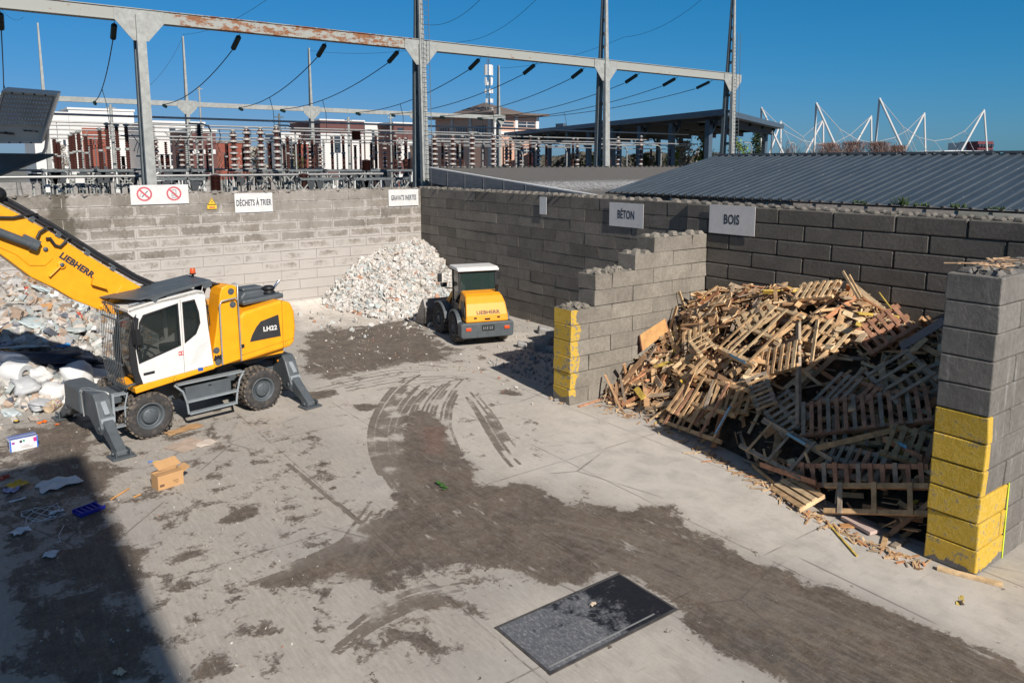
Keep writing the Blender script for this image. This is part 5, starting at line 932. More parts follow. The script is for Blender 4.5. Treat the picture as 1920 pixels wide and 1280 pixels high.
for k in range(9):
    for row in (.05, .93):
        s_ = P1 + L1 * (.05 + k * .11) + L2 * row; mb = MB(); mb.beam((s_.x, s_.y, 0), (s_.x, s_.y, zc - .3), .42, .42, up=(1, 0, 0)); mb.beam((s_.x, s_.y, zc - 1.6), tuple(s_ + L2.normalized() * (2.2 if row < .5 else -2.2) - Vector((0, 0, .5))), .2, .2)
        off(mb.build('column', m_cn, cn))
for px in (1052, 1145, 1248):
    p = V(px, 250 - (px - 950) * .092 - 3, 70 if px > 1200 else 84); mb = MB(); mb.box((p.x, p.y, zc + .5), (1.3, .5, .35)); off(mb.build('roof_vent', m_cn, cn))
# stadium roof: white A-frame masts and cable nets
st = empty('stadium_roof', dep(1660, 300, 300), 0, 'white cable stayed stadium roof with pointed A frame masts on the horizon', 'stadium'); m_st = mat('mast_white', (.5, .5, .49), .5, var=.02); m_sc = mat('cable_white', (.36, .37, .38), .5); m_sd = mat('strut_grey', (.16, .18, .2), .6)
def sp(x, y, D=300): return Vector(dep(1400 + x / 3.692, 180 + y / 3.692, D))
AF = [((102, 82), (97, 420), (262, 420), 330), ((237, 178), (234, 420), (150, 420), 345), ((482, 50), (466, 420), (648, 420), 300), ((530, 165), (530, 420), (398, 420), 345), ((862, 140), (865, 420), (706, 420), 345), ((920, 18), (884, 425), (1108, 425), 290), ((1230, 120), (1238, 415), (1078, 415), 340), ((1643, 98), (1667, 425), (1462, 425), 330)]
for ap, l1, l2, D in AF:
    mb = MB(); mb.tube([sp(*ap, D), sp(*l1, D)], .42, 8); mb.tube([sp(*ap, D), sp(*l2, D - 14)], .42, 8); off(mb.build('mast', m_st, st))
CB = [[(102, 82), (265, 245), (390, 310), (500, 332), (620, 320), (720, 268), (862, 140)], [(482, 50), (645, 230), (760, 300), (870, 326), (1020, 290), (1110, 240), (1230, 120)], [(920, 18), (1080, 212), (1190, 288), (1300, 312), (1410, 296), (1510, 243), (1643, 98)], [(237, 178), (390, 285), (470, 215), (530, 165)]]
for pts in CB:
    mb = MB(); mb.tube([sp(x, y, 325) for x, y in pts], .15, 6); off(mb.build('stay_cable', m_sc, st))
    for (x, y) in pts[1:-1]:
        for dx in (-85, 85): mb = MB(); mb.tube([sp(x, y, 325), sp(x + dx, 425, 325)], .10, 5); off(mb.build('roof_strut', m_sd if dx < 0 else m_sc, st))
mb = MB(); pr = [(1200, 392), (1300, 384), (1420, 376), (1640, 380), (1640, 430), (1200, 430)]; mb.prism([sp(x, y, 335) for x, y in pr], (0, 0, 0), (-18, 12, 0)); off(mb.build('roof_membrane', mat('membrane', (.45, .5, .52), .6), st))
mb = MB(); pr = [(1250, 402), (1330, 392), (1400, 384), (1500, 382), (1580, 390), (1620, 402), (1620, 430), (1250, 430)]; mb.prism([sp(x, y, 280) for x, y in pr], (0, 0, 0), (-12, 8, 0)); off(mb.build('dark_roof', mat('dark_dome', (.04, .05, .05), .6), st))
def farblock(name, x0, x1, y0, D, m_, label):
    t = empty(name, dep((x0 + x1) / 2, 304, D), 0, label, 'building'); t.location.z = 0; mb = MB(); A_, B_ = Vector(dep(x0, y0, D)), Vector(dep(x1, y0, D)); z = A_.z; A_.z = 0; B_.z = 0; mb.prism([A_, B_, B_ + Vector((0, 0, z)), A_ + Vector((0, 0, z))], (0, 0, 0), (-14, 10, 0)); off(mb.build('wall', m_, t))
    mb = MB()
    n = 5
    for i in range(n):
        for j in range(4): p = A_ + (B_ - A_) * ((i + .5) / n) + Vector((.15, -.1, z - 2.2 - j * 3)); mb = MB(); mb.box(p, (1.2, 1.6, 1.4), (0, 0, math.atan2(RT[1], RT[0]))); off(mb.build('window', m_win, t))
    return t
farblock('apartment_building', 1812, 1834, 267, 420, m_wb, 'distant white tower block right of the stadium masts')
farblock('apartment_building', 1834, 1863, 265, 410, mat('far_red', (.16, .04, .045), .85), 'distant red tower block beside the last stadium mast')
# trees: tapered trunk with limbs and a crown of leaf sized faces in clumps
def leafmat(name, c1, c2):
    mt, g, b = newmat(name); c = g.mix(g.island(), c1, c2); g.put(b, 'Base Color', c); g.put(b, 'Roughness', .8); return mt
m_l = dict(spring=leafmat('leaf_spring', (.10, .17, .025), (.20, .27, .05)), dark=leafmat('leaf_conifer', (.012, .03, .012), (.03, .055, .02)), pale=leafmat('leaf_blossom', (.30, .27, .22), (.42, .38, .33)), bud=leafmat('twig_reddish', (.13, .075, .06), (.2, .12, .10)), mid=leafmat('leaf_mid', (.05, .08, .02), (.1, .13, .035)))
m_bark = mat('bark', (.09, .07, .055), .9)
def tree(px, ytop, D, wpx, kind, label, shape='round', n=900, seed=0, ybot=312, group=None):
    r_ = random.Random(seed + px); top_ = dep(px, ytop, D); H = top_[2]; W = wpx / FOC * D; loc = (top_[0], top_[1], 0); t = empty('tree', loc, 0, label, 'tree', group)
    zb_ = H - min(H * .85, (ybot - ytop + 25) / FOC * D); mb = MB(); mb.tube([(0, 0, 0), (.1, 0, H * .5), (0, .1, H * .9)], max(.12, H * .018), 7, r2=.04)
    tips = []
    nb = 26 if kind != 'bud' else 60
    for i in range(nb):
        a = r_.uniform(0, 6.28); h = r_.uniform(.25 if kind == 'bud' else .3, .85) * H; rr = W / 2 * r_.uniform(.5, .95)
        if shape == 'cone': rr *= max(.12, (H - h) / (H - zb_))
        q = Vector((math.cos(a) * rr, math.sin(a) * rr, h + (rr * .7 if shape != 'cone' else -rr * .2))); q.z = min(q.z, H * .98); mb.tube([(0, 0, h * .8), ((0 + q.x) * .5, q.y * .5, (h * .8 + q.z) / 2 + .1), q], .06, 5, r2=.015); tips.append(q)
    mb.build('trunk', m_bark, t); mb = MB(); clumps = []
    for i in range(22):
        a = r_.uniform(0, 6.28); u = r_.random(); z = zb_ + (H - zb_) * u
        if shape == 'cone': rr = W / 2 * (1 - u) * r_.uniform(.3, 1)
        elif shape == 'tall': rr = W / 2 * math.sin(math.pi * min(.93, u * .8 + .15)) * r_.uniform(.2, .9)
        else: rr = W / 2 * math.sin(math.pi * (u * .75 + .2)) * r_.uniform(.2, 1)
        clumps.append((Vector((math.cos(a) * rr, math.sin(a) * rr, z)), W * r_.uniform(.10, .2) * (1.6 if kind == 'bud' else 1)))
    sz = W * .028 if kind != 'bud' else W * .0055
    for i in range(n):
        c_, cr_ = clumps[r_.randrange(len(clumps))]; p = c_ + Vector((r_.gauss(0, 1), r_.gauss(0, 1), r_.gauss(0, 1) * 1.1)) * cr_ * .55
        if p.z > H: p.z = H - r_.random() * .3
        u_ = Vector((r_.gauss(0, 1), r_.gauss(0, 1), r_.gauss(0, 1) + (2 if kind == 'bud' else 0))).normalized(); v_ = u_.cross(Vector((r_.gauss(0, 1), r_.gauss(0, 1), r_.gauss(0, 1)))).normalized(); s_ = sz * r_.uniform(.6, 1.5); k_ = 14 if kind in ('bud',) else 1.5
        mb.add([p - u_ * s_ * k_, p + v_ * s_, p + u_ * s_ * k_, p - v_ * s_], [(0, 1, 2, 3)])
    mb.build('crown', m_l[kind], t, fix=False); return t
tree(1322, 205, 105, 30, 'spring', 'tall pale green poplar rising above the canopy roof', 'tall', 900, 1)
tree(1318, 250, 88, 46, 'spring', 'bright green tree under the canopy beside the right tower', 'tall', 1400, 2)
tree(1262, 272, 86, 40, 'spring', 'light green bushy tree under the canopy, left of the pale bare one', 'round', 1000, 3)
tree(1285, 265, 92, 60, 'pale', 'pale leafless bushy tree under the canopy', 'round', 1500, 4)
tree(1420, 240, 92, 44, 'dark', 'dark green conifer behind the canopy right end', 'cone', 2200, 5)
tree(1383, 258, 90, 44, 'spring', 'green tree between the right tower and the conifer', 'round', 1200, 6)
tree(1205, 288, 100, 60, 'mid', 'low green tree behind the canopy columns, left of the pale bare one', 'round', 900, 7)
tree(1120, 292, 100, 60, 'spring', 'low bright bush at the left end of the canopy', 'round', 900, 8)
tree(1080, 294, 105, 44, 'mid', 'low dark bush right of the pink building', 'round', 700, 9)
tree(1485, 264, 120, 60, 'bud', 'bare twiggy tree right of the canopy, below the first stadium mast', 'round', 700, 10, group=None)
for k, (px, yt, w_) in enumerate([(1560, 270, 60), (1600, 267, 64), (1645, 268, 60), (1682, 274, 50)]):
    tree(px, yt, 120 + k * 3, w_, 'bud', ['bare reddish tree below the stadium masts, leftmost of four', 'bare reddish tree below the stadium masts, second of four', 'bare reddish tree below the stadium masts, third of four', 'bare reddish tree below the stadium masts, rightmost of four'][k], 'round', 2600, 11 + k, ybot=300, group='bare trees below the stadium')
tree(115, 272, 66, 34, 'pale', 'blossoming bush left of the brown insulator rods', 'round', 1200, 20)
tree(480, 276, 100, 60, 'pale', 'pale blossoming tree behind the disc insulators', 'round', 1000, 21)
tree(400, 268, 98, 40, 'bud', 'bare tree behind the disc insulators', 'round', 800, 22)
tree(555, 284, 100, 40, 'mid', 'small olive tree left of the middle mast', 'round', 600, 23)
# far tree line
mb = MB(); rf_ = random.Random(77)
for i in range(5200):
    px = rf_.uniform(1015, 1350); D = rf_.uniform(125, 150); p = Vector(dep(px, rf_.uniform(290, 322) + 4 * math.sin(px * .05), D)); u_ = Vector((rf_.gauss(0, 1), rf_.gauss(0, 1), rf_.gauss(0, 1))).normalized(); v_ = u_.orthogonal(); s_ = rf_.uniform(.15, .4); mb.add([p - u_ * s_, p + v_ * s_, p + u_ * s_, p - v_ * s_], [(0, 1, 2, 3)])
o = mb.build('tree_line', leafmat('leaf_far', (.045, .045, .035), (.1, .09, .07)), fix=False); tag(o, 'far brown hedge and trees seen under the canopy', 'trees', kind='stuff')
# ================================================================ signs on the walls
def sign(name, X, y0, y1, z0, z1, label, axis='x', mats=None):
    t = empty(name, (X, (y0 + y1) / 2, (z0 + z1) / 2) if axis == 'x' else ((y0 + y1) / 2, X, (z0 + z1) / 2), 0, label, 'sign'); mb = MB()
    if axis == 'x': mb.box((0, 0, 0), (.012, y1 - y0, z1 - z0))
    else: mb.box((0, 0, 0), (y1 - y0, .012, z1 - z0))
    mb.build('board', mats or M['sign'], t, bevel=.003); return t
def on_left(px, py): p = onx(px, py, 0.03); return p[1], p[2]
def on_back(px, py, Y): p = ony(px, py, Y); return p[0], p[2]
# left wall: no smoking / no phone
(a0, z1), (a1, _), (_, z0) = on_left(243, 349), on_left(352, 343), on_left(300, 383)
t = sign('prohibition_sign', .04, a0, a1, z0, z1 + .03, 'white board with two red crossed circles forbidding cigarettes and phones')
for k, (px, py) in enumerate(((270.5, 364), (326, 363))):
    y_, z_ = on_left(px, py); cy, cz = y_ - (a0 + a1) / 2, z_ - (z0 + z1 + .03) / 2; r_ = .285
    mb = MB(); n = 36
    for rr, rw_, x_ in ((r_, r_ * .77, .0075),):
        P = []; 
        for i in range(n): an = 2 * math.pi * i / n; P += [(x_, cy + rr * math.cos(an), cz + rr * math.sin(an)), (x_, cy + rw_ * math.cos(an), cz + rw_ * math.sin(an))]
        mb.add(P, [(2 * i, 2 * ((i + 1) % n), 2 * ((i + 1) % n) + 1, 2 * i + 1) for i in range(n)])
    s_ = r_ * .86 * .707; mb.beam((.0085, cy - s_, cz + s_), (.0085, cy + s_, cz - s_), .07, .002, up=(1, 0, 0)); mb.build('red_ring', mat('faded_red', (.5, .1, .12), .7, var=.1) if k == 0 else bpy.data.materials['faded_red'], t)
    mb = MB()
    if k == 0:
        mb.beam((.0078, cy - .10, cz - .12), (.0078, cy + .13, cz + .12), .035, .001, up=(1, 0, 0))
        for q in range(3): mb.beam((.0078, cy - .15 + q * .02, cz - .10 + q * .06), (.0078, cy - .17 + q * .03, cz - .03 + q * .05), .012, .001, up=(1, 0, 0))
        mb.build('cigarette_symbol', M['grey'], t)
    else:
        for (ya, za, yb, zb2) in ((-.08, -.16, -.08, .14), (.08, -.16, .08, .14), (-.08, -.16, .08, -.16), (-.08, .14, .08, .14)): mb.beam((.0078, cy + ya, cz + za), (.0078, cy + yb, cz + zb2), .02, .001, up=(1, 0, 0))
        for q in range(3): mb.beam((.0078, cy - .04 + q * .04, cz - .12), (.0078, cy - .04 + q * .04, cz + .03), .014, .001, up=(1, 0, 0))
        mb.build('phone_symbol', M['grey'], t)
# electric warning triangle
y_, z_ = on_left(397, 382); t = empty('warning_sign', (.04, y_, z_), 0, 'small yellow electric hazard triangle sign above an orange strip on the pale wall', 'sign')
mb = MB(); mb.prism([(0, -.175, -.04), (0, .175, -.04), (0, 0, .26)], (0, 0, 0), (.01, 0, 0)); mb.box((.005, 0, -.14), (.01, .37, .15)); mb.build('board', M['signyel'], t)
mb = MB()
for a_, b_ in (((-.145, -.02), (.145, -.02)), ((.145, -.02), (0, .225)), ((0, .225), (-.145, -.02))): mb.beam((.012, *a_), (.012, *b_), .016, .002, up=(1, 0, 0))
mb.prism([(0, .02, .14), (0, -.035, .06), (0, .0, .06), (0, -.01, .0), (0, .04, .085), (0, .005, .085)], (.0105, 0, 0), (.0125, 0, 0)); mb.build('bolt_symbol', M['ink'], t)
mb = MB(); mb.box((.0115, 0, -.15), (.003, .24, .055)); mb.build('red_strip', M['red'], t)
def word_sign(name, txt, pts, label, size, plane, face, sx=1.0, bold=.008):
    if plane == 'left':
        (a0, z1), (a1, _), (_, z0) = [on_left(*p) for p in pts]; t = sign(name, face, a0, a1, z0, z1, label); mb = MB(); add_text(mb, txt, size, (.008, 0, -.01), (0, 1, 0), (0, 0, 1), bold=bold, sx=sx)
    else:
        (a0, z1), (a1, _), (_, z0) = [on_back(*p, face) for p in pts]; t = sign(name, face, a0, a1, z0, z1, label, 'y', mats=mat(name + '_' + txt.lower(), (.66, .64, .62), .55, var=.05)); mb = MB(); add_text(mb, txt, size, (0, -.008, 0), (1, 0, 0), (0, 0, 1), bold=bold, sx=sx)
    mb.build('lettering', M['ink'], t); return t
word_sign('wall_sign', 'DÉCHETS À TRIER', [(439, 363), (510, 362), (474, 398)], 'white sign reading DÉCHETS À TRIER on the pale wall', .36, 'left', .04, sx=.50)
word_sign('wall_sign', 'GRAVATS INERTES', [(728, 356), (784, 356), (756, 386)], 'white sign reading GRAVATS INERTES at the corner of the pale wall', .34, 'left', .04, sx=.47)
word_sign('wall_sign', 'BÉTON', [(1143, 379), (1207, 383), (1175, 426)], 'grey white sign reading BÉTON on the dark wall', .40, 'back', -.03, sx=.62)
word_sign('wall_sign', 'BOIS', [(1331, 383), (1417, 389), (1374, 440)], 'large grey white sign reading BOIS above the wood heap', .40, 'back', -.14, sx=.66)
# small blank plate hanging on the far wall
(a0, z1), (a1, _), (_, z0) = on_back(1012, 369, -.05), on_back(1025, 371, -.05), on_back(1018, 402, -.05)
t = sign('blank_plate', -.05, a0, a1, z0, z1, 'narrow blank white plate hanging on the dark far wall', 'y'); 
# ================================================================ flood light and its plate, close by at the upper left
m_fl, g, b = newmat('floodlight_glass'); o = g.obj(); g.put(b, 'Base Color', (.62, .64, .68)); g.put(b, 'Roughness', .35)
m_flb = mat('floodlight_white', (.80, .74, .66), .35, var=.04); m_fld = mat('floodlight_dark', (.07, .06, .05), .6)
D = 5.2; A_, B_, C_, E_ = [Vector(dep(x, y, d)) for x, y, d in ((5, 168, 4.95), (109, 176, 4.95), (80, 268, 5.2), (-22, 268, 5.2))]
ce = (A_ + B_ + C_ + E_) / 4; fl = empty('floodlight', ce, 0, 'square white LED floodlight seen from behind the lens at the upper left edge', 'floodlight')
def lerp4(u, v): return (A_ * (1 - u) + B_ * u) * (1 - v) + (E_ * (1 - u) + C_ * u) * v - ce
nrm = (B_ - A_).cross(E_ - A_).normalized(); nrm = nrm if nrm.dot(Vector(CAM) - ce) > 0 else -nrm
def quadp(mb, u0, u1, v0, v1, n0, n1): Q = [lerp4(u0, v0), lerp4(u1, v0), lerp4(u1, v1), lerp4(u0, v1)]; mb.prism(Q, nrm * n0, nrm * n1)
mb = MB(); quadp(mb, 0, 1, 0, 1, -.05, 0); mb.build('housing', m_flb, fl, bevel=.012, seg=3)
mb = MB()
for u0, u1, v0, v1 in ((.0, 1, 0, .045), (.0, 1, .955, 1), (0, .04, .045, .955), (.96, 1, .045, .955)): quadp(mb, u0, u1, v0, v1, .0, .012)
mb.build('rim', m_flb, fl, bevel=.004)
mb = MB(); quadp(mb, .06, .94, .07, .66, .001, .006); lens = mb.build('led_lens', mat('lens_grey', (.68, .62, .55), .2), fl)
for i in range(15):
    mb = MB()
    for j in range(7): c0 = lerp4(.1 + i * .057, .11 + j * .08) + nrm * .006; mb.lathe(c0, nrm, [(0, .0075), (.004, .006), (.006, 0)], 8)
    mb.build('led_row', m_fl, lens)
for k in range(4): mb = MB(); mb.lathe(lerp4(.2 + k * .2, .03) + nrm * .012, nrm, [(0, .006), (.004, .006), (.004, 0)], 8, smooth=False); mb.build('bolt', m_fld, fl); mb = MB(); mb.lathe(lerp4(.2 + k * .2, .975) + nrm * .012, nrm, [(0, .006), (.004, .006), (.004, 0)], 8, smooth=False); mb.build('bolt', m_fld, fl)
ux = (B_ - A_).normalized(); uy = nrm.cross(ux); uy = uy if uy.dot(A_ - E_) > 0 else -uy
mb = MB(); add_text(mb, 'Avelium', .030, lerp4(.27, .80) + nrm * .002, ux, uy, bold=.0004, sx=1.2); add_text(mb, '220V 200W   IP65', .012, lerp4(.72, .755) + nrm * .002, ux, uy, bold=.0003, sx=1.1)
mb.prism([lerp4(.10, .78), lerp4(.14, .77), lerp4(.13, .83)], nrm * .001, nrm * .003); mb.build('lettering', m_fld, fl)
mb = MB(); mb.tube([lerp4(.99, .74) - nrm * .02, lerp4(1.03, .9) - nrm * .02, lerp4(1.07, 1.15) - nrm * .02, lerp4(1.05, 1.26) - nrm * .02, lerp4(.9, 1.30) - nrm * .02, lerp4(-.1, 1.30) - nrm * .02], .011, 10); mb.build('mounting_bracket', m_flb, fl)
K = [Vector(dep(x, y, d)) for x, y, d in ((-60, 290, 5.0), (103, 292, 5.0), (0, 331, 4.35), (-60, 352, 4.2))]
mb = MB(); mb.prism(K, (0, 0, 0), (0, 0, .012)); o = mb.build('mounting_plate', m_fld); tag(o, 'dark triangular mounting plate directly under the floodlight', 'plate')
# ================================================================ heaps
def fbm(x, y, s=1.0, seed=0): return noise.fractal(Vector((x * s, y * s, seed)), 1.0, 2.0, 4)
# --- timber heap
WF = [(17.9, -4.7), (19.4, -4.45), (20.3, -4.6), (22.4, -5.0), (23.4, -5.2), (24.7, -5.5), (25.7, -5.7), (26.7, -5.8), (27.5, -5.8)]
WT = [(17.8, 2.3), (18.6, 2.55), (19.3, 2.75), (20.7, 3.05), (22.0, 3.15), (23.3, 3.0), (24.0, 2.85), (24.8, 2.75), (27.5, 2.6)]
def lin(tab, x):
    if x <= tab[0][0]: return tab[0][1]
    for (a, b_), (c, d) in zip(tab[:-1], tab[1:]):
        if x <= c: return b_ + (d - b_) * (x - a) / (c - a)
    return tab[-1][1]
def wood_h(x, y):
    f = lin(WF, x); t = lin(WT, x); u = (y - f) / (-f)
    if u <= 0 or x < 17.84: return 0
    prof = min(1, u * 1.35) ** .85
    h = t * prof * min(1, .62 + .38 * max(0, (x - 17.84)) / 1.66 + max(0, u - .45) * .8)
    return max(0, h + .22 * fbm(x, y, .9, 3) * min(1, u * 3))
def wnorm(x, y): e = .15; return Vector((-(wood_h(x + e, y) - wood_h(x - e, y)) / (2 * e), -(wood_h(x, y + e) - wood_h(x, y - e)) / (2 * e), 1)).normalized()
WCOL = [((.54, .335, .17), 5), ((.43, .25, .125), 5), ((.62, .42, .235), 4), ((.30, .175, .095), 3), ((.40, .30, .20), 3), ((.48, .22, .105), 2), ((.68, .50, .30), 2), ((.25, .19, .14), 2), ((.65, .42, .05), .35)]
m_wood = palette('timber', WCOL, .8, var=.22, scale=5, bump=.25, bscale=60, grain=(1, 1, 1))
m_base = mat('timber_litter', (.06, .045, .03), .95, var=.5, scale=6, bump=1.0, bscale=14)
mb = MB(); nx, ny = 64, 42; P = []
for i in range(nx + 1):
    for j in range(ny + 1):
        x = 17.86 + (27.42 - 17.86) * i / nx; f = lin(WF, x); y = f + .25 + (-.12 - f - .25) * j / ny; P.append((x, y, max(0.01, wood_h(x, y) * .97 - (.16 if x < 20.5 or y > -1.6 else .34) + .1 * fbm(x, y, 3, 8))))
mb.add(P, [(i * (ny + 1) + j, (i + 1) * (ny + 1) + j, (i + 1) * (ny + 1) + j + 1, i * (ny + 1) + j + 1) for i in range(nx) for j in range(ny)], sm=True)
rw = random.Random(12)
def plank_in(mb, x, y, L_, w_, t_, lift=0.0, tilt=.35, az=None, zz=None):
    n = wnorm(x, y); a = rw.uniform(0, math.pi) if az is None else az; d = Vector((math.cos(a), math.sin(a), 0)); d = (d - n * d.dot(n)).normalized(); d = (d + n * rw.uniform(-tilt, tilt)).normalized()
    up = (n + Vector((rw.gauss(0, .35), rw.gauss(0, .35), 0))).normalized(); c = Vector((x, y, wood_h(x, y) + lift)) if zz is None else Vector((x, y, zz))
    for s in (-1, 1): # keep clear of the walls
        e = c + d * L_ / 2 * s
        if e.x < 17.9: c.x += 17.9 - e.x
        if e.x > 27.38 and e.y > -6: c.x -= e.x - 27.38
        if e.y > -.16: c.y -= e.y + .16
        if e.z < .03: c.z += .03 - e.z
    mb.beam(c - d * L_ / 2, c + d * L_ / 2, w_, t_, up=up); return c
def rx(): return rw.uniform(17.95, 27.3)
def ry(x, p=1.0): f = lin(WF, x); return f + (-.2 - f) * rw.random() ** p
for i in range(1500):
    x = rx(); y = ry(x, .9)
    if x > 20.5 and y < -1.6 and rw.random() < .6: continue
    L_ = rw.choice([rw.uniform(.15, .5), rw.uniform(.4, 1.2)]); plank_in(mb, x, y, L_, rw.uniform(.03, .10), rw.uniform(.012, .03), lift=rw.uniform(-.15, .04), tilt=.5)
for i in range(1500):
    x = rx(); y = ry(x, .9)
    if x > 20.5 and y < -1.6 and rw.random() < .75: continue
    plank_in(mb, x, y, rw.uniform(.08, .4), rw.uniform(.01, .04), .01, lift=rw.uniform(-.02, .07), tilt=.7)
mb.m = [0 if i < nx * ny else 1 for i in range(len(mb.m))]
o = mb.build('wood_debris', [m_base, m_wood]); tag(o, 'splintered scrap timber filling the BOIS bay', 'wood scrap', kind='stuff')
for k in range(280):
    mb = MB(); x = rx() if k % 8 else rw.uniform(18.2, 19.8); y = ry(x, .8); big = k < 120; L_ = rw.uniform(.9, 1.7) if big else rw.uniform(.5, 1.1)
    c = plank_in(mb, x, y, L_, rw.uniform(.09, .16), rw.uniform(.022, .04), lift=rw.uniform(.02, .12 if big else .16), tilt=.30 if big else .45)
    mm = m_wood
    o = mb.build('plank', mm); # the island value differs per mesh only through its material offset, so vary the tint here
    o.data.materials.clear(); v_ = rw.choice(range(9)); key = 'plank_%d' % v_
    tint = WCOL[v_][0] if v_ < 8 else (.6, .42, .08)
    if v_ == 8 and rw.random() < .75: v_ = 0; key = 'plank_0'; tint = WCOL[0][0]
    if key not in M: M[key] = mat('sawn_board_' + ['tan', 'brown', 'light', 'dark', 'grey', 'reddish', 'cream', 'weathered', 'yellow'][v_], tint, .8, var=.3, scale=4, bump=.3, bscale=50, stretch=(1, 1, 1))
    o.data.materials.append(M[key]); tag(o, 'loose broken board lying in the timber heap of the BOIS bay', 'board', 'loose boards in the timber heap')
def basis(o_, ex, ey): # orthonormal frame from three 3D points
    X = (ex - o_); W = X.length; X.normalize(); Y = (ey - o_); Y = Y - X * Y.dot(X); H = Y.length; Y.normalize(); return X, Y, W, H
def pal_mat(k): return M.setdefault('pal%d' % k, mat('pallet_' + ['tan', 'red', 'grey', 'pale'][k], [(.52, .33, .17), (.44, .22, .13), (.34, .27, .20), (.62, .44, .25)][k], .8, var=.28, scale=5, bump=.3, bscale=50))
def pallet(px3, D3, slats, stringers, label, k=0, k2=None, sticker=None, blocks=True, name='pallet', slat_w=.09, flip=1, cross=1):
    # three picture points (corner, end of the slat row, end of the slats) with their distances give its pose
    o_, ex, ey = [Vector(dep(*p, d)) for p, d in zip(px3, D3)]; X, Y, W, H = basis(o_, ex, ey); Z = X.cross(Y) * flip
    if Z.dot(Vector(CAM) - o_) < 0: Z = -Z
    t = empty(name, o_, 0, label, 'pallet'); 
    def B(c, d, nm, m_): # c, d in frame units (x, y, z)
        mb = MB(); R3 = Matrix((X, Y, X.cross(Y))).transposed(); cc = X * c[0] + Y * c[1] + Z * c[2]; mb.box(cc, d, R3); return mb.build(nm, m_, t, bevel=.004, seg=1)
    for i in range(slats): xx = W * (i + .5) / slats; B((xx, H / 2 + rw.uniform(-.02, .02), .05 + rw.uniform(-.004, .004)), (min(slat_w, W / slats * .85), H, .02), 'slat', pal_mat(k if k2 is None or i % 3 else k2))
    for j in range(stringers): yy = .05 + (H - .1) * j / max(1, stringers - 1); B((W / 2, yy, .0), (W, .09, .075), 'stringer', pal_mat(k))
    if sticker is not None:
        si, c1, c2 = sticker; yy = .05 + (H - .1) * si / max(1, stringers - 1) if cross else 0
        q = B((W * (si + .5) / slats, H * (c1 + c2) / 2, .066), (.062, H * (c2 - c1), .006), 'blue_label', M.setdefault('lblblue', mat('label_blue', (.10, .35, .55), .5)));
        mb = MB(); R3 = Matrix((X, Y, X.cross(Y))).transposed(); rr_ = random.Random(4)
        for u in range(26): mb.box(X * (W * (si + .5) / slats) + Y * (H * (c1 + (c2 - c1) * (.05 + .9 * u / 26))) + Z * .0705, (rr_.uniform(.02, .042), H * (c2 - c1) * .02, .002), R3)
        mb.build('label_print', M['white'], q)
    return t
# depths are distances along the view axis to each corner
def dz(x, y, z=0, off=.36): # distance to the heap surface (or the floor) seen at this picture point, a little proud of it
    D = 9.0
    while D < 30:
        p = dep(x, y, D)
        if p[2] <= max(wood_h(p[0], p[1]) if p[0] < 27.4 and p[1] < -.1 else 0, 0.03): return D - (off if p[2] > .1 else .06)
        if p[1] > -.25: return D - .15
        D += .03
    return D
pallet([(1238, 792), (1350, 832), (1290, 700)], [dz(1238, 792, .08), dz(1350, 832, .10), dz(1290, 700, .95)], 5, 3, 'open tan pallet with long blue label leaning at the front left of the timber heap', 0, 1, sticker=(4, .12, .62), slat_w=.085)
pallet([(1208, 648), (1285, 682), (1300, 560)], [dz(1208, 648, 1.0) * 0 + dz(1225, 655, 1.15), dz(1345, 695, 1.15), dz(1325, 560, 2.15)], 5, 2, 'pale pallet lying across the sunlit upper slope of the heap', 3, 0) if False else None
pallet([(1340, 652), (1415, 686), (1425, 565)], [dz(1340, 652, 1.45), dz(1415, 686, 1.40), dz(1425, 565, 2.35)], 4, 3, 'sunlit pallet frame with open gaps in the middle of the heap', 3, 0, slat_w=.08)
pallet([(1345, 655), (1414, 688), (1350, 652)], [dz(1345, 655, 1.5), dz(1414, 688, 1.5), dz(1349, 648, 1.55)], 1, 2, 'short board pair with blue label on the middle pallet', 0, sticker=(0, .1, .9)) if False else None
pallet([(1420, 775), (1398, 712), (1455, 745)], [dz(1420, 775, .85), dz(1398, 712, 1.35), dz(1458, 748, .98)], 8, 2, 'grey slatted pallet seen from below beside the upright post', 2, 0, slat_w=.07)
pallet([(1500, 820), (1755, 790), (1502, 758)], [dz(1500, 820, .72), dz(1752, 786, .85), dz(1504, 760, 1.28)], 15, 2, 'long shaded pallet with many reddish slats resting high against the right wall', 1, 2, slat_w=.085)
pallet([(1478, 912), (1745, 920), (1497, 868)], [dz(1478, 912, .20), dz(1742, 918, .22), dz(1497, 868, .62)], 12, 2, 'long shaded pallet with reddish slats at the foot of the heap', 1, 2, slat_w=.09)
pallet([(1385, 838), (1500, 900), (1432, 785)], [dz(1385, 838, .45), dz(1500, 900, .30), dz(1432, 785, .95)], 3, 2, 'broken open pallet frame with blue label in the shaded lower middle', 2, 0, slat_w=.07)
pallet([(1545, 962), (1745, 968), (1548, 905)], [dz(1545, 962, .06), dz(1742, 966, .08), dz(1552, 915, .36)], 3, 2, 'low broken pallet at the bottom right of the heap', 0, 2)
pallet([(1132, 745), (1165, 758), (1152, 660)], [dz(1132, 745, .05), dz(1165, 758, .05), dz(1158, 662, .95)], 3, 2, 'small reddish pallet piece standing against the stepped partition', 1, 1, slat_w=.09)
pallet([(1500, 958), (1548, 930), (1465, 905)], [dz(1500, 958, .05), dz(1546, 932, .05), dz(1475, 908, .22)], 4, 2, 'sunlit stack of joined boards at the front foot of the heap', 3, 0, slat_w=.11)
pallet([(1620, 700), (1680, 760), (1668, 628)], [dz(1620, 700, 1.5), dz(1680, 760, 1.1), dz(1668, 628, 2.0)], 4, 2, 'dark shaded pallet lying high on the right of the heap', 2, 2)
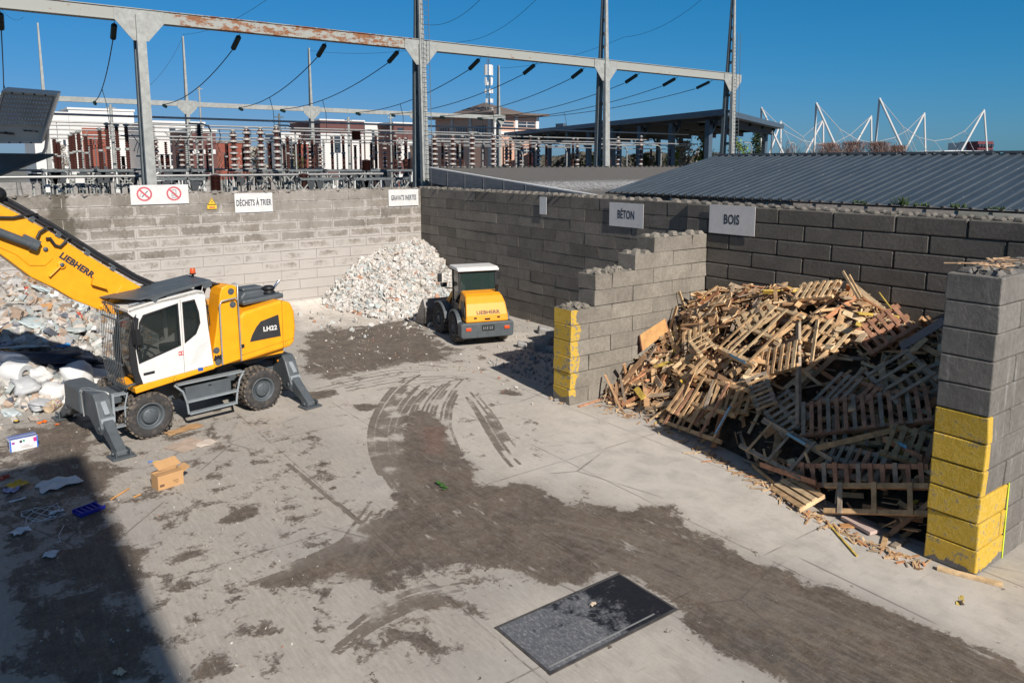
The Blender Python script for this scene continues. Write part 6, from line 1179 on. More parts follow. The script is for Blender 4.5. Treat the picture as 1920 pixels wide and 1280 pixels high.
pallet([(1290, 640), (1312, 668), (1328, 632)], [dz(1290, 660, 1.2), dz(1312, 690, 1.1), dz(1330, 640, 1.5)], 4, 2, 'small slatted crate side in the left middle of the heap', 3, 3, slat_w=.05)
def post(a, b_, da, db, w_, t_, m_, name, label, cat='board'):
    A_, B2 = Vector(dep(*a, da)), Vector(dep(*b_, db)); mb = MB(); mb.beam(A_, B2, w_, t_, up=Vector(CAM) - A_); o = mb.build(name, m_, bevel=.004, seg=1); tag(o, label, cat); return o
post((1497, 796), (1497, 603), dz(1497, 796, .95), dz(1497, 603, 2.75), .11, .08, pal_mat(2), 'upright_post', 'tall grey upright post standing in the middle of the heap')
post((1521, 680), (1533, 600), dz(1521, 680, 1.75), dz(1533, 600, 2.6), .1, .03, pal_mat(3), 'upright_board', 'pale board leaning right of the upright post')
post((1610, 560), (1580, 508), 17.2, 17.6, .06, .03, pal_mat(3), 'upright_board', 'thin pale board sticking up against the back wall')
post((1615, 558), (1592, 515), 17.1, 17.4, .05, .03, pal_mat(0), 'upright_board', 'second thin board just right of the pale one sticking up')
post((1672, 580), (1648, 548), 16.4, 16.6, .03, .02, M.setdefault('plank_8', mat('sawn_board_yellow', (.6, .42, .08), .8)), 'upright_board', 'short yellow lath leaning near the shadow edge on the back wall')
post((1345, 655), (1412, 689), dz(1345, 655, 1.52) - .12, dz(1412, 689, 1.47) - .12, .10, .03, pal_mat(0), 'labelled_board', 'board with pale blue label across the sunlit pallet frame')
post((1354, 657), (1398, 680), dz(1345, 655, 1.52) - .17, dz(1412, 689, 1.47) - .17, .06, .01, M['lblblue'], 'blue_label_strip', 'blue and white label strip on the sunlit board', 'label')
post((1475, 812), (1510, 832), dz(1475, 812, .85) - .1, dz(1510, 832, .8) - .1, .055, .01, M['lblblue'], 'blue_label_strip', 'blue label strip on a shaded board, lower middle of the heap', 'label')
post((1432, 785), (1560, 862), dz(1432, 785, .98) - .05, dz(1560, 862, .72), .10, .03, pal_mat(2), 'diagonal_board', 'long board slanting down through the shaded lower middle')
post((1670, 824), (1700, 838), dz(1670, 824, .8) - .1, dz(1700, 838, .75) - .1, .07, .01, M['lblblue'], 'blue_label_strip', 'blue label strip on a shaded board near the right wall', 'label')
post((1655, 822), (1730, 858), dz(1655, 822, .8) - .05, dz(1730, 858, .7) - .05, .11, .04, pal_mat(1), 'diagonal_board', 'shaded reddish board under the right blue label')
post((1530, 840), (1700, 800), dz(1530, 840, .75) - .1, dz(1700, 800, .95) - .1, .11, .04, pal_mat(0), 'diagonal_board', 'long board rising to the right across the lower long pallet')
post((1420, 660), (1500, 600), dz(1420, 660, 1.9), dz(1500, 600, 2.6), .1, .03, pal_mat(0), 'diagonal_board', 'sunlit board rising to the top of the upright post')
post((1690, 650), (1772, 600), 14.9, 13.6, .14, .05, mat('blue_beam', (.03, .07, .13), .5), 'blue_beam', 'dark blue painted beam leaning against the right partition', 'beam')
post((1262, 690), (1330, 640), dz(1272, 690, 1.0), dz(1330, 640, 1.7), .1, .03, pal_mat(3), 'diagonal_board', 'pale sunlit board lying in the left middle of the heap')
post((1288, 590), (1273, 546), float((onx(1288, 590, 18.1) - CAM) @ FW), float((onx(1273, 546, 17.93) - CAM) @ FW), .10, .03, pal_mat(3), 'upright_board', 'pointed splintered board leaning on the stepped partition')
post((1425, 870), (1530, 905), dz(1425, 870, .12), dz(1530, 905, .1), .11, .03, pal_mat(1), 'fallen_board', 'reddish board lying flat at the front edge of the heap')
post((1410, 872), (1500, 945), dz(1410, 872, .05), dz(1500, 945, .05), .09, .03, pal_mat(0), 'fallen_board', 'tan board lying on the concrete at the front edge of the heap')
# more broken pallets lying on the surface
def pallet_on(x, y, az, W, H, slats, k, k2=None, tilt=0.0, label='', lift=.2):
    n = wnorm(x, y); n = (n + Vector((0, -.25, .15))).normalized(); d = Vector((math.cos(az), math.sin(az), 0)); d = (d - n * d.dot(n)).normalized(); d = (d + n * tilt).normalized(); Y = n.cross(d).normalized(); Z = d.cross(Y)
    c = Vector((x, y, wood_h(x, y) + lift)); o_ = c - d * W / 2 - Y * H / 2; zmin = min((o_ + d * a * W + Y * b_ * H).z for a in (0, 1) for b_ in (0, 1)); o_.z += max(0, .06 - zmin)
    t = empty('pallet', o_, 0, label, 'pallet', 'broken pallets on the timber heap')
    R3 = Matrix((d, Y, Z)).transposed()
    def B(c_, dd, nm, m_): mb = MB(); mb.box(d * c_[0] + Y * c_[1] + Z * c_[2], dd, R3); mb.build(nm, m_, t, bevel=.004, seg=1)
    for i in range(slats):
        if rw.random() < .1: continue
        B((W * (i + .5) / slats + rw.uniform(-.02, .02), H / 2 + rw.uniform(-.03, .03), .052), (rw.choice([.09, .1, .075]), H, .022), 'slat', pal_mat(k if k2 is None or rw.random() < .6 else k2))
    for j in range(3): B((W / 2, .06 + (H - .12) * j / 2, 0), (W, .095, .085), 'stringer', pal_mat(k))
    if rw.random() < .5:
        for i in range(0, slats, 2): B((W * (i + .5) / slats, H / 2, -.055), (.09, H, .02), 'slat', pal_mat(k))
for k, (x, y, az, W, H, sl, c1, c2) in enumerate([(22.6, -3.2, .5, 1.2, .8, 6, 0, 3), (24.6, -3.6, -.3, 1.2, .9, 7, 1, 2), (25.9, -3.0, .9, 1.1, .8, 6, 2, 0), (26.5, -4.4, .2, 1.2, .8, 7, 0, 1), (23.6, -4.3, -.7, 1.2, .8, 6, 2, 0), (21.2, -2.2, .9, 1.1, .8, 5, 3, 0), (22.3, -1.3, .2, 1.1, .7, 6, 3, 0), (20.4, -3.6, -.4, 1.1, .8, 6, 0, 3), (24.4, -1.9, 1.2, 1.2, .8, 6, 1, 2), (25.6, -5.0, .1, 1.2, .7, 7, 2, 1), (22.0, -4.2, .3, 1.2, .8, 7, 0, 2), (19.6, -2.6, .7, .9, .7, 5, 3, 0), (26.6, -2.6, -.4, 1.1, .8, 6, 2, 0), (23.2, -2.3, -.2, 1.2, .8, 6, 0, 3), (25.1, -4.3, .6, 1.2, .8, 6, 0, 2), (21.0, -4.4, -.2, 1.2, .8, 7, 0, 1)]):
    pallet_on(x, y, az, W, H, sl, c1, c2, rw.uniform(-.15, .15), 'broken wooden pallet lying tilted among the boards of the timber heap')
# crate panel leaning on the partition
q = [Vector(onx(px_, py_, X_)) for px_, py_, X_ in ((1200, 628, 17.90), (1246, 598, 17.90), (1252, 622, 18.0), (1205, 658, 18.05))]; mb = MB(); mb.prism(q, (0, 0, 0), (.03, -.02, .02)); cr = mb.build('crate_panel', mat('plywood_orange', (.50, .27, .10), .7, var=.15)); tag(cr, 'orange brown plywood crate panel leaning on the stepped partition', 'panel')
mb = MB(); mb.beam(q[0], q[3], .05, .06); mb.beam(q[1], q[2], .05, .06); mb.beam((q[0] + q[1]) / 2, (q[2] + q[3]) / 2, .03, .05); mb.build('batten', pal_mat(1), cr)
# loose bits on the concrete in front
def lay(px0, px1, w_, t_, m_, name, label, cat, z=.02): a_, b2 = gnd(*px0, z), gnd(*px1, z); mb = MB(); mb.beam(a_, b2, w_, t_); o = mb.build(name, m_, bevel=.003, seg=1); return tag(o, label, cat)
lay((1555, 983), (1607, 1042), .035, .02, M['plank_8'], 'yellow_lath', 'long yellow lath lying on the concrete before the heap', 'lath')
lay((1757, 1064), (1880, 1096), .10, .05, pal_mat(3), 'loose_plank', 'light plank lying at the foot of the yellow partition end', 'plank', .03)
lay((1585, 968), (1640, 998), .22, .06, mat('bleached_board', (.5, .38, .33), .8, var=.1), 'broad_board', 'broad pinkish board lying flat near the right partition', 'board', .06)
lay((1575, 985), (1612, 986), .13, .03, mat('orange_board', (.5, .25, .1), .8, var=.1), 'short_board', 'short orange brown board next to the yellow lath', 'board')
lay((1607, 1010), (1645, 1025), .06, .03, pal_mat(2), 'short_board', 'short grey stick among the loose bits before the right partition', 'board')
lay((1655, 1028), (1662, 1000), .09, .03, pal_mat(0), 'short_board', 'short brown board pointing at the viewer near the right partition', 'board')
lay((1675, 1025), (1698, 1010), .11, .05, pal_mat(2), 'board_pair', 'dark pair of joined boards close to the yellow partition end', 'board')
lay((1165, 752), (1230, 778), .16, .03, mat('white_tube', (.62, .65, .66), .4), 'white_duct', 'white plastic duct lying at the left front of the timber heap', 'duct', .05)
lay((1085, 762), (1128, 748), .07, .04, pal_mat(1), 'short_board', 'reddish board end lying beside the stepped partition foot', 'board')
mb = MB()
for i in range(260):
    px = rw.uniform(1120, 1740); fy = np.interp(px, [1115, 1200, 1240, 1340, 1400, 1480, 1560, 1650, 1735], [757, 780, 800, 856, 888, 938, 985, 1028, 1055]) + abs(rw.gauss(0, 9)) - 4; p = gnd(px, fy, .012); a = rw.uniform(0, 3.14); L_ = rw.uniform(.04, .28); mb.beam((p[0] - math.cos(a) * L_ / 2, p[1] - math.sin(a) * L_ / 2, .012), (p[0] + math.cos(a) * L_ / 2, p[1] + math.sin(a) * L_ / 2, rw.uniform(.012, .05)), rw.uniform(.01, .05), .012)
o = mb.build('wood_chips', m_wood); tag(o, 'splinters and chips scattered along the front of the timber heap', 'wood chips', kind='stuff')
# ---------------------------------------------------------------- rubble
def shard(mb, c, s_, r_, flat=.35, mi=0):
    n = r_.choice([3, 4, 5, 6]); pts = []; R3 = Euler((r_.gauss(0, .7), r_.gauss(0, .7), r_.uniform(0, 6.3))).to_matrix(); h = s_ * flat * r_.uniform(.5, 1.2)
    for i in range(n): a = 2 * math.pi * i / n + r_.uniform(-.4, .4); q = s_ * r_.uniform(.6, 1.1); pts.append(Vector((math.cos(a) * q, math.sin(a) * q * .75, 0)))
    sh = Vector((r_.uniform(-.2, .2) * s_, r_.uniform(-.2, .2) * s_, h)); mb.prism([Vector(c) + R3 @ p for p in pts], R3 @ Vector((0, 0, -h / 2)), R3 @ sh, mi)
def white_h(x, y):
    d = math.hypot(x - .7, (y + .6) * .93); w_ = 2.75 * max(0, 1 - d / 4.6) ** .95 + .55 * max(0, 1 - math.hypot((x - 3.6) / 1.7, (y + 3.4) / 1.6)) + .8 * max(0, 1 - math.hypot((x - .2) / 2.2, (y + 3.2) / 2.6))
    return max(0, w_ + .12 * fbm(x, y, 1.2, 5) * (1 if w_ > .05 else 0))
m_wr = palette('plaster_rubble', [((.58, .54, .50), 8), ((.50, .47, .43), 6), ((.45, .47, .46), 3), ((.62, .60, .57), 4), ((.46, .42, .37), 4), ((.42, .46, .45), 2), ((.42, .24, .16), .9), ((.30, .27, .24), 1.2)], .9, var=.1, bump=.5)
m_wb2 = mat('plaster_dust', (.46, .43, .39), .95, var=.25, scale=5, bump=1.0, bscale=18)
def heap(name, hf, x0, x1, y0, y1, step, nsh, smin, smax, mb_, mp_, label, cat, rs_, pw=2.2, thr=.05, extra=None):
    mb = MB(); nx, ny = int((x1 - x0) / step), int((y1 - y0) / step); P = [(x0 + i * step, y0 + j * step, max(-.05, hf(x0 + i * step, y0 + j * step) - .04 + .05 * fbm(x0 + i * step, y0 + j * step, 4, 2))) for i in range(nx + 1) for j in range(ny + 1)]
    F = [(i * (ny + 1) + j, (i + 1) * (ny + 1) + j, (i + 1) * (ny + 1) + j + 1, i * (ny + 1) + j + 1) for i in range(nx) for j in range(ny)]
    F = [f for f in F if max(P[k][2] for k in f) > .0]; mb.add(P, F, 0, True); k = 0
    while k < nsh:
        x = rs_.uniform(x0, x1); y = rs_.uniform(y0, y1); h = hf(x, y)
        if h < thr and rs_.random() > .012: continue
        s_ = smin + (smax - smin) * rs_.random() ** pw; shard(mb, (x, y, max(h, s_ * .25) + rs_.uniform(-.3, .35) * s_), s_, rs_, rs_.choice([.18, .35, .6]), 1); k += 1
    if extra: extra(mb)
    o = mb.build(name, [mb_, mp_]); return tag(o, label, cat, kind='stuff')
rr = random.Random(31)
heap('rubble_heap', white_h, .02, 7.2, -7.5, -.05, .12, 13000, .015, .20, m_wb2, m_wr, 'heap of white plaster and rubble in the far corner below the inert rubble sign', 'rubble', rr, pw=3.0)
def waste_h(x, y):
    if y > -10.6: return 0
    fx = lin([(-22, 10.2), (-18, 9.6), (-17, 9.9), (-15.8, 9.0), (-14.7, 7.3), (-13.4, 5.0), (-12, 3.0), (-10.8, 1.2)], y); top = lin([(-22, 3.0), (-18.2, 2.55), (-16.5, 2.2), (-15.2, 1.9), (-14, 1.3), (-12.4, .6), (-10.8, 0)], y); u = 1 - x / fx
    if u <= 0: return 0
    return max(0, top * min(1, u * 1.5) ** .8 + .25 * fbm(x, y, .8, 9) * min(1, u * 4))
m_wm = palette('mixed_waste', [((.36, .335, .30), 8), ((.43, .42, .39), 6), ((.34, .37, .36), 4), ((.60, .58, .56), 3), ((.40, .30, .23), 4), ((.30, .22, .16), 2), ((.28, .28, .29), 2), ((.48, .42, .37), 3), ((.12, .13, .16), 1), ((.5, .09, .05), .3), ((.45, .27, .13), .6), ((.07, .16, .3), .25)], .88, var=.14, bump=.4)
m_wmb = mat('waste_dust', (.31, .285, .255), .95, var=.35, scale=4, bump=1.0, bscale=16)
heap('waste_heap', waste_h, .02, 11.0, -21.0, -10.6, .14, 15000, .015, .28, m_wmb, m_wm, 'sprawling heap of grey mixed building waste left of the excavator', 'waste', rr, pw=2.8)
# shade of boom and cab on the heap is added as dark shapes
# grains strewn over the floor
mb = MB()
for i in range(420):
    px = rr.uniform(540, 1010); py = rr.uniform(585, 700) if rr.random() < .7 else rr.uniform(600, 640); p = gnd(px, py)
    shard(mb, (p[0], p[1], .015 + ZZ[min(len(gx) - 1, max(0, int((p[0] - GX0) / GS))), min(len(gy) - 1, max(0, int((p[1] - GY0) / GS)))]), rr.uniform(.012, .05) * (1.6 if rr.random() < .06 else 1), rr, .5, 0)
for i in range(220): p = gnd(rr.uniform(0, 640), rr.uniform(700, 1270)); shard(mb, (p[0], p[1], .008), rr.uniform(.008, .03), rr, .4, 0)
for i in range(90): p = gnd(rr.uniform(920, 1060), rr.uniform(600, 760)); shard(mb, (p[0], p[1], .02), rr.uniform(.02, .06), rr, .5, 0)
o = mb.build('grit', palette('grit_bits', [((.5, .47, .43), 2), ((.33, .3, .26), 3), ((.25, .2, .16), 2), ((.4, .16, .1), .4)], .9)); tag(o, 'grit and small chips scattered over the concrete floor', 'grit', kind='stuff')
# concrete lumps in the shade of the stepped partition
m_lump = mat('lump_grey', (.32, .31, .30), .95, var=.2, bump=.5)
for k, (px, py, s_) in enumerate([(983, 654, .22), (1012, 658, .34), (1030, 648, .30), (1022, 628, .3), (1038, 662, .22), (1002, 676, .12), (1036, 636, .26)]):
    p = gnd(px, py); mb = MB(); mb.box((0, 0, 0), (s_ * 1.7, s_ * 1.3, s_), (rr.uniform(-.3, .3), rr.uniform(-.3, .3), rr.uniform(0, 3)), jit=s_ * .22, rnd=rr); o = mb.build('concrete_lump', m_lump, bevel=s_ * .2, seg=2); o.location = (p[0] - .2, p[1] + .1, s_ * .42); tag(o, 'grey concrete lump lying in the shade left of the stepped partition', 'concrete lump', 'concrete lumps in the partition shade')
mb = MB()
for i in range(420): x = rr.uniform(12.6, 17.0); y = rr.uniform(-4.9, -.6); shard(mb, (x, y, .03), rr.uniform(.02, .09), rr, .5)
o = mb.build('concrete_crumbs', m_lump); tag(o, 'concrete crumbs on the ground in the shade of the stepped partition', 'rubble', kind='stuff')
for k, (px, py, s_) in enumerate([(1033, 748, .07), (1044, 752, .08), (1053, 757, .07), (1058, 757, .05)]):
    p = gnd(px, py); mb = MB(); mb.box((0, 0, s_ * .4), (s_ * 1.6, s_, s_ * .8), (.1, .2, k), jit=s_ * .2, rnd=rr); o = mb.build('brick_bit', m_lump if k % 2 else mat('brick_bit', (.42, .3, .2), .9)); o.location = (p[0], p[1], 0); tag(o, 'small broken bit at the foot of the stepped partition end', 'rubble bit', 'bits at the partition foot')
# ================================================================ single things on and before the waste heap
def cushion(name, c, d, rot, m_, label, cat, seed=0, group=None, lump=.12, fine=3):
    bmx = bmesh.new(); bmesh.ops.create_icosphere(bmx, subdivisions=fine, radius=1.0); r_ = random.Random(seed); R3 = Euler(rot).to_matrix()
    for v in bmx.verts:
        p = v.co.copy(); q = Vector([math.copysign(abs(a) ** .75, a) for a in p]); f = 1 + lump * noise.fractal(p * 1.7 + Vector((seed * 3.1, 0, 0)), 1, 2, 4) + .05 * noise.noise(p * 6 + Vector((0, seed, 0)))
        v.co = R3 @ Vector((q.x * d[0] / 2 * f, q.y * d[1] / 2 * f, q.z * d[2] / 2 * f))
    me = bpy.data.meshes.new(name); bmx.to_mesh(me); bmx.free(); me.materials.append(m_); me.polygons.foreach_set('use_smooth', [True] * len(me.polygons)); o = bpy.data.objects.new(name, me); COL.objects.link(o); o.location = c; return tag(o, label, cat, group)
def hp(px, py, extra=0.0):  # point on the waste heap seen at this pixel
    for k in range(400):
        D = 20 + k * .05; p = dep(px, py, D)
        if p[2] <= max(waste_h(p[0], p[1]), 0) + .01: return Vector(p) + Vector((0, 0, extra))
    return Vector(gnd(px, py))
m_sack = mat('sack_white', (.66, .66, .65), .75, var=.08, scale=3, bump=.4, bscale=9); m_wrap = mat('wrap_grey', (.42, .43, .44), .5, var=.12, bump=.5, bscale=12); m_card = mat('cardboard', (.42, .25, .12), .85, var=.08)
cushion('white_sack', hp(146, 722, .28), (.85, .75, .75), (.3, .2, .4), m_sack, 'largest round white sack bulging behind the front outrigger', 'sack', 1, lump=.2)
cushion('white_sack', hp(180, 722, .22), (.9, .6, .5), (.1, .3, 1.2), m_sack, 'white sack squeezed between the big sack and the window guard', 'sack', 2, lump=.2)
cushion('white_sack', hp(104, 742, .15), (.75, .55, .4), (.1, .1, .9), m_sack, 'low white sack left of the largest one', 'sack', 3, lump=.3)
cushion('white_sack', hp(75, 716, .18), (.55, .4, .42), (.4, .1, .9), m_sack, 'small white crumpled sack in the middle left', 'sack', 4, lump=.35)
cushion('white_sack', hp(128, 757, .10), (.35, .3, .25), (.1, .1, .9), m_sack, 'little white sack scrap beside the paint tub', 'sack', 5, lump=.35)
cushion('plastic_wrap', hp(48, 735, .15), (.85, .6, .45), (.2, .2, .3), m_wrap, 'grey crumpled plastic wrap behind the rolled foil', 'wrap', 6, lump=.5)
cushion('plastic_wrap', hp(70, 756, .05), (1.3, .6, .16), (.0, .05, .3), m_wrap, 'flat grey plastic sheet along the foot of the heap', 'wrap', 7, lump=.5)
cushion('plastic_wrap', hp(20, 775, .05), (.7, .35, .14), (.0, .05, .3), mat('wrap_pale', (.50, .56, .57), .45, var=.1, bump=.4, bscale=14), 'pale bluish plastic sheet at the left foot of the heap', 'wrap', 8, lump=.5)
for k, (px, py, sx, sy, sz, nm, mt_, lab) in enumerate([(88, 548, .9, .4, .14, 'insulation_sheet', (.40, .46, .46), 'pale green insulation sheet near the top of the heap'), (76, 612, 1.1, .8, .12, 'insulation_sheet', (.42, .48, .48), 'greyish green sheet in the middle of the heap'), (140, 620, .9, .7, .12, 'insulation_sheet', (.45, .49, .48), 'pale sheet close to the window guard'), (145, 575, .7, .5, .12, 'insulation_sheet', (.5, .54, .55), 'pale blue sheet under the boom'),
    (35, 655, 1.5, .6, .10, 'insulation_sheet', (.50, .56, .56), 'long pale sheet above the shaded strip'), (74, 640, .5, .4, .18, 'blue_sheet', (.45, .55, .60), 'light blue plastic scrap in the middle of the heap'), (18, 648, .7, .3, .14, 'insulation_sheet', (.35, .35, .42), 'violet grey sheet at the left edge above the shade')]):
    cushion(nm, hp(px, py, .06), (sx, sy, sz), (rr.uniform(-.3, .3), rr.uniform(-.1, .5), rr.uniform(0, 3)), mat('sheet_%s' % 'abcdefg'[k], mt_, .7, var=.1, bump=.3), lab, 'sheet', 20 + k, lump=.6)
for k, (px, py, sx, sy, col_, lab) in enumerate([(82, 580, .5, .3, (.45, .25, .11), 'orange brown cardboard scrap on the slope'), (20, 557, .5, .4, (.42, .30, .22), 'tan cardboard scrap near the top left'), (52, 582, .8, .2, (.38, .37, .37), 'long grey board on the left slope'), (59, 538, .22, .10, (.6, .06, .04), 'red plastic scrap near the top of the heap'), (45, 544, .22, .1, (.55, .08, .05), 'second red plastic scrap just below the first'), (55, 611, .32, .22, (.6, .10, .10), 'round red patch of plastic in the middle of the heap'), (3, 614, .3, .16, (.6, .12, .04), 'orange red scrap at the left edge of the heap'), (165, 620, .5, .14, (.7, .7, .7), 'white board scrap beside the window guard'), (90, 617, .3, .5, (.62, .62, .66), 'white pointed scrap in the middle of the heap'), (100, 555, .3, .22, (.7, .7, .69), 'square white tile scrap below the boom'), (100, 657, .9, .12, (.04, .22, .5), 'bright blue strip along the top of the shaded sheet'), (5, 590, .45, .4, (.66, .66, .68), 'white crumpled bag at the left edge'), (148, 627, .12, .1, (.45, .05, .05), 'tiny dark red scrap beside the window guard')]):
    p = hp(px, py, .07); mb = MB(); mb.box((0, 0, 0), (sy, sx, .03), (rr.uniform(-.3, .3), rr.uniform(0, .6), rr.uniform(-.6, .6)), jit=.03, rnd=rr); o = mb.build('waste_scrap', mat('scrap_%s' % 'abcdefghijklm'[k], col_, .75, var=.08)); o.location = p; tag(o, lab, 'scrap')
# cast shade of boom and cab, put in as crumpled navy shapes
cushion('dark_sheeting', hp(50, 682, .05), (3.0, 1.2, .5), (0, .1, 1.5), mat('sheet_navy', (.03, .045, .075), .6, var=.4, bump=.8, bscale=8), 'crumpled dark blue sheeting across the lower left of the heap', 'sheeting', 33, lump=.8, fine=4)
cushion('dark_sheeting', hp(125, 690, .02), (1.6, .9, .35), (0, .1, 1.2), bpy.data.materials['sheet_navy'], 'smaller fold of dark sheeting behind the white sacks', 'sheeting', 34, lump=.8, fine=4)
# rolled foil (cylinder with hollow end)
p = hp(30, 712, .2); rl = empty('foil_roll', p, 0, 'thick white foil roll with grey open end lying at the lower left of the heap', 'roll'); ax = Vector((.75, .65, -.05)).normalized()
mb = MB(); mb.lathe(-ax * .35, ax, [(0, 0), (0, .26), (.1, .3), (.35, .28), (.62, .29), (.70, .27), (.66, .14), (.4, .1), (.4, 0)], 20); mb.build('foil', m_sack, rl)
mb = MB(); mb.lathe(ax * .345, ax, [(0, .26), (.012, .24), (.0, .12)], 20); mb.build('open_end', m_wrap, rl)
# paint tub on its side
p = Vector(gnd(98, 760, .13)); tb_ = empty('paint_tub', p, 0, 'cylindrical tub with colourful label lying on its side before the heap', 'tub'); ax = (Vector(gnd(90, 768, .13)) - Vector(gnd(112, 752, .13))).normalized()
mb = MB(); mb.lathe(-ax * .24, ax, [(0, 0), (0, .125), (.02, .135), (.46, .135), (.48, .125), (.48, .115), (.47, .11), (.47, 0)], 24); mb.build('tub_body', mat('tub_tan', (.40, .30, .2), .6), tb_)
mt, g, b = newmat('tub_label'); o_ = g.obj(); wv = g.n('ShaderNodeTexNoise'); g.put(wv, 'Vector', o_); g.put(wv, 'Scale', 14.0); r_ = g.n('ShaderNodeValToRGB'); r_.color_ramp.interpolation = 'CONSTANT'
for i_, (ps, cc) in enumerate([(0, (.7, .7, .7)), (.42, (.75, .6, .1)), (.5, (.1, .15, .4)), (.56, (.6, .1, .1)), (.62, (.7, .7, .7))]):
    e = r_.color_ramp.elements[i_] if i_ < 2 else r_.color_ramp.elements.new(ps); e.position = ps; e.color = (*cc, 1)
g.put(r_, 0, wv.outputs[0]); g.put(b, 'Base Color', r_.outputs[0]); mb = MB(); mb.lathe(-ax * .18, ax, [(0, .137), (.36, .137)], 24); mb.build('tub_label', mt, tb_)
# appliance box
ctr = Vector(gnd(44, 842)); bx = empty('printed_box', (ctr.x - .13, ctr.y + .0, 0), 0.12, 'white printed appliance box with blue top standing on the floor at the left', 'box')
mb = MB(); mb.box((0, 0, .14), (.34, .56, .28)); bb = mb.build('carton', mat('carton_white', (.66, .67, .70), .6), bx, bevel=.006)
mb = MB(); mb.box((0, 0, .2815), (.335, .555, .003)); mb.build('blue_lid', mat('carton_blue', (.13, .18, .42), .5), bx)
mb = MB(); mb.box((0, 0, .2840), (.02, .555, .002)); mb.build('tape', M['white'], bx)
for (y_, z_, w_, h_, cc) in ((-.265, .14, .03, .27, (.04, .14, .5)), (.265, .14, .03, .27, (.04, .14, .5)), (.22, .2, .06, .10, (.55, .03, .25)), (-.21, .20, .06, .05, (.3, .05, .3)), (-.06, .21, .05, .06, (.05, .05, .06)), (.0, .22, .04, .05, (.05, .3, .2)), (.0, .10, .2, .015, (.5, .4, .45)), (.05, .06, .25, .03, (.5, .45, .4))):
    mb = MB(); mb.box((.1715, y_, z_), (.003, w_, h_)); k_ = 'c_%d%d%d' % tuple(int(c * 50) for c in cc); M.setdefault(k_, mat('print_' + k_[2:], cc, .5)); mb.build('print', M[k_], bx)
mb = MB(); mb.box((0, -.2815, .13), (.2, .003, .18)); mb.build('picture', mat('print_photo', (.12, .08, .1), .5, var=.8, scale=20), bx)
# cardboard box with raised flap
cb0 = Vector(gnd(316, 914)); cbx = empty('cardboard_box', (cb0.x - .15, cb0.y + .02, 0), .22, 'open brown cardboard box with raised rear flap standing on the concrete', 'box'); mC = mat('box_cardboard', (.50, .29, .13), .8, var=.05)
mb = MB()
for c_, d_ in (((.15, 0, .15), (.012, .52, .30)), ((-.15, 0, .15), (.012, .52, .30)), ((0, .255, .15), (.29, .012, .30)), ((0, -.255, .15), (.29, .012, .30)), ((0, 0, .01), (.29, .5, .012))): mb.box(c_, d_)
mb.build('carton', mC, cbx)
mb = MB(); mb.box((-.26, .12, .36), (.25, .5, .01), (0, .5, .15)); mb.build('flap', mC, cbx); mb = MB(); mb.box((.0, .34, .28), (.29, .18, .01), (.5, 0, 0)); mb.build('flap', mC, cbx); mb = MB(); mb.box((.05, 0, .302), (.2, .5, .008), (0, -.12, 0)); mb.build('flap', mC, cbx)
mb = MB()
for i in range(3): mb.box((.158, .10 + i * .01, .13 - i * .03), (.002, .12 - i * .03, .008))
mb.box((.158, -.18, .09), (.002, .09, .05)); mb.build('print', mat('carton_ink', (.12, .07, .04), .8), cbx)
# flat things in and near the shade
def flat(name, px, w_, d_, rot, m_, label, cat, h=.02, jit=.02, z=.015):
    p = gnd(*px); mb = MB(); nn = 5
    P = [(w_ * (i / nn - .5) + rr.uniform(-jit, jit), d_ * (j / nn - .5) + rr.uniform(-jit, jit), z + rr.uniform(0, h)) for i in range(nn + 1) for j in range(nn + 1)]; P2 = [(a, b_, c_ - .008) for a, b_, c_ in P]; K_ = len(P)
    F = [(i * (nn + 1) + j, (i + 1) * (nn + 1) + j, (i + 1) * (nn + 1) + j + 1, i * (nn + 1) + j + 1) for i in range(nn) for j in range(nn)]
    edge = [i for i in range(nn + 1)] + [(i + 1) * (nn + 1) - 1 + 0 for i in range(1, nn + 1)] + [nn * (nn + 1) + j for j in range(nn - 1, -1, -1)] + [i * (nn + 1) for i in range(nn - 1, 0, -1)]
    mb.add(P + P2, F + [tuple(q + K_ for q in f)[::-1] for f in F] + [(edge[i], edge[(i + 1) % len(edge)], edge[(i + 1) % len(edge)] + K_, edge[i] + K_) for i in range(len(edge))]); o = mb.build(name, m_); o.location = (p[0], p[1], 0); o.rotation_euler = (0, 0, rot); return tag(o, label, cat)
flat('white_cloth', (112, 909), .55, .75, .2, mat('cloth_white', (.66, .66, .66), .9, var=.05), 'crumpled white cloth spread in the building shade', 'cloth', .07, .05)
tr_ = empty('blue_tray', (*gnd(167, 958)[:2], 0), .35, 'dark blue plastic tray lying at the edge of the shade', 'tray'); mtb = mat('tray_blue', (.015, .025, .32), .4); mb = MB(); mb.box((0, 0, .02), (.30, .46, .03)); mb.build('tray_base', mtb, tr_)
for i in range(5): mb = MB(); mb.box((0, -.18 + i * .09, .05), (.28, .02, .04)); mb.build('rib', mtb, tr_)
for c_, d_ in (((.15, 0, .05), (.015, .46, .06)), ((-.15, 0, .05), (.015, .46, .06))): mb = MB(); mb.box(c_, d_); mb.build('side', mtb, tr_)
m_pap = mat('paper_white', (.68, .68, .70), .9)
flat('newspaper', (37, 999), .22, .30, .4, m_pap, 'printed paper sheet in the deep shade at the far left', 'paper', .06, .03)
mb = MB(); p = gnd(37, 999)
flat('paper_sheet', (97, 1041), .20, .24, 1.0, m_pap, 'small white paper in the deep shade below the others', 'paper', .05, .03); flat('paper_sheet', (105, 962), .14, .22, .2, m_pap, 'white paper beside the white string tangle', 'paper', .05, .03); flat('paper_sheet', (33, 938), .06, .28, .1, m_pap, 'narrow white strip of paper near the yellow bag', 'paper', .02, .01)
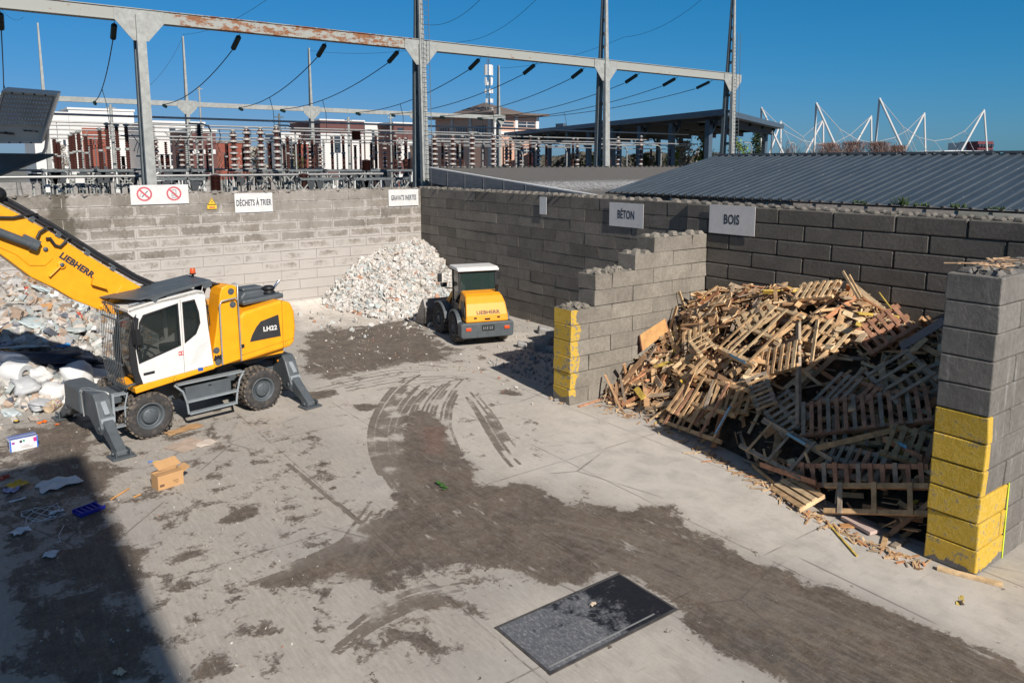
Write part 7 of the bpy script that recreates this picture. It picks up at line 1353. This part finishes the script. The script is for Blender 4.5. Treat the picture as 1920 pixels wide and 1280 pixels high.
flat('yellow_bag', (35, 912), .32, .30, .3, mat('bag_yellow', (.68, .42, .03), .5), 'yellow plastic bag with red print in the shade at the far left', 'bag', .08, .04); flat('lilac_bag', (22, 921), .2, .22, .3, mat('bag_lilac', (.4, .38, .55), .5), 'lilac grey plastic bag under the yellow bag', 'bag', .08, .04); flat('red_bag', (5, 898), .2, .25, .3, mat('bag_red', (.45, .08, .05), .5), 'reddish bag at the very left edge in the shade', 'bag', .06, .04)
flat('wall_scrap', (226, 1262), .14, .10, .5, mat('scrap_cream', (.6, .52, .38), .8), 'cream coloured chip lying in the shade at the bottom edge', 'scrap', .04, .01)
flat('plasterboard', (350, 835), .62, .75, .5, mat('plasterboard_tan', (.42, .33, .26), .85), 'flat tan plasterboard sheet lying before the front wheel', 'board', .01, .02); flat('cardboard_sheet', (345, 806), .35, .9, .3, m_card, 'brown cardboard sheet under the left boarding steps', 'board', .03, .03); flat('white_board', (385, 832), .35, .45, .4, mat('board_pale', (.55, .47, .40), .85), 'pale broken board right of the plasterboard sheet', 'board', .02, .03)
flat('plaster_spill', (300, 845), .5, 1.1, .4, mat('plaster_white', (.6, .58, .56), .95, var=.1, bump=.6), 'white plaster spill on the floor beside the front wheel', 'spill', .012, .08, z=.006) if False else None
def stick(px0, px1, r_, m_, name, label, cat, z=.02): a_, b2 = gnd(*px0, z), gnd(*px1, z); mb = MB(); mb.tube([a_, b2], r_, 6); return tag(mb.build(name, m_), label, cat)
m_or = mat('lath_orange', (.62, .30, .08), .7)
stick((208, 936), (242, 915), .014, m_or, 'thin_lath', 'thin orange wooden stick on the dirty floor near the blue tray', 'stick'); stick((250, 932), (264, 926), .014, m_or, 'thin_lath', 'short orange wooden stick right of the longer one', 'stick')
flat('orange_scrap', (80, 793), .1, .2, .3, mat('plastic_orange', (.75, .17, .02), .5), 'bright orange plastic scrap behind the printed box', 'scrap', .05, .02); flat('orange_scrap', (107, 797), .08, .08, .3, bpy.data.materials['plastic_orange'], 'small faded orange scrap right of the bright one', 'scrap', .03, .01)
t = empty('tape_measure', (*gnd(31, 792)[:2], 0), .3, 'yellow and black tape measure lying on the floor', 'tape measure'); mb = MB(); mb.lathe((0, 0, 0), (0, 0, 1), [(0, 0), (0, .07), (.05, .07), (.05, 0)], 16); mb.build('case', M['black'], t, bevel=.01); mb = MB(); mb.lathe((0, 0, .052), (0, 0, 1), [(0, 0), (0, .05), (.01, .045), (.01, 0)], 16); mb.build('top_disc', M['signyel'], t)
mb = MB(); p = gnd(2, 765); mb.box((p[0], p[1], .15), (.3, .4, .3), (0, 0, .3)); o = mb.build('carton', m_card, bevel=.01); tag(o, 'brown carton cut by the left edge at the foot of the heap', 'box')
mb = MB(); p0 = Vector(gnd(188, 865)); lb = None
stick((278, 866), (286, 864), .02, mat('blister_blue', (.1, .2, .55), .4), 'small_packet', 'tiny blue and yellow packet on the floor below the outrigger', 'packet'); stick((286, 866), (302, 863), .006, M['signyel'], 'yellow_strip', 'thin yellow strip beside the tiny packet', 'strip')
# white string tangle
mb = MB(); c0 = gnd(78, 962, .01); rs2 = random.Random(2)
pts = [(c0[0] + .35 * math.sin(i * .7) + rs2.uniform(-.1, .1), c0[1] + .28 * math.cos(i * .53) + rs2.uniform(-.1, .1), .012 + .01 * math.sin(i)) for i in range(40)]; mb.tube(pts, .006, 5); tag(mb.build('string_tangle', m_pap), 'tangled white string lying in the building shade', 'string')
mb = MB(); pts = [tuple(gnd(x, y, .01)) for x, y in ((120, 984), (117, 990), (112, 998), (110, 1006), (114, 1014), (104, 1017))]; mb.tube(pts, .006, 5); tag(mb.build('loose_string', m_pap), 'loose white string end below the tangle', 'string')
# green weed growing out of the floor
t = empty('floor_weed', (*gnd(828, 914)[:2], 0), 0, 'small green leafy weed sprig lying on the muddy concrete in the middle of the yard', 'weed'); rl_ = random.Random(8); mb = MB(); mb.tube([(-.16, -.02, .01), (-.05, 0, .05), (.08, .02, .04), (.2, .05, .02)], .006, 5); mb.build('stem', mat('stem_green', (.05, .09, .02), .8), t)
mlf = mat('leaf_green', (.05, .15, .02), .6, var=.3)
for i in range(30):
    u = rl_.random(); c_ = Vector((-.16 + .36 * u, rl_.uniform(-.03, .05), .05)); a = rl_.uniform(0, 6.28); d_ = Vector((math.cos(a), math.sin(a), rl_.uniform(.0, .6))).normalized(); s_ = rl_.uniform(.05, .09); n_ = d_.cross(Vector((0, 0, 1))).normalized() * s_ * .35
    mb = MB(); mb.add([c_, c_ + d_ * s_ * .5 + n_, c_ + d_ * s_, c_ + d_ * s_ * .5 - n_, c_ + d_ * s_ * .5 + Vector((0, 0, .008))], [(0, 1, 4), (1, 2, 4), (2, 3, 4), (3, 0, 4)]); mb.build('leaf', mlf, t, fix=False)
flat('brown_chip', (1802, 1131), .05, .12, .8, mat('chip_dark', (.1, .07, .05), .8), 'small dark wood chip on the concrete below the yellow partition end', 'chip', .01, .005)
flat('stray_stone', (1112, 1136), .06, .10, .2, mat('chip_cream', (.6, .5, .38), .8), 'cream chip lying on the dark trench cover', 'chip', .03, .01, z=.03)
mb = MB()
for px, py, w_, h_ in ((1802, 1120, .12, .05), (1796, 1131, .1, .04), (1806, 1127, .05, .03)): p = gnd(px, py); mb.box((p[0], p[1], .003), (h_, w_, .003), (0, 0, .4), jit=.012, rnd=rl_)
tag(mb.build('paint_mark', mat('paint_yellow', (.6, .45, .12), .8)), 'faded yellow paint dabs on the concrete below the yellow partition end', 'paint mark')
# ================================================================ pieces that sit apart become parts of their own
def split_clusters(o, eps=.012):
    me = o.data; n = len(me.vertices); p = list(range(n))
    def f(a, q):
        while q[a] != a: q[a] = q[q[a]]; a = q[a]
        return a
    for e in me.edges: p[f(e.vertices[0], p)] = f(e.vertices[1], p)
    g = {}
    for v in me.vertices: g.setdefault(f(v.index, p), []).append(v.index)
    ks = list(g); bb = [[fn(me.vertices[i].co[k] for i in g[r]) for fn in (min, max) for k in range(3)] for r in ks]; q = list(range(len(ks)))
    for i in range(len(ks)):
        for j in range(i):
            if all(bb[i][k] - eps <= bb[j][k + 3] and bb[j][k] - eps <= bb[i][k + 3] for k in range(3)): q[f(i, q)] = f(j, q)
    cl = {}
    for i, r in enumerate(ks): cl.setdefault(f(i, q), set()).update(g[r])
    if len(cl) < 2: return
    sets = sorted(cl.values(), key=len, reverse=True); nm = o.name.split('.')[0]; kids = list(o.children)
    for si, S_ in enumerate(sets):
        idx = {v: k for k, v in enumerate(sorted(S_))}; F_ = [pp for pp in me.polygons if pp.vertices[0] in S_]; m2 = bpy.data.meshes.new(nm); m2.from_pydata([tuple(me.vertices[v].co) for v in sorted(S_)], [], [[idx[v] for v in pp.vertices] for pp in F_])
        for mm in me.materials: m2.materials.append(mm)
        m2.polygons.foreach_set('use_smooth', [pp.use_smooth for pp in F_]); m2.polygons.foreach_set('material_index', [pp.material_index for pp in F_]); m2.update()
        c = o.copy(); c.data = m2; COL.objects.link(c); c.parent = o.parent
        if si == 0:
            for k in kids: k.parent = c
    bpy.data.objects.remove(o)
SPL = set('window_glass window_frame seat_and_controls hood_latch hose_clamp hydraulic_hose pin_cap pivot_pin roof_bracket side_hose stabiliser_beam wing_mirror work_lamp door_handle warning_triangle cab_glass boom_bracket batten chassis'.split())
for o in [o for o in list(bpy.data.objects) if o.type == 'MESH' and o.parent and o.name.split('.')[0] in SPL and o.parent.name.split('.')[0] not in ('gantry_tower',)]:
    split_clusters(o)
